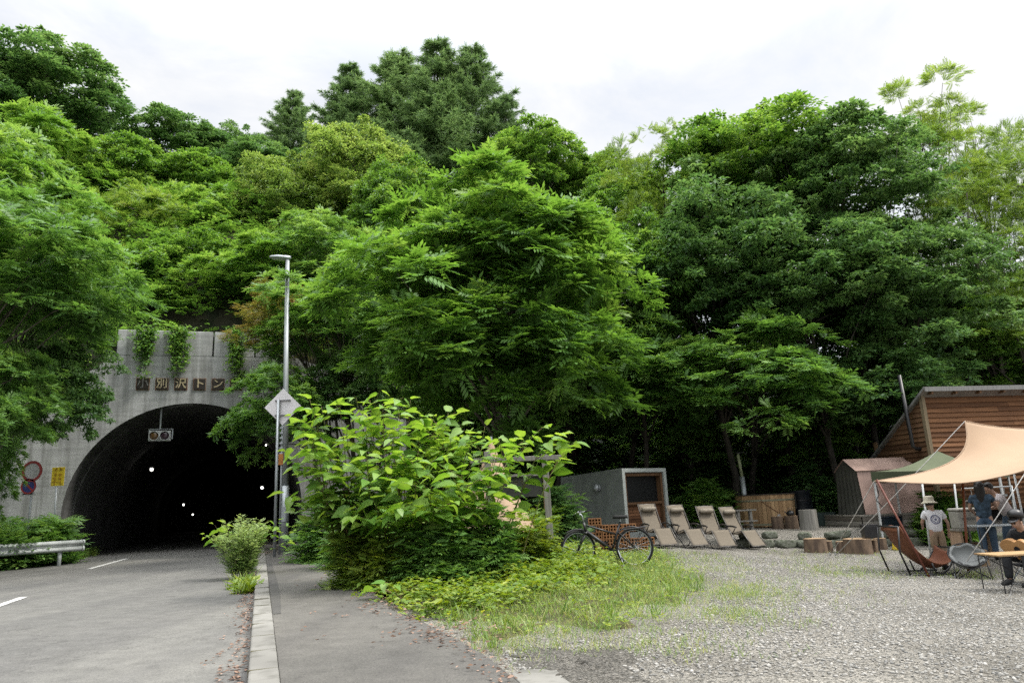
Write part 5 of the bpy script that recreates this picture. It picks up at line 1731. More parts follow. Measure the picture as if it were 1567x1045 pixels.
# ---- tan tarp
M['tarp'] = mat('tarp_cloth', (.40, .285, .19), (.37, .262, .175), 1.2, .85, .06, 30)
def bez(pts, n):
    """A smooth curve through the points."""
    P_ = [Vector(p) for p in pts]
    P_ = [P_[0] * 2 - P_[1]] + P_ + [P_[-1] * 2 - P_[-2]]
    out = []
    m_ = len(P_) - 3
    for i in range(n + 1):
        t = i / n * m_
        k = min(int(t), m_ - 1); t -= k
        a, b, c, d = P_[k:k + 4]
        out.append(.5 * ((2 * b) + (c - a) * t + (2 * a - 5 * b + 4 * c - d) * t * t + (3 * b - a - 3 * c + d) * t ** 3))
    return out
NB = 28
bot = bez([at(1338, 736, 14.6), at(1396, 739, 14.3), at(1448, 740, 14.0), at(1490, 737, 13.8), at(1532, 729, 13.6), at(1567, 720, 13.4), at(1640, 694, 13.2)], NB)
top = bez([at(1477, 644, 16.2), at(1513, 651, 16.6), at(1567, 656, 17.0), at(1640, 655, 17.4), at(1720, 640, 17.8)], NB)
lef = bez([at(1338, 736, 14.6), at(1396, 726, 15.0), at(1441, 713, 15.3), at(1467, 697, 15.6), at(1479, 674, 15.9), at(1477, 644, 16.2)], NB)
rig = bez([bot[-1], (bot[-1] + top[-1]) / 2 + Vector((-.3, 0, -.1)), top[-1]], NB)
rows = []
for i in range(NB + 1):
    v = i / NB
    row = []
    for j in range(NB + 1):
        u = j / NB
        p = (bot[j] * (1 - v) + top[j] * v) + (lef[i] * (1 - u) + rig[i] * u) - (bot[0] * (1 - u) * (1 - v) + bot[-1] * u * (1 - v) + top[0] * (1 - u) * v + top[-1] * u * v)
        # faint folds drawn towards the corners
        fold = .018 * math.sin(26 * math.atan2(v + .02, u + .02)) * (1 - min(1, math.hypot(u, v))) + .012 * math.sin(22 * math.atan2(1 - v + .02, u + .02)) * (1 - min(1, math.hypot(u, 1 - v))) + .008 * math.sin(9 * u + 14 * v)
        row.append(p + Vector((0, -.4, .9)) * fold * min(1, 8 * u * v * (1 - v)))
    rows.append(row)
tb0 = Vector((at(1420, 866, 14.0).x, 14.0, zg(at(1420, 866, 14.0).x, 14.0)))
tarp = thing('tarp', 'large tan tarp with curved edges stretched over the camp', 'tarp', tb0)
mb = MB(); mb.grid([[p - tb0 for p in r_] for r_ in rows])
o = mb.build('cloth', M['tarp'], tarp, smooth=True); so = o.modifiers.new('thickness', 'SOLIDIFY'); so.thickness = .004
mb = MB()
mb.tube([p - tb0 for p in lef], .011, 6); mb.tube([p - tb0 for p in bot], .011, 6)
mb.tube([p - tb0 for p in top], .011, 6)
mb.build('hem', mat('hem', (.40, .28, .19), None, 5, .8), tarp, smooth=True)
M['pole_red'] = mat('pole_red', (.17, .055, .035), (.13, .042, .028), 4, .35)
pt = at(1342, 736, 14.55) - tb0
mb = MB(); mb.tube([(0, 0, -.02), pt + Vector((0, 0, .03))], .021, 10); mb.build('leaning_pole', M['pole_red'], tarp, smooth=True)
q0, q1 = at(1473, 738, 14.6) - tb0, at(1473.5, 826, 14.6) - tb0
q1 = Vector((q1.x, q1.y, zg(q1.x + tb0.x, 14.6) - tb0.z))
mb = MB(); mb.tube([q1, q0], .024, 10); mb.build('upright_pole', mat('pole_brown', (.26, .085, .04), (.2, .065, .03), 4, .4), tarp, smooth=True)
M['rope'] = mat('rope', (.62, .60, .57), (.45, .44, .42), 40, .8)
pk = at(1477, 644, 16.2)
for a, uv, yy in ((pk, (1278, 850), None), (at(1338, 736, 14.6), (1266, 816), None), (at(1590, 690, 13.3), (1462, 884), None)):
    e = gnd(*uv)
    if uv[0] == 1266: e = at(1266, 818, 18.6); e.z = zg(e.x, 18.6)
    m_ = (a + e) / 2 - Vector((0, 0, .03))
    mb = MB(); mb.tube([a - tb0, m_ - tb0, e - tb0], .009, 6); ro = mb.build('guy_rope', M['rope'], tarp, smooth=True)
    mb = MB(); mb.tube([e - tb0 + Vector((0, 0, .08)), e - tb0 - Vector((0, 0, .05))], .01, 6); mb.build('peg', M['galv'], ro)
# straps hanging from the tarp's low corner
a = at(1341, 742, 14.5)
mb = MB(); mb.tube([a - tb0, at(1345, 757, 14.5) - tb0, at(1341, 765, 14.5) - tb0, at(1350, 775, 14.5) - tb0], .010, 6); mb.build('strap', M['black'], tarp)

# ---- people
M['skin'] = mat('skin', (.46, .29, .21), (.42, .26, .19), 6, .55)
M['hair'] = mat('hair', (.014, .012, .011), (.02, .017, .015), 30, .5)
def skin_mesh(name, J, E, m, root=0, sub=2):
    """J: joints (x, y, z, rx, ry); E: bones. One continuous skin grown round them."""
    me = bpy.data.meshes.new(name)
    me.from_pydata([j[:3] for j in J], E, [])
    o = bpy.data.objects.new(name, me); COL.objects.link(o)
    md = o.modifiers.new('skin', 'SKIN'); md.use_smooth_shade = True
    for i, j in enumerate(J):
        sv = me.skin_vertices[0].data[i]
        sv.radius = (j[3], j[4] if len(j) > 4 else j[3]); sv.use_root = (i == root)
    sd = o.modifiers.new('sub', 'SUBSURF'); sd.levels = sub; sd.render_levels = sub
    bpy.context.view_layer.update()
    out = bpy.data.meshes.new_from_object(o.evaluated_get(bpy.context.evaluated_depsgraph_get()))
    bpy.data.objects.remove(o); bpy.data.meshes.remove(me)
    out.materials.clear(); out.materials.append(m)
    for p_ in out.polygons: p_.use_smooth = True
    out.name = name
    return out
def V3(*a): return Vector(a)
def figure(label, loc, rz, pose, shirt, trousers, scale=1.0, sleeve=.55, legs=1.0, hat=None, hair='short', scol=None):
    """pose: joint name -> point; x to the person's right, y forward, z up. Returns the thing."""
    t = thing('person', label, 'person', loc, rz)
    t.scale = (scale,) * 3
    P_ = pose
    J, E, N_ = [], [], {}
    def jn(n, p, rx, ry=None):
        N_[n] = len(J); J.append((p[0], p[1], p[2], rx, ry or rx)); return N_[n]
    jn('pelvis', P_['pelvis'], .13, .10); jn('waist', P_['waist'], .115, .085); jn('chest', P_['chest'], .145, .10)
    jn('neck', P_['neck'], .052); jn('chin', P_['chin'], .060, .066); jn('brow', P_['brow'], .078, .09); jn('crown', P_['crown'], .058, .066)
    fwd = (P_.get('face') or V3(0, 1, 0))
    hm = P_['chin'].lerp(P_['brow'], .45)
    jn('nose', hm + fwd * .098, .013)
    E += [(0, 1), (1, 2), (2, 3), (3, 4), (4, 5), (5, 6), (4, N_['nose'])]
    for s in ('r', 'l'):
        sh = jn('sh' + s, P_['sh' + s], .052); el = jn('el' + s, P_['el' + s], .038); wr = jn('wr' + s, P_['wr' + s], .026, .022)
        up = jn('up' + s, P_['sh' + s].lerp(P_['el' + s], .5), .044); E += [(2, sh), (sh, up), (up, el), (el, wr)]
        d = (P_['wr' + s] - P_['el' + s]).normalized()
        side = d.cross(V3(0, 1, 0) if abs(d.y) < .8 else V3(1, 0, 0)).normalized(); dn = d.cross(side)
        pm = jn('pm' + s, P_['wr' + s] + d * .055, .030, .016); E.append((wr, pm))
        for k in range(4):
            b = P_['wr' + s] + d * .085 + side * (k - 1.5) * .019
            ln = (.062, .072, .068, .052)[k]
            f1 = jn('f1%s%d' % (s, k), b, .0085); f2 = jn('f2%s%d' % (s, k), b + d * ln * .55 + dn * .012, .008); f3 = jn('f3%s%d' % (s, k), b + d * ln + dn * .036, .0065)
            E += [(pm, f1), (f1, f2), (f2, f3)]
        b = P_['wr' + s] + d * .03 + side * .03
        f1 = jn('t1' + s, b, .010); f2 = jn('t2' + s, b + d * .045 + side * .02 + dn * .012, .008); E += [(wr, f1), (f1, f2)]
        hp = jn('hp' + s, P_['hp' + s], .085); kn = jn('kn' + s, P_['kn' + s], .056); an = jn('an' + s, P_['an' + s], .036); th = jn('th' + s, P_['hp' + s].lerp(P_['kn' + s], .45), .076)
        cf = jn('cf' + s, P_['kn' + s].lerp(P_['an' + s], .35), .052); to = jn('to' + s, P_['to' + s], .030, .024)
        E += [(0, hp), (hp, th), (th, kn), (kn, cf), (cf, an), (an, to)]
    body = mesh_obj('body', skin_mesh('body', J, E, M['skin']), t)
    # clothes: the same bones, a little wider
    J2 = [(*P_['pelvis'], .168, .13), (*P_['waist'], .155, .122), (*P_['chest'], .178, .132), (*P_['chest'].lerp(P_['neck'], .6), .10, .08)]
    E2 = [(0, 1), (1, 2), (2, 3)]
    J2[0] = (*(P_['pelvis'].lerp(P_['waist'], -.55)), .176, .142)
    for s in ('r', 'l'):
        k = len(J2)
        J2 += [(*P_['sh' + s], .082, .078), (*P_['sh' + s].lerp(P_['el' + s], min(sleeve, 1) * .6), .074), (*P_['sh' + s].lerp(P_['el' + s], min(sleeve, 1)), .070)]
        E2 += [(2, k), (k, k + 1), (k + 1, k + 2)]
        if sleeve > 1:
            J2.append((*P_['el' + s].lerp(P_['wr' + s], sleeve - 1), .046)); E2.append((k + 2, k + 3))
    sh = mesh_obj('shirt', skin_mesh('shirt', J2, E2, shirt), t)
    J3 = [(*P_['pelvis'], .150, .118), (*P_['pelvis'].lerp(P_['waist'], .7), .140, .110)]
    E3 = [(0, 1)]
    for s in ('r', 'l'):
        k = len(J3)
        J3 += [(*P_['hp' + s], .105), (*P_['hp' + s].lerp(P_['kn' + s], .5), .096), (*P_['kn' + s], .080)]
        E3 += [(0, k), (k, k + 1), (k + 1, k + 2)]
        if legs > .5:
            J3.append((*P_['kn' + s].lerp(P_['an' + s], (legs - .5) * 2 * .5), .072)); J3.append((*P_['kn' + s].lerp(P_['an' + s], (legs - .5) * 2 * .96), .062)); E3 += [(k + 2, k + 3), (k + 3, k + 4)]
    mesh_obj('trousers', skin_mesh('trousers', J3, E3, trousers), t)
    for s in ('r', 'l'):
        d = P_['to' + s] - P_['an' + s]
        mb = MB(); mb.tube([P_['an' + s] + V3(0, 0, -.01) - d.normalized() * .04, P_['an' + s].lerp(P_['to' + s], .5) + V3(0, 0, -.012), P_['to' + s] + V3(0, 0, -.006), P_['to' + s] + d.normalized() * .05], [.045, .05, .045, .02], 10)
        mb.build('shoe', M['rubber'], t, smooth=True)
    ax = (P_['crown'] - P_['chin']).normalized()
    q = ax.to_track_quat('Z', 'Y').to_euler()
    right = fwd.cross(ax).normalized()
    for s in (-1, 1):
        mb = MB(); mb.lathe([(0, -.012), (.009, -.008), (.012, 0), (.009, .008), (0, .012)], 8, hm + fwd * .085 + right * .03 * s + ax * .02); mb.build('eye', M['dark'], body)
        mb = MB(); mb.lathe([(0, -.03), (.012, -.02), (.016, 0), (.012, .02), (0, .03)], 8, hm + right * .083 * s - fwd * .005, q); mb.build('ear', M['skin'], body, smooth=True)
    mb = MB(); mb.box(hm + fwd * .088 - ax * .045, (.04, .01, .008)); mb.build('mouth', mat('lip', (.30, .13, .11), None, 5, .5), body)
    # hair: a cap of hair, longer behind when asked
    hc = P_['brow'] + ax * .012 - fwd * .012
    mb = MB()
    rows = []
    for i in range(9):
        el = -.55 + (PI / 2 + .55) * i / 8
        rows.append([hc + (right * math.cos(a) * .098 + fwd * math.sin(a) * .108) * math.cos(el) + ax * (.105 * math.sin(el) + (.055 if math.sin(a) > .25 and el < .2 else 0)) for a in np.linspace(0, 2 * PI, 25)])
    mb.grid(rows)
    if hair == 'long':
        rows = []
        for i in range(8):
            z_ = i / 7
            rows.append([hc + right * (.10 + .015 * z_) * math.cos(a) - fwd * (.075 * math.sin(a) + .03 + .02 * z_) - ax * (.42 * z_ - .02) for a in np.linspace(-.3, PI + .3, 13)])
        mb.grid(rows)
    o = mb.build('hair', M['hair'], t, smooth=True)
    if hair == 'long':
        so = o.modifiers.new('thickness', 'SOLIDIFY'); so.thickness = .012
    if hat:
        kind, hm_ = hat
        mb = MB()
        if kind == 'brim':
            mb.lathe([(.19, -.045), (.175, -.03), (.118, .01), (.112, .02), (.112, .10), (.085, .135), (0, .14)], 28, hc + ax * .035 - fwd * .01, q, (1, 1.08, 1))
        else:
            mb.lathe([(.112, -.01), (.118, .04), (.10, .09), (.05, .125), (0, .13)], 24, hc + ax * .02, q, (1, 1.05, 1))
            rows = [[hc + ax * (.015 - .02 * r_) + fwd * (.10 + .085 * r_) * math.cos(a) + right * (.098) * math.sin(a) for a in np.linspace(-1.0, 1.0, 9)] for r_ in (0, .5, 1)]
            mb.grid(rows)
        ho = mb.build('hat', hm_, t, smooth=True)
        so = ho.modifiers.new('thickness', 'SOLIDIFY'); so.thickness = .008
    return t
def stand():
    return dict(pelvis=V3(0, 0, .90), waist=V3(0, 0, 1.04), chest=V3(0, 0, 1.24), neck=V3(0, 0, 1.41), chin=V3(0, .02, 1.48), brow=V3(0, .015, 1.57), crown=V3(0, .01, 1.63),
                shr=V3(.17, 0, 1.33), elr=V3(.23, -.01, 1.06), wrr=V3(.25, .05, .83), shl=V3(-.17, 0, 1.33), ell=V3(-.23, -.01, 1.06), wrl=V3(-.25, .05, .83),
                hpr=V3(.09, 0, .86), knr=V3(.10, .02, .47), anr=V3(.10, -.02, .07), tor=V3(.11, .13, .03), hpl=V3(-.09, 0, .86), knl=V3(-.10, .02, .47), anl=V3(-.10, -.02, .07), tol=V3(-.11, .13, .03))
M['tee'] = mat('white_tee', (.86, .87, .90), (.78, .79, .83), 7, .8, .1, 20)
M['khaki'] = mat('khaki', (.36, .265, .175), (.29, .21, .14), 7, .85, .1, 20)
M['straw'] = mat('straw', (.62, .58, .47), (.5, .46, .36), 20, .8)
M['print'] = mat('tee_print', (.10, .11, .22), (.07, .08, .17), 20, .8)
py = 15.2
pp = at(1442, 868, py); pz = zg(pp.x, py)
ps = stand()
ps.update(chest=V3(.0, .05, 1.24), neck=V3(0, .10, 1.40), chin=V3(-.01, .16, 1.45), brow=V3(-.01, .17, 1.54), crown=V3(-.01, .17, 1.60), shr=V3(.18, .05, 1.32), shl=V3(-.18, .05, 1.32), elr=V3(.29, .02, 1.07), wrr=V3(.30, .10, .86), ell=V3(-.25, .12, 1.08), wrl=V3(-.18, .33, 1.0),
          knl=V3(-.06, .06, .48), anl=V3(.02, -.12, .12), tol=V3(.04, .02, .04))
pers = figure('person in white printed T-shirt and sun hat seen from behind', (pp.x, py, pz), R(-12), ps, M['tee'], M['khaki'], .84, .62, .88, ('brim', M['straw']))
# the round print on the back of the shirt
shirt = [c for c in pers.children if c.name.startswith('shirt')][0]
_b = bmesh.new(); _b.from_mesh(shirt.data); bt = BVHTree.FromBMesh(_b); _b.free()
def on_back(x, z):
    h = bt.ray_cast(Vector((x, -1, z)), Vector((0, 1, 0)))
    return (h[0] + Vector((0, -.004, 0))) if h[0] else None
mb = MB()
def ringp(r0, r1, cx, cz, n=40, a0=0, a1=2 * PI):
    rows = [[on_back(cx + r_ * math.cos(a), cz + r_ * math.sin(a)) for a in np.linspace(a0, a1, n)] for r_ in (r0, (r0 + r1) / 2, r1)]
    if all(p_ for r_ in rows for p_ in r_): mb.grid(rows)
ringp(.088, .108, .0, 1.17); ringp(.006, .026, 0, 1.17, 14)
for k in range(18):
    a = 2 * PI * k / 18
    ringp(.052, .078, .0, 1.17, 4, a, a + .16)
mb.build('print', M['print'], shirt)

# second person in pale shirt and jeans, leaning at the kitchen table; third with long dark hair
M['pale_tee'] = mat('pale_tee', (.60, .55, .56), (.48, .44, .45), 7, .8, .1, 20)
M['denim'] = mat('denim', (.085, .13, .19), (.05, .085, .135), 10, .85, .1, 30)
M['dark_tee'] = mat('dark_tee', (.022, .024, .028), (.016, .017, .02), 7, .85, .1, 20)
M['teal_dress'] = mat('blue_dress', (.06, .10, .15), (.02, .035, .05), 14, .85, .1, 30)
y3 = 16.9
p3 = at(1548, 840, y3)
ps = stand()
ps.update(pelvis=V3(0, -.08, .88), chest=V3(0, .08, 1.20), waist=V3(0, -.02, 1.02), neck=V3(0, .16, 1.36), chin=V3(0, .24, 1.40), brow=V3(0, .25, 1.49), crown=V3(0, .245, 1.55), shr=V3(.17, .09, 1.28), shl=V3(-.17, .09, 1.28),
          elr=V3(.25, .22, 1.08), wrr=V3(.14, .42, 1.0), ell=V3(-.25, .22, 1.08), wrl=V3(-.14, .42, 1.0), hpr=V3(.09, -.08, .85), hpl=V3(-.09, -.08, .85))
figure('person in pale T-shirt and blue jeans working at the camp kitchen', (p3.x, y3, zg(p3.x, y3)), R(75), ps, M['pale_tee'], M['denim'], 1.03, .6, 1.0, None, 'short')
y4 = 16.6
p4 = at(1516, 845, y4)
ps = stand()
ps.update(elr=V3(.26, .10, 1.14), wrr=V3(.20, .30, 1.22), ell=V3(-.25, .06, 1.08), wrl=V3(-.2, .28, 1.0))
figure('person with long dark hair in dark blue clothes facing the kitchen', (p4.x, y4, zg(p4.x, y4)), R(-35), ps, M['teal_dress'], M['denim'], 1.0, .5, 1.0, None, 'long')
# seated person in black with a cap and a guitar
y5 = 12.9
p5 = at(1586, 872, y5); z5 = zg(p5.x, y5)
ps = dict(pelvis=V3(0, 0, .40), waist=V3(0, .02, .54), chest=V3(0, .12, .74), neck=V3(0, .21, .89), chin=V3(.0, .30, .92), brow=V3(0, .29, 1.02), crown=V3(0, .275, 1.08), face=V3(0, .95, -.3).normalized(),
          shr=V3(.18, .13, .80), elr=V3(.28, .20, .56), wrr=V3(.10, .36, .50), shl=V3(-.18, .13, .80), ell=V3(-.30, .26, .58), wrl=V3(-.36, .46, .60),
          hpr=V3(.10, .02, .40), knr=V3(.16, .44, .46), anr=V3(.16, .46, .08), tor=V3(.17, .61, .04), hpl=V3(-.10, .02, .40), knl=V3(-.16, .44, .46), anl=V3(-.16, .50, .08), tol=V3(-.17, .65, .04))
figure('person in black with dark cap seated and bending over a guitar', (p5.x, y5, z5), R(115), ps, M['dark_tee'], M['dark_tee'], 1.05, .62, 1.0, ('cap', M['black']))
gt = thing('guitar', 'pale wooden guitar held in the lap of the seated person', 'guitar', (p5.x, y5, z5), R(115))
mb = MB()
body_pts = []
for a in np.linspace(0, 2 * PI, 41)[:-1]:
    x = .26 * math.cos(a); w_ = .185 * (1 - .22 * math.exp(-((x - .02) / .06) ** 2)) * (1 if x < 0 else .82)
    body_pts.append(Vector((x, 0, w_ * math.sin(a))))
gm = Matrix.Translation((.03, .36, .60)) @ Euler((R(-12), R(-14), 0)).to_matrix().to_4x4()
mb.prism([gm @ p_ for p_ in body_pts], gm.to_3x3() @ Vector((0, -.045, 0)), gm.to_3x3() @ Vector((0, .045, 0)))
mb.build('body', mat('guitar_wood', (.46, .25, .10), (.38, .20, .08), 4, .35), gt, bevel=.01)
mb = MB(); mb.bar(gm @ Vector((-.24, .05, 0)), gm @ Vector((-.72, .05, 0)), .05, .025); mb.bar(gm @ Vector((-.72, .045, 0)), gm @ Vector((-.86, .03, 0)), .07, .02); mb.build('neck', M['trim_wood'], gt)
mb = MB(); mb.lathe([(0, 0), (.05, 0), (.05, .003), (0, .003)], 20, gm @ Vector((-.03, .048, 0)), (-PI / 2 + R(-12), 0, 0)); mb.build('sound_hole', M['dark'], gt)

# ---- camp chairs, hammock, table, kitchen
M['leather'] = mat('rust_cloth', (.25, .10, .055), (.18, .068, .038), 3, .7, .1, 9)
y6 = 14.6
p6 = at(1408, 846, y6)
hm_ = thing('hammock_chair', 'low rust brown sling chair on a black tube frame', 'chair', (p6.x, y6, zg(p6.x, y6)), R(3))
mb = MB()
prof6 = [(-.52, .86), (-.44, .70), (-.30, .46), (-.08, .24), (.14, .14), (.34, .16), (.46, .28), (.52, .44)]
pr = bez([(a, 0, b) for a, b in prof6], 24)
rows = [[p_ + V3(0, y_, -.05 * (1 - (y_ / .33) ** 2) + .05 * abs(y_ / .33)) for y_ in np.linspace(-.33, .33, 9)] for p_ in pr]
mb.grid(rows)
o = mb.build('sling', M['leather'], hm_, smooth=True); so = o.modifiers.new('thickness', 'SOLIDIFY'); so.thickness = .015
mb = MB()
for s in (-1, 1):
    y_ = s * .36
    mb.tube([(-.56, y_, .90), (-.60, y_, .45), (-.46, y_, .02)], .018, 8); mb.tube([(-.48, y_, .02), (.50, y_, .02)], .018, 8)
    mb.tube([(.54, y_, .46), (.30, y_, .12), (.16, y_, .02)], .018, 8); mb.tube([(.05, y_, .02), (-.02, y_, .22)], .016, 8)
mb.tube([(-.56, -.36, .90), (-.56, .36, .90)], .018, 8); mb.tube([(.54, -.36, .46), (.54, .36, .46)], .018, 8); mb.tube([(-.46, -.36, .02), (-.46, .36, .02)], .016, 8)
mb.build('frame', M['black'], hm_, smooth=True)
mb = MB(); mb.tube([(-.50, -.3, .84), (-.5, 0, .86), (-.50, .3, .84)], [.05, .065, .05], 10); mb.build('head_cushion', M['leather'], hm_, smooth=True)
# grey round camp chair
M['grey_seat'] = mat('grey_seat', (.27, .28, .275), (.19, .20, .195), 3, .7, .1, 9)
y7 = 13.9
p7 = at(1485, 874, y7)
gcx = thing('camp_chair', 'rounded grey padded camp chair with crossed black legs', 'chair', (p7.x, y7, zg(p7.x, y7)), R(-20))
mb = MB()
rows = []
for i in range(13):
    a = PI * (.02 + .62 * i / 12)
    r_ = .27
    rows.append([V3(.24 * math.sin(b) * math.sin(min(a, PI / 2) * .9 + .1), -.27 * math.cos(a) * 1.05 + .03 * math.cos(b), .42 - .20 * math.sin(a) + (.30 * (1 - math.cos(a)) * .9 if a > PI * .3 else 0) * .4 - .06 * math.cos(b)) for b in np.linspace(-PI / 2, PI / 2, 11)])
# a bowl: deep padded shell tilted back
rows = []
tilt = Euler((R(38), 0, 0)).to_matrix()
for i in range(11):
    ph_ = (PI / 2) * i / 10
    rows.append([V3(0, .02, .40) + tilt @ V3(.30 * math.sin(ph_) * math.cos(a), .29 * math.sin(ph_) * math.sin(a), -.23 * math.cos(ph_) + .03 * math.sin(6 * a) * math.sin(ph_) ** 3) for a in np.linspace(0, 2 * PI, 29)])
mb.grid(rows)
o = mb.build('padded_seat', M['grey_seat'], gcx, smooth=True); so = o.modifiers.new('thickness', 'SOLIDIFY'); so.thickness = .05
mb = MB(); mb.tube([V3(0, .02, .40) + tilt @ V3(.31 * math.cos(a), .30 * math.sin(a), .0) for a in np.linspace(0, 2 * PI, 30)], .014, 7, cap=False); mb.build('rim', M['black'], gcx, smooth=True)
for (a, b) in (((-.26, -.24, 0), (.2, -.16, .30)), ((.26, -.24, 0), (-.2, -.16, .30)), ((-.26, .26, 0), (.2, .2, .36)), ((.26, .26, 0), (-.2, .2, .36)), ((-.28, -.24, 0), (-.26, .0, .40)), ((.28, -.24, 0), (.26, .0, .40))):
    mb = MB(); mb.tube([a, b], .011, 7); mb.build('leg', M['black'], gcx, smooth=True)
# the seated person's folding chair
cc = thing('folding_chair', 'black folding camp chair under the seated person in black', 'chair', (p5.x, y5, z5), R(115))
mb = MB(); mb.grid([[V3(x, y_, .33 - .04 * (1 - (x / .27) ** 2)) for x in np.linspace(-.27, .27, 7)] for y_ in np.linspace(-.22, .24, 5)]); o = mb.build('seat', M['dark_tee'], cc, smooth=True); o.modifiers.new('thickness', 'SOLIDIFY').thickness = .012
mb = MB(); mb.grid([[V3(x, -.22 - .16 * t_ - .03 * (1 - (x / .27) ** 2), .33 + .45 * t_) for x in np.linspace(-.27, .27, 7)] for t_ in np.linspace(0, 1, 6)]); o = mb.build('backrest', mat('green_cloth', (.035, .06, .045), (.025, .045, .033), 5, .8), cc, smooth=True); o.modifiers.new('thickness', 'SOLIDIFY').thickness = .012
mb = MB()
for s in (-1, 1):
    x = s * .29
    mb.tube([(x, .30, 0), (x, -.24, .34), (x, -.40, .80)], .011, 8); mb.tube([(x, -.30, 0), (x, .24, .34)], .011, 8)
mb.tube([(-.29, .30, .01), (.29, .30, .01)], .010, 6); mb.tube([(-.29, -.30, .01), (.29, -.30, .01)], .010, 6)
mb.build('frame', M['galv'], cc, smooth=True)
# low table
M['bamboo'] = wood('table_top', (.40, .27, .14), (.30, .19, .09), True, 0)
y8 = 12.0
p8 = at(1552, 884, y8); z8 = zg(p8.x, y8)
tz8 = at(1540, 847, y8).z - z8
tbl = thing('low_table', 'low wooden camp table on thin black legs before the seated person', 'table', (p8.x, y8, z8), R(4))
mb = MB(); g = random.Random(5)
for k in range(7): mb.cur = g.random(); mb.box((.06, -.24 + k * .08, tz8), (.92, .075, .022))
mb.build('table_top', M['bamboo'], tbl)
for x in (-.36, .46):
    for y_ in (-.24, .24):
        mb = MB(); mb.tube([(x, y_, 0), (x, y_, tz8 - .01)], .009, 6); mb.build('leg', M['black'], tbl)
mb = MB()
for y_ in (-.24, .24): mb.tube([(-.36, y_, tz8 - .03), (.46, y_, tz8 - .03)], .008, 6)
mb.tube([(-.3, -.24, .03), (.4, .24, tz8 - .03)], .007, 6); mb.tube([(-.3, .24, tz8 - .03), (.4, -.24, .03)], .007, 6); mb.build('brace', M['black'], tbl)
# kitchen: cooler on a stand, steel rack with hanging tools, lit lantern
y9 = 17.3
def kz(u, v): return at(u, v, y9)
p9 = kz(1488, 830); z9 = zg(p9.x, y9)
M['cooler'] = mat('cooler', (.36, .35, .31), (.28, .27, .24), 5, .6)
ks = thing('kitchen_shelf', 'low wooden crate stand under the pale cooler', 'stand', (p9.x, y9, z9))
ztop = kz(1488, 808).z - z9
mb = MB(); mb.box((0, 0, ztop - .02), (.78, .5, .04)); mb.build('top', M['deck_wood'], ks)
for s in (-1, 1): mb = MB(); mb.box((s * .34, 0, ztop / 2 - .02), (.05, .44, ztop - .04)); mb.build('side_panel', wood('crate_wood', (.42, .29, .2), (.3, .2, .13)), ks)
mb = MB(); mb.box((0, .1, ztop * .45), (.62, .3, .03)); mb.build('shelf', M['trim_wood'], ks)
hc_ = kz(1485, 776).z - kz(1485, 808).z
cl = thing('cooler_box', 'pale grey cooler box on the kitchen stand behind the upright tarp pole', 'cooler', (p9.x - .1, y9, z9 + ztop))
mb = MB(); mb.box((0, 0, hc_ * .42), (.46, .36, hc_ * .84), taper=1.04); mb.build('body', M['cooler'], cl, bevel=.03)
mb = MB(); mb.box((0, 0, hc_ * .92), (.50, .40, hc_ * .14)); mb.build('lid', M['cooler'], cl, bevel=.03)
mb = MB(); mb.box((0, -.19, hc_ * .5), (.28, .02, .05)); mb.build('handle', mat('handle_grey', (.15, .15, .14), None, 5, .5), cl)
rk = thing('hanging_rack', 'black rail with metal cooking tools hanging above the camp kitchen', 'rack', (p9.x, y9 + .3, z9))
r0, r1 = kz(1484, 747), kz(1562, 748)
o0 = Vector((p9.x, y9 + .3, z9))
zr = r0.z - z9
xr0, xr1 = r0.x - p9.x, r1.x - p9.x
mb = MB(); mb.tube([(xr0, 0, zr), (xr1, 0, zr)], .014, 8)
for x in (xr0, xr1): mb.tube([(x, 0, zr + .02), (x, 0, -.05)], .016, 8)
mb.build('rail', M['galv'], rk, smooth=True)
g = random.Random(21)
nx_ = 9
for k in range(nx_):
    x = xr0 + (xr1 - xr0) * (k + .5) / nx_ + g.uniform(-.03, .03)
    ln = g.uniform(.18, .36)
    mb = MB(); mb.tube([(x, 0, zr), (x + g.uniform(-.03, .03), 0, zr - ln)], .006, 6)
    if k % 3 == 0: mb.lathe([(0, 0), (.07, .01), (.08, .035), (.07, .045), (0, .03)], 16, (x, 0, zr - ln - .05), (PI / 2, 0, 0))
    elif k % 3 == 1: mb.lathe([(0, 0), (.04, .02), (.045, .06), (0, .06)], 12, (x, 0, zr - ln - .05))
    else: mb.box((x, 0, zr - ln - .05), (.06, .01, .11))
    mb.build('cooking_tool', M['galv'] if k % 2 else M['black'], rk)
# lit lantern
pL = kz(1501, 762)
ll = thing('lit_lantern', 'small glowing lantern hanging over the kitchen stand', 'lantern', (pL.x, y9 + .1, pL.z - .08))
mb = MB(); mb.lathe([(0, .02), (.04, .02), (.05, .08), (.04, .14), (0, .14)], 14); mb.build('globe', emit_mat('lantern_glow', (1.0, .72, .30), 5), ll, smooth=True)
mb = MB(); mb.lathe([(0, -.01), (.06, -.01), (.06, .018), (0, .018)], 14); mb.lathe([(.05, .142), (.04, .17), (0, .18)], 14); mb.tube([(-.05, 0, .15), (0, 0, .23), (.05, 0, .15)], .005, 5); mb.tube([(0, 0, .23), (0, .2, zr + z9 - pL.z + .08)], .003, 4); mb.build('cap', M['black'], ll)
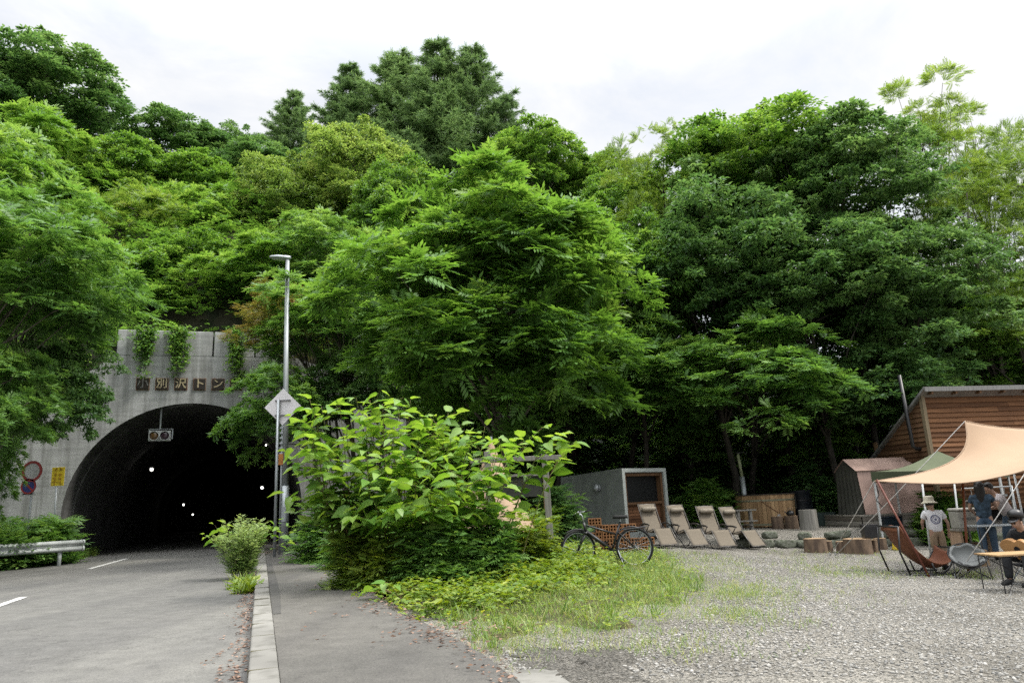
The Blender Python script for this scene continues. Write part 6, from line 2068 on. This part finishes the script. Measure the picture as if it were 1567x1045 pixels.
# folding kitchen table with the fire stand
kt = at(1530, 842, 16.3); zk = zg(kt.x, 16.3)
ktb = thing('kitchen_table', 'folding steel camp table between the two standing people', 'table', (kt.x, 16.3, zk))
zt_ = at(1530, 803, 16.3).z - zk
mb = MB(); mb.box((0, 0, zt_), (1.1, .5, .025)); mb.build('table_top', M['galv'], ktb, bevel=.006)
for x in (-.48, .48):
    for y_ in (-.2, .2): mb = MB(); mb.tube([(x, y_, 0), (x, y_, zt_)], .012, 6); mb.build('leg', M['black'], ktb)
lb_ = at(1497, 838, 15.6)
log('stump', 'pale split log block beside the grey camp chair', 1497, 838, 815, 22, 15.7, seed=14, side='log_end')

# ================================================================== LOW VEGETATION
g = np.random.default_rng(99)
def rosette_batch(P_, n, kind, size, upb=(.0, .9), g=g, spread=.05, tint=.45, tvar=.13, droop=.0):
    tpl, fc = {'leaf': LEAF, 'pinn': PINN, 'fine': FINE, 'heart': HEART, 'blade': BLADE}[kind]
    P_ = np.asarray(P_)
    ix = np.repeat(np.arange(len(P_)), n)
    N = len(ix)
    az = g.uniform(0, 2 * PI, N)
    d = np.stack([np.cos(az), np.sin(az), g.uniform(upb[0], upb[1], N)], 1)
    pos = P_[ix] + g.normal(0, spread, (N, 3)) * np.array([1, 1, .5])
    up = nrm(np.array([0, 0, 1.0]) + g.normal(0, .25, (N, 3)))
    sz = g.uniform(size * .65, size * 1.25, N)
    ti = np.clip(tint + g.normal(0, tvar, len(P_))[ix] * .8 + g.normal(0, tvar, N), 0, 1)
    return scatter(tpl, fc, pos, d, up, sz, ti)
def sample_poly(poly, n, g=g):
    a = np.array(poly)
    lo, hi = a.min(0), a.max(0)
    out = []
    while len(out) < n:
        x, y = g.uniform(lo[0], hi[0]), g.uniform(lo[1], hi[1])
        if inpoly(x, y, poly): out.append((x, y))
    return out
def pxpoly(px): return [(p.x, p.y) for p in (gnd(u, v) for u, v in px)]

# ---- weeds and grass on the verge
def vz(x, y):
    e = vedge(x, y) - .55 + .45 * math.sin(1.9 * x + 2.3 * y) * math.cos(2.7 * x - 1.1 * y)
    return zg(x, y) + (.03 * sst(e / .4) + .09 * sst(e / 2.0) if e > 0 else 0.0)
tall = pxpoly([(518, 850), (548, 880), (590, 900), (660, 905), (740, 893), (810, 875), (850, 855), (850, 822), (700, 806), (560, 812), (505, 826), (507, 842)])
midp = pxpoly([(535, 868), (565, 900), (610, 930), (660, 948), (760, 940), (850, 920), (930, 895), (880, 852), (800, 862), (700, 875), (600, 880)])
def wob(x, y):
    return .55 + .35 * math.sin(2.3 * x + 1.1 * y) * math.cos(1.7 * y - .8 * x) + .25 * math.sin(5.1 * x + 2) * math.sin(4.3 * y)
def jitter(P_, s=.28): return [(x + g.normal(0, s), y + g.normal(0, s)) for x, y in P_]
parts = []
pts = [(x, y, vz(x, y) + max(.1, wob(x, y)) * 1.2 * g.uniform(.05, 1.0) * g.uniform(.4, 1)) for x, y in sample_poly(tall, 2600)]
parts.append(rosette_batch(pts, 11, 'leaf', .13, (-.3, .7), spread=.09, tint=.38))
pts = [(x, y, vz(x, y) + g.uniform(.05, .9)) for x, y in sample_poly(tall, 900)]
parts.append(rosette_batch(pts, 7, 'pinn', .30, (.0, .9), tint=.36))
pts = [(x, y, vz(x, y) + g.uniform(.01, .38) * max(.05, wob(x, y))) for x, y in jitter(sample_poly(midp, 1800)) if to_st(Vector((x, y, 0)))[1] < -2.05 or y > 9]
parts.append(rosette_batch(pts, 10, 'leaf', .10, (-.2, .6), spread=.07, tint=.5))
pts = [(x, y, vz(x, y) + g.uniform(.03, .16)) for x, y in sample_poly(midp, 130)]
parts.append(rosette_batch(pts, 5, 'heart', .13, (-.05, .4), spread=.05, tint=.5))
pts = [(x, y, vz(x, y) + g.uniform(0, .09)) for x, y in sample_poly(VXY, 4600) if g.uniform() < min(1, .10 + max(0, vedge(x, y)) / 1.2)]
parts.append(rosette_batch(pts, 8, 'leaf', .07, (-.1, .6), spread=.06, tint=.55))
V, Fc, T = merge(parts)
tag(mesh_obj('weeds', arr_mesh('weeds', V, Fc, T, L['weed'])), 'leafy green weeds covering the verge around the knotweed', 'weeds', kind='stuff')
# grass: blades in tufts
parts = []
fr = pxpoly([(640, 940), (700, 978), (735, 996), (790, 982), (880, 972), (1000, 962), (1050, 935), (1080, 905), (1075, 880), (1020, 848), (960, 836), (880, 850), (860, 880), (760, 915), (680, 925)])
pts = [(x, y, vz(x, y) - .01) for x, y in sample_poly(fr, 6600) if g.uniform() < (.30 + .75 * wob(x * 1.3, y * .9)) * min(1, .12 + max(0, vedge(x, y)) / 1.1)]
parts.append(rosette_batch(pts, 8, 'blade', .085, (.4, 2.2), spread=.045, tint=.46, tvar=.2))
pts = [(x, y, vz(x, y) - .01) for x, y in sample_poly(VXY, 1900) if g.uniform() < min(1, .05 + max(0, vedge(x, y)) / 1.2)]
parts.append(rosette_batch(pts, 8, 'blade', .14, (.6, 2.6), spread=.05, tint=.42, tvar=.18))
pts = [(x, y, vz(x, y) - .01) for x, y in sample_poly(fr, 160)]
parts.append(rosette_batch(pts, 16, 'blade', .18, (.6, 2.6), spread=.05, tint=.38, tvar=.14))
halo = [(x + g.normal(0, .6), y + g.normal(0, .8)) for x, y in sample_poly(fr, 1500)]
pts = [(x, y, vz(x, y)) for x, y in halo if y < 21 and x > gz(700, 985, .3).x - .1 and to_st(Vector((x, y, 0)))[1] < -2.2]
parts.append(rosette_batch(pts, 7, 'blade', .08, (.5, 2.2), spread=.05, tint=.52, tvar=.2))
# thin patches out on the gravel
for px, n in (([(1090, 905), (1150, 895), (1165, 915), (1100, 920)], 260), ([(1090, 930), (1190, 940), (1180, 955), (1090, 950)], 170), ([(1200, 862), (1320, 868), (1400, 880), (1330, 888), (1220, 880)], 240),
              ([(1010, 842), (1110, 850), (1150, 870), (1110, 890)], 260), ([(1465, 876), (1512, 874), (1510, 886), (1470, 886)], 130), ([(950, 975), (1060, 968), (1100, 1000), (980, 1010)], 80),
              ([(1170, 840), (1380, 845), (1420, 862), (1200, 862)], 150), ([(860, 980), (960, 975), (930, 990), (880, 996)], 70), ([(740, 985), (790, 978), (800, 992), (760, 1004)], 120), ([(1120, 880), (1300, 890), (1350, 930), (1150, 940)], 130)):
    pl = pxpoly(px)
    jj = [(x + g.normal(0, .28), y + g.normal(0, .34)) for x, y in sample_poly(pl, n)]
    pts = [(x, y, zg(x, y)) for x, y in jj]
    parts.append(rosette_batch(pts, 7, 'blade', .075, (.6, 2.2), spread=.04, tint=.5, tvar=.2))
# along the foot of the guardrail and the bank
bank = pxpoly([(-80, 850), (140, 840), (150, 852), (60, 863), (-80, 880)])
pts = [(x, y, zg(x, y)) for x, y in sample_poly(bank, 1500)]
parts.append(rosette_batch(pts, 8, 'blade', .34, (.7, 2.8), spread=.06, tint=.35, tvar=.14))
V, Fc, T = merge(parts)
tag(mesh_obj('grass', arr_mesh('grass', V, Fc, T, L['grass'])), 'short grass on the verge and thin tufts on the gravel', 'grass', kind='stuff')
# green plants on the bank behind the guardrail, and in front of it
parts = []
bk = [(x, y) for x, y in sample_poly([((u - 783) / 1110 * y, y) for u, y in ((112, 25.0), (96, 26.9), (-40, 25.6), (-140, 24.5), (-100, 21.5), (60, 23.2))], 900)]
pts = [(x, y, .2 + g.uniform(.1, 1.5) * g.uniform(.3, 1)) for x, y in bk]
parts.append(rosette_batch(pts, 9, 'pinn', .45, (-.1, .8), spread=.12, tint=.34))
pts = [(x, y, zg(x, y) + g.uniform(.0, .3)) for x, y in sample_poly(bank, 700)]
parts.append(rosette_batch(pts, 9, 'leaf', .11, (-.2, .7), spread=.08, tint=.4))
V, Fc, T = merge(parts)
tag(mesh_obj('undergrowth', arr_mesh('undergrowth', V, Fc, T, L['maple'].copy() if False else L['walnut'])), 'leafy undergrowth along the guardrail and below the road signs', 'undergrowth', kind='stuff')
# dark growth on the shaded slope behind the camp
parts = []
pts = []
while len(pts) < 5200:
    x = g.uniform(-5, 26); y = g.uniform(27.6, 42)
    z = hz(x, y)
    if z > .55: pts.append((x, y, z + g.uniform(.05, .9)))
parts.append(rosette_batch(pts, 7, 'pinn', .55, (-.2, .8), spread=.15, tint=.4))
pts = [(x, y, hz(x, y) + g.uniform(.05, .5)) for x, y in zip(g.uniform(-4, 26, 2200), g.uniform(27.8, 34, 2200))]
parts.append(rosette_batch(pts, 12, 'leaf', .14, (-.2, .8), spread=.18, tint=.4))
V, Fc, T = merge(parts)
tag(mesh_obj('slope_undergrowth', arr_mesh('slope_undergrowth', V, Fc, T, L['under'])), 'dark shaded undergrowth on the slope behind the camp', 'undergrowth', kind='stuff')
# growth over the hill's higher slopes, between the trees
parts = []
pts = []
while len(pts) < 5000:
    x = g.uniform(-50, 8); y = g.uniform(24, 66)
    h = HB.ray_cast(Vector((x, y, 200)), Vector((0, 0, -1)))
    if h[0] and h[0].z > 3: pts.append((x, y, h[0].z + g.uniform(.1, 1.6)))
parts.append(rosette_batch(pts, 9, 'pinn', .5, (-.2, .8), spread=.3, tint=.42))
parts.append(rosette_batch(pts[::2], 26, 'leaf', .2, (-.3, .7), spread=.38, tint=.42))
V, Fc, T = merge(parts)
tag(mesh_obj('hill_undergrowth', arr_mesh('hill_undergrowth', V, Fc, T, L['maple'])), 'leafy scrub covering the hill between its trees', 'undergrowth', kind='stuff')

# ---- giant knotweed: arching stems with big heart-shaped leaves
def stem_plant(name, label, cat, base, tips, leaf, seed, lm, step=.16, start=.30, r=.013, up=.9, twigs=True):
    g_ = np.random.default_rng(seed)
    t = thing(name, label, cat, base)
    P_, D, S, T_ = [], [], [], []
    mb = MB()
    def run(a, b, arch_, st0, big):
        c = a.lerp(b, .5) + Vector((0, 0, arch_))
        ln = (b - a).length + arch_
        n = max(4, int(ln / step))
        pth = []
        for i in range(n + 1):
            q = i / n
            p = a * (1 - q) ** 2 + c * (2 * q * (1 - q)) + b * q * q
            pth.append(p)
        mb.tube(pth, [r * big * (1 - .75 * i / n) for i in range(n + 1)], 6)
        for i in range(n + 1):
            q = i / n
            if q < st0: continue
            d = (pth[min(i + 1, n)] - pth[max(i - 1, 0)]).normalized()
            sd = d.cross(Vector((0, 0, 1)))
            sd = sd.normalized() if sd.length > .1 else Vector((1, 0, 0))
            s = 1 if i % 2 else -1
            az = g_.uniform(-.5, .5)
            dd = sd * s * (1 if q < .97 else .2) + Vector((d.x, d.y, d.z * .4)) * (.55 + az) + Vector((0, 0, g_.uniform(-.32, .12)))
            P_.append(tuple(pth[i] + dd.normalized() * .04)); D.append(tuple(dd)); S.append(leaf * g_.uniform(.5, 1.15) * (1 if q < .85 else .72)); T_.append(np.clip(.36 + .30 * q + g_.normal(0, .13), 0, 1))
            if twigs and big == 1 and g_.uniform() < (.34 if b.x < 1.0 else .12) and .35 < q < .95:
                e = pth[i] + (dd.normalized() * 1.0 + d * .6 + Vector((0, 0, .25))).normalized() * g_.uniform(.35, .8)
                run(pth[i], e, .06, .25, .5)
    for tp, bs, ar in tips:
        run(Vector(bs) - base, Vector(tp) - base, ar, start, 1)
    P_, D, S, T_ = map(np.array, (P_, D, S, T_))
    upv = nrm(np.array([0, 0, 1.0]) + g_.normal(0, .30, (len(P_), 3)))
    hf = np.arange(len(P_)) % 2 == 0
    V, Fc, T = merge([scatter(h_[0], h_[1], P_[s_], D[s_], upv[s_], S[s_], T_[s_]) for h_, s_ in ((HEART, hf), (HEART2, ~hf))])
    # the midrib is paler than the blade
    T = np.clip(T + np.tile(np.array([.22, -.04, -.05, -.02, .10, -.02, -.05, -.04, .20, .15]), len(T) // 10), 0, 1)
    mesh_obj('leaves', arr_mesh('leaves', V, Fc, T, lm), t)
    mb.build('stems', mat(name + '_stem', (.16, .20, .06), (.20, .12, .06), 3, .6), t, smooth=True)
    return t
# leafy shrubs filling the foot of the knotweed
for i, (u, v, y, w, h, lb, lm) in enumerate(((548, 822, 12.3, 95, 120, 'ferny bright shrub at the footpath side of the knotweed foot', 'weed'), (600, 850, 11.9, 90, 80, 'low leafy shrub in front of the knotweed stems beside the path', 'weed'), (668, 842, 11.8, 120, 100, 'leafy shrub before the middle of the knotweed stems', 'walnut'),
                                              (745, 830, 12.4, 100, 110, 'leafy shrub under the notice board panel', 'walnut'), (812, 832, 13.3, 80, 70, 'low shrub at the foot of the notice board post', 'weed'))):
    c = at(u, v, y); bz = vz(c.x, y)
    t = thing('shrub', lb, 'shrub', (c.x, y, bz))
    gs = np.random.default_rng(400 + i)
    w_, h_ = w / 2 * y / F0, (at(u, v - h / 2, y).z - bz)
    d = nrm(gs.normal(size=(260, 3))); d[:, 2] = np.abs(d[:, 2])
    P_ = d * gs.uniform(.4, 1, (260, 1)) * np.array([w_, w_ * .8, h_]) * (1 + .22 * np.sin(d[:, :1] * 7 + i) * np.cos(d[:, 1:2] * 6))
    V, Fc, T = merge([rosette_batch(P_, 6, 'fine' if i == 0 else 'pinn', .20, (-.2, .8), spread=.06, tint=.46, g=gs), rosette_batch(P_, 7, 'leaf', .085, (-.3, .6), spread=.09, tint=.5, g=gs), rosette_batch(P_[::3] * 1.02, 3, 'heart', .15, (-.35, .3), spread=.06, tint=.6, g=gs)])
    mesh_obj('leaves', arr_mesh('leaves', V, Fc, T, L[lm]), t)
    mb = MB()
    for k in range(9):
        ee = Vector(P_[k * 9]) * .9
        mb.tube([(0, 0, -.05), ee * .5 + Vector((0, 0, .06)), ee], [.012, .008, .004], 5)
    mb.build('stems', M['bark_dark'], t)
gk = random.Random(44)
kb_ = at(660, 872, 13.0); kbase = Vector((kb_.x, 13.0, vz(kb_.x, 13.0)))
tips = []
tip_px = [(474, 612, 11.6), (492, 622, 12.0), (520, 622, 11.8), (545, 608, 12.4), (566, 612, 12.8), (585, 618, 12.0), (610, 626, 12.6), (628, 612, 13.0), (640, 640, 12.6), (668, 646, 12.9), (686, 632, 13.2), (705, 652, 12.8),
          (720, 660, 12.6), (742, 652, 13.0), (765, 672, 12.6), (790, 668, 12.9), (815, 668, 12.6), (838, 676, 12.4), (858, 668, 12.6), (880, 676, 12.5), (480, 668, 11.6), (500, 690, 11.4), (474, 712, 11.6), (488, 742, 11.6), (505, 770, 11.8),
          (530, 660, 11.5), (560, 690, 11.3), (600, 670, 11.4), (640, 690, 11.5), (680, 700, 11.5), (720, 705, 11.7), (560, 740, 11.2), (610, 735, 11.2), (660, 745, 11.2), (710, 745, 11.5), (760, 700, 12.0), (540, 790, 11.4), (590, 790, 11.2), (640, 790, 11.2), (690, 790, 11.4), (735, 770, 11.8), (775, 690, 12.1),
          (520, 730, 12.2), (580, 640, 12.8), (650, 670, 12.8), (615, 700, 12.4), (560, 655, 12.4), (690, 670, 12.6), (740, 690, 12.6)]
for u, v, y in tip_px:
    tp = at(u, v, y)
    far = abs(u - 640)
    bu = 640 + (u - 640) * (.62 if u < 745 else .55) + gk.uniform(-25, 25)
    b = at(bu, 870, 12.9 + gk.uniform(-.5, .9)); b.z = vz(b.x, b.y) - .05
    tips.append((tuple(tp), tuple(b), .35 + .10 * far / 60 if u > 745 else .30 + gk.uniform(0, .3)))
stem_plant('knotweed_shrub', 'big knotweed shrub with bright heart shaped leaves arching towards the notice board', 'shrub', kbase, tips, .31, 5, L['knot'], step=.15, start=.22)
# little ones at the edge of the path
for (u, v, y, w, lb, sd) in ((610, 928, 8.9, .26, 'low young knotweed with broad leaves lying on the edge of the footpath', 7), (588, 912, 9.7, .2, 'small knotweed sprout just behind the one lying on the footpath', 8)):
    b = gnd(u, v); b.z = .31 if v > 920 else vz(b.x, b.y)
    tp_ = []
    for k in range(6):
        a = gk.uniform(0, 2 * PI)
        tp_.append((tuple(b + Vector((math.cos(a) * .42, math.sin(a) * .30, gk.uniform(.08, .30)))), tuple(b), .12))
    stem_plant('knotweed_sprout', lb, 'plant', b, tp_, w * .8, sd, L['knot'], step=.13, start=.35, r=.006, twigs=False)

# ---- the feathery bush at the kerb with knotweed shoots
def rb_(u, v, y): return at(u, v, y)
b = gz(368, 886, .22); b = Vector((b.x, b.y, .22))
mg = thing('mugwort_bush', 'feathery pale green mugwort bush growing from the kerb before the tunnel', 'bush', b)
g2 = np.random.default_rng(3)
P_, D, S, T_ = [], [], [], []
mb = MB()
Hm = (at(368, 793, b.y).z - b.z)
for k in range(46):
    a = g2.uniform(0, 2 * PI); rr_ = g2.uniform(0, 1) ** .6
    top_ = Vector((math.cos(a) * .58 * rr_, math.sin(a) * .5 * rr_, Hm * (1.02 - .22 * rr_ ** 2) * g2.uniform(.72, 1.05)))
    bs = Vector((math.cos(a) * .14 * rr_, math.sin(a) * .12 * rr_, 0))
    mb.tube([bs, bs.lerp(top_, .5) + Vector((0, 0, .05)), top_], [.006, .005, .002], 5)
    for i in range(26):
        q = .12 + .88 * i / 25
        p = bs.lerp(top_, q) + Vector((0, 0, .05 * math.sin(PI * q)))
        for _ in range(2):
            aa = g2.uniform(0, 2 * PI)
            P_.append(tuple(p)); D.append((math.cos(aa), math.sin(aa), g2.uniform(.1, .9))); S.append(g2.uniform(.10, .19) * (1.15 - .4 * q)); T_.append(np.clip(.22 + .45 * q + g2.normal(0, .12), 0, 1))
P_, D, S, T_ = map(np.array, (P_, D, S, T_))
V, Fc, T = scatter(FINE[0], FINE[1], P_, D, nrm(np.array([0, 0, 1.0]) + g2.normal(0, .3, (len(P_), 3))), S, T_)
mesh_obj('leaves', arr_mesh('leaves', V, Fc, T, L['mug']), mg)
mb.build('stems', M['soil'], mg)
ks_ = gz(372, 880, .24)
tips = []
for u, v, y in ((312, 818, b.y - .2), (328, 803, b.y), (345, 800, b.y + .1), (322, 822, b.y), (440, 800, b.y + .2), (446, 812, b.y + .2), (428, 796, b.y + .3), (444, 828, b.y + .1), (410, 796, b.y + .3), (425, 808, b.y)):
    tips.append((tuple(at(u, v, y)), tuple(ks_), .18))
stem_plant('knotweed_shoots', 'knotweed shoots spreading to both sides of the feathery kerb bush', 'plant', ks_, tips, .22, 12, L['knot'], step=.13, start=.62, r=.006, twigs=False)
# bright weeds at its foot
pp_ = [gz(u, v, .24) for u, v in ((372, 892), (380, 896), (385, 903), (374, 905), (368, 898))]
pl_ = thing('dandelion_clump', 'low bright green clump of leaves in the gutter at the foot of the bush', 'plant', pp_[2])
V, Fc, T = merge([rosette_batch([tuple(p - pp_[2]) for p in pp_], 26, 'leaf', .22, (.1, 1.1), spread=.06, tint=.5), rosette_batch([tuple(p - pp_[2] + Vector((.05, -.2, 0))) for p in pp_], 22, 'blade', .26, (.8, 2.4), spread=.08, tint=.4)])
mesh_obj('leaves', arr_mesh('leaves', V, Fc, T, L['weed']), pl_)

# ---- litter in the gutter and along the path
parts = []
pts = []
for _ in range(380):
    s = g.uniform(0, 13); t = abs(g.normal(0, .11)) + .01
    p = rd(s, t); pts.append((p.x, p.y, .222 + g.uniform(0, .02)))
parts.append(rosette_batch(pts, 2, 'leaf', .05, (-.1, .25), spread=.02, tint=.55, tvar=.2))
pts = []
for _ in range(300):
    i = g.integers(2, len(PE) - 2); q = PE[i].lerp(PE[i + 1], g.uniform())
    o_ = abs(g.normal(0, .16))
    pts.append((q.x - o_, q.y + g.normal(0, .1), .318))
parts.append(rosette_batch(pts, 2, 'leaf', .045, (-.1, .25), spread=.04, tint=.5, tvar=.2))
for u, v, n in ((570, 890, 220), (548, 880, 160), (600, 925, 120), (440, 838, 160), (400, 846, 200), (690, 965, 150)):
    c = gz(u, v, .32)
    pts = [(c.x + g.normal(0, .35), c.y + g.normal(0, .5), .322 + g.uniform(0, .02)) for _ in range(n)]
    parts.append(rosette_batch(pts[:len(pts) // 2], 2, 'leaf', .055, (-.1, .3), spread=.03, tint=.4, tvar=.2))
V, Fc, T = merge(parts)
tag(mesh_obj('leaf_litter', arr_mesh('leaf_litter', V, Fc, T, L['litter'])), 'dry brown leaf litter along the kerb and footpath edges', 'litter', kind='stuff')

# ---- loose stones on the gravel
lot = pxpoly([(800, 1045), (1567, 1045), (1567, 880), (1300, 850), (1000, 850), (1110, 890), (1070, 940), (1000, 968), (760, 990)])
bm = bmesh.new(); bmesh.ops.create_icosphere(bm, subdivisions=1, radius=.5)
tv = np.array([tuple(v.co) for v in bm.verts]); tf = np.array([[v.index for v in f.verts] for f in bm.faces]); bm.free()
N = 30000
xy = np.array(sample_poly(lot, N))
keep = g.uniform(0, 1, N) < np.clip(9.0 / np.maximum(xy[:, 1], 3), .12, 1) ** 1.3
xy = xy[keep]; N = len(xy)
pos = np.array([(x, y, zg(x, y) + .003) for x, y in xy])
q = nrm(g.normal(size=(N, 3))); u_ = nrm(g.normal(size=(N, 3)))
base_ = .009 + .04 * g.uniform(0, 1, N) ** 2.6
V, Fc, T = scatter(tv * np.array([1, .75, .5]), tf, pos, q * np.array([1, 1, .25]), np.array([0, 0, 1.0]) + .3 * u_, base_, g.uniform(0, 1, N))
jit = g.normal(0, .0022, V.shape)
m, n_, l_, b_ = nodes('pebble')
a = n_.new('ShaderNodeAttribute'); a.attribute_name = 'tint'
r_ = ramp(n_, [(0, (.13, .13, .125)), (.3, (.22, .215, .20)), (.75, (.275, .265, .243)), (1, (.35, .338, .315))])
l_.new(a.outputs['Fac'], r_.inputs[0]); l_.new(r_.outputs[0], b_.inputs['Base Color']); b_.inputs['Roughness'].default_value = .85
tag(mesh_obj('pebbles', arr_mesh('pebbles', V + jit, Fc, T, m)), 'loose angular grey pebbles scattered over the gravel lot', 'gravel', kind='stuff')

# ---- vines over the parapet
for i, (s, zz, w, ln, lb) in enumerate(((-1.9, 8.8, .7, 2.0, 'vine hanging over the parapet seam above the first plaque'), (-.4, 8.8, .9, 1.9, 'vine hanging over the parapet between the first plaques'), (1.6, 8.85, 1.0, 2.6, 'longest vine hanging beside the fourth plaque'))):
    o0 = pw(s, zz, -.12)
    t = thing('hanging_vine', lb, 'vine', o0)
    gv = np.random.default_rng(60 + i)
    P_, mb = [], MB()
    for k in range(7):
        x0 = gv.uniform(-w / 2, w / 2); l2 = ln * gv.uniform(.4, 1)
        pth = [PT * (x0 + .12 * math.sin(3 * q + k)) + Vector((0, 0, .1 - l2 * q)) - PN * (.05 + .1 * q) for q in np.linspace(0, 1, 9)]
        mb.tube(pth, .008, 5)
        for p in pth:
            for _ in range(3): P_.append(tuple(p + Vector((gv.normal(0, .10), gv.normal(0, .06), gv.normal(0, .1)))))
    V, Fc, T = rosette_batch(P_, 7, 'leaf', .14, (-.9, .3), spread=.07, tint=.42, g=gv)
    mesh_obj('leaves', arr_mesh('leaves', V, Fc, T, L['walnut']), t)
    mb.build('stems', M['bark_dark'], t)

# ---- shrubs in the shade behind the sauna and the tub
for i, (u, v, y, w, h, lb) in enumerate(((1085, 760, 25.6, 95, 60, 'green shrub on the slope foot between sauna and hot tub'), (1235, 735, 27.2, 80, 60, 'dim shrub on the slope foot behind the dark barrel'), (855, 790, 20.5, 70, 90, 'leafy shrub between notice board and sauna wall'),
                                          (1265, 760, 26.0, 60, 50, 'small shrub beside the gable of the ridge tent'), (1440, 775, 20.6, 70, 55, 'green shrub behind the person in white T-shirt'), (500, 800, 19.0, 90, 90, 'shrub at the far end of the footpath beside the tunnel'), (560, 800, 16.5, 110, 110, 'leafy shrub at the footpath edge under the knotweed'))):
    c = at(u, v, y); bz = max(zg(c.x, y), hz(c.x, y) if y > 27 else -9)
    t = thing('shrub', lb, 'shrub', (c.x, y, bz))
    gs = np.random.default_rng(300 + i)
    w_, h_ = w / 2 * y / F0, (at(u, v - h / 2, y).z - bz)
    n = 150
    d = nrm(gs.normal(size=(n, 3))); d[:, 2] = np.abs(d[:, 2])
    P_ = d * gs.uniform(.55, 1, (n, 1)) * np.array([w_, w_, h_])
    V, Fc, T = merge([rosette_batch(P_, 7, 'pinn', .32, (-.2, .8), spread=.08, tint=.42, g=gs), rosette_batch(P_, 8, 'leaf', .13, (-.3, .6), spread=.12, tint=.45, g=gs)])
    mesh_obj('leaves', arr_mesh('leaves', V, Fc, T, L['maple' if i in (0, 4) else ('walnut' if i > 4 else 'oak')]), t)
    mb = MB()
    for k in range(9):
        e = Vector(P_[k * 9]) * .9
        mb.tube([(0, 0, -.05), e * .5 + Vector((0, 0, .08)), e], [.018, .012, .005], 5)
    mb.build('stems', M['bark_dark'], t)
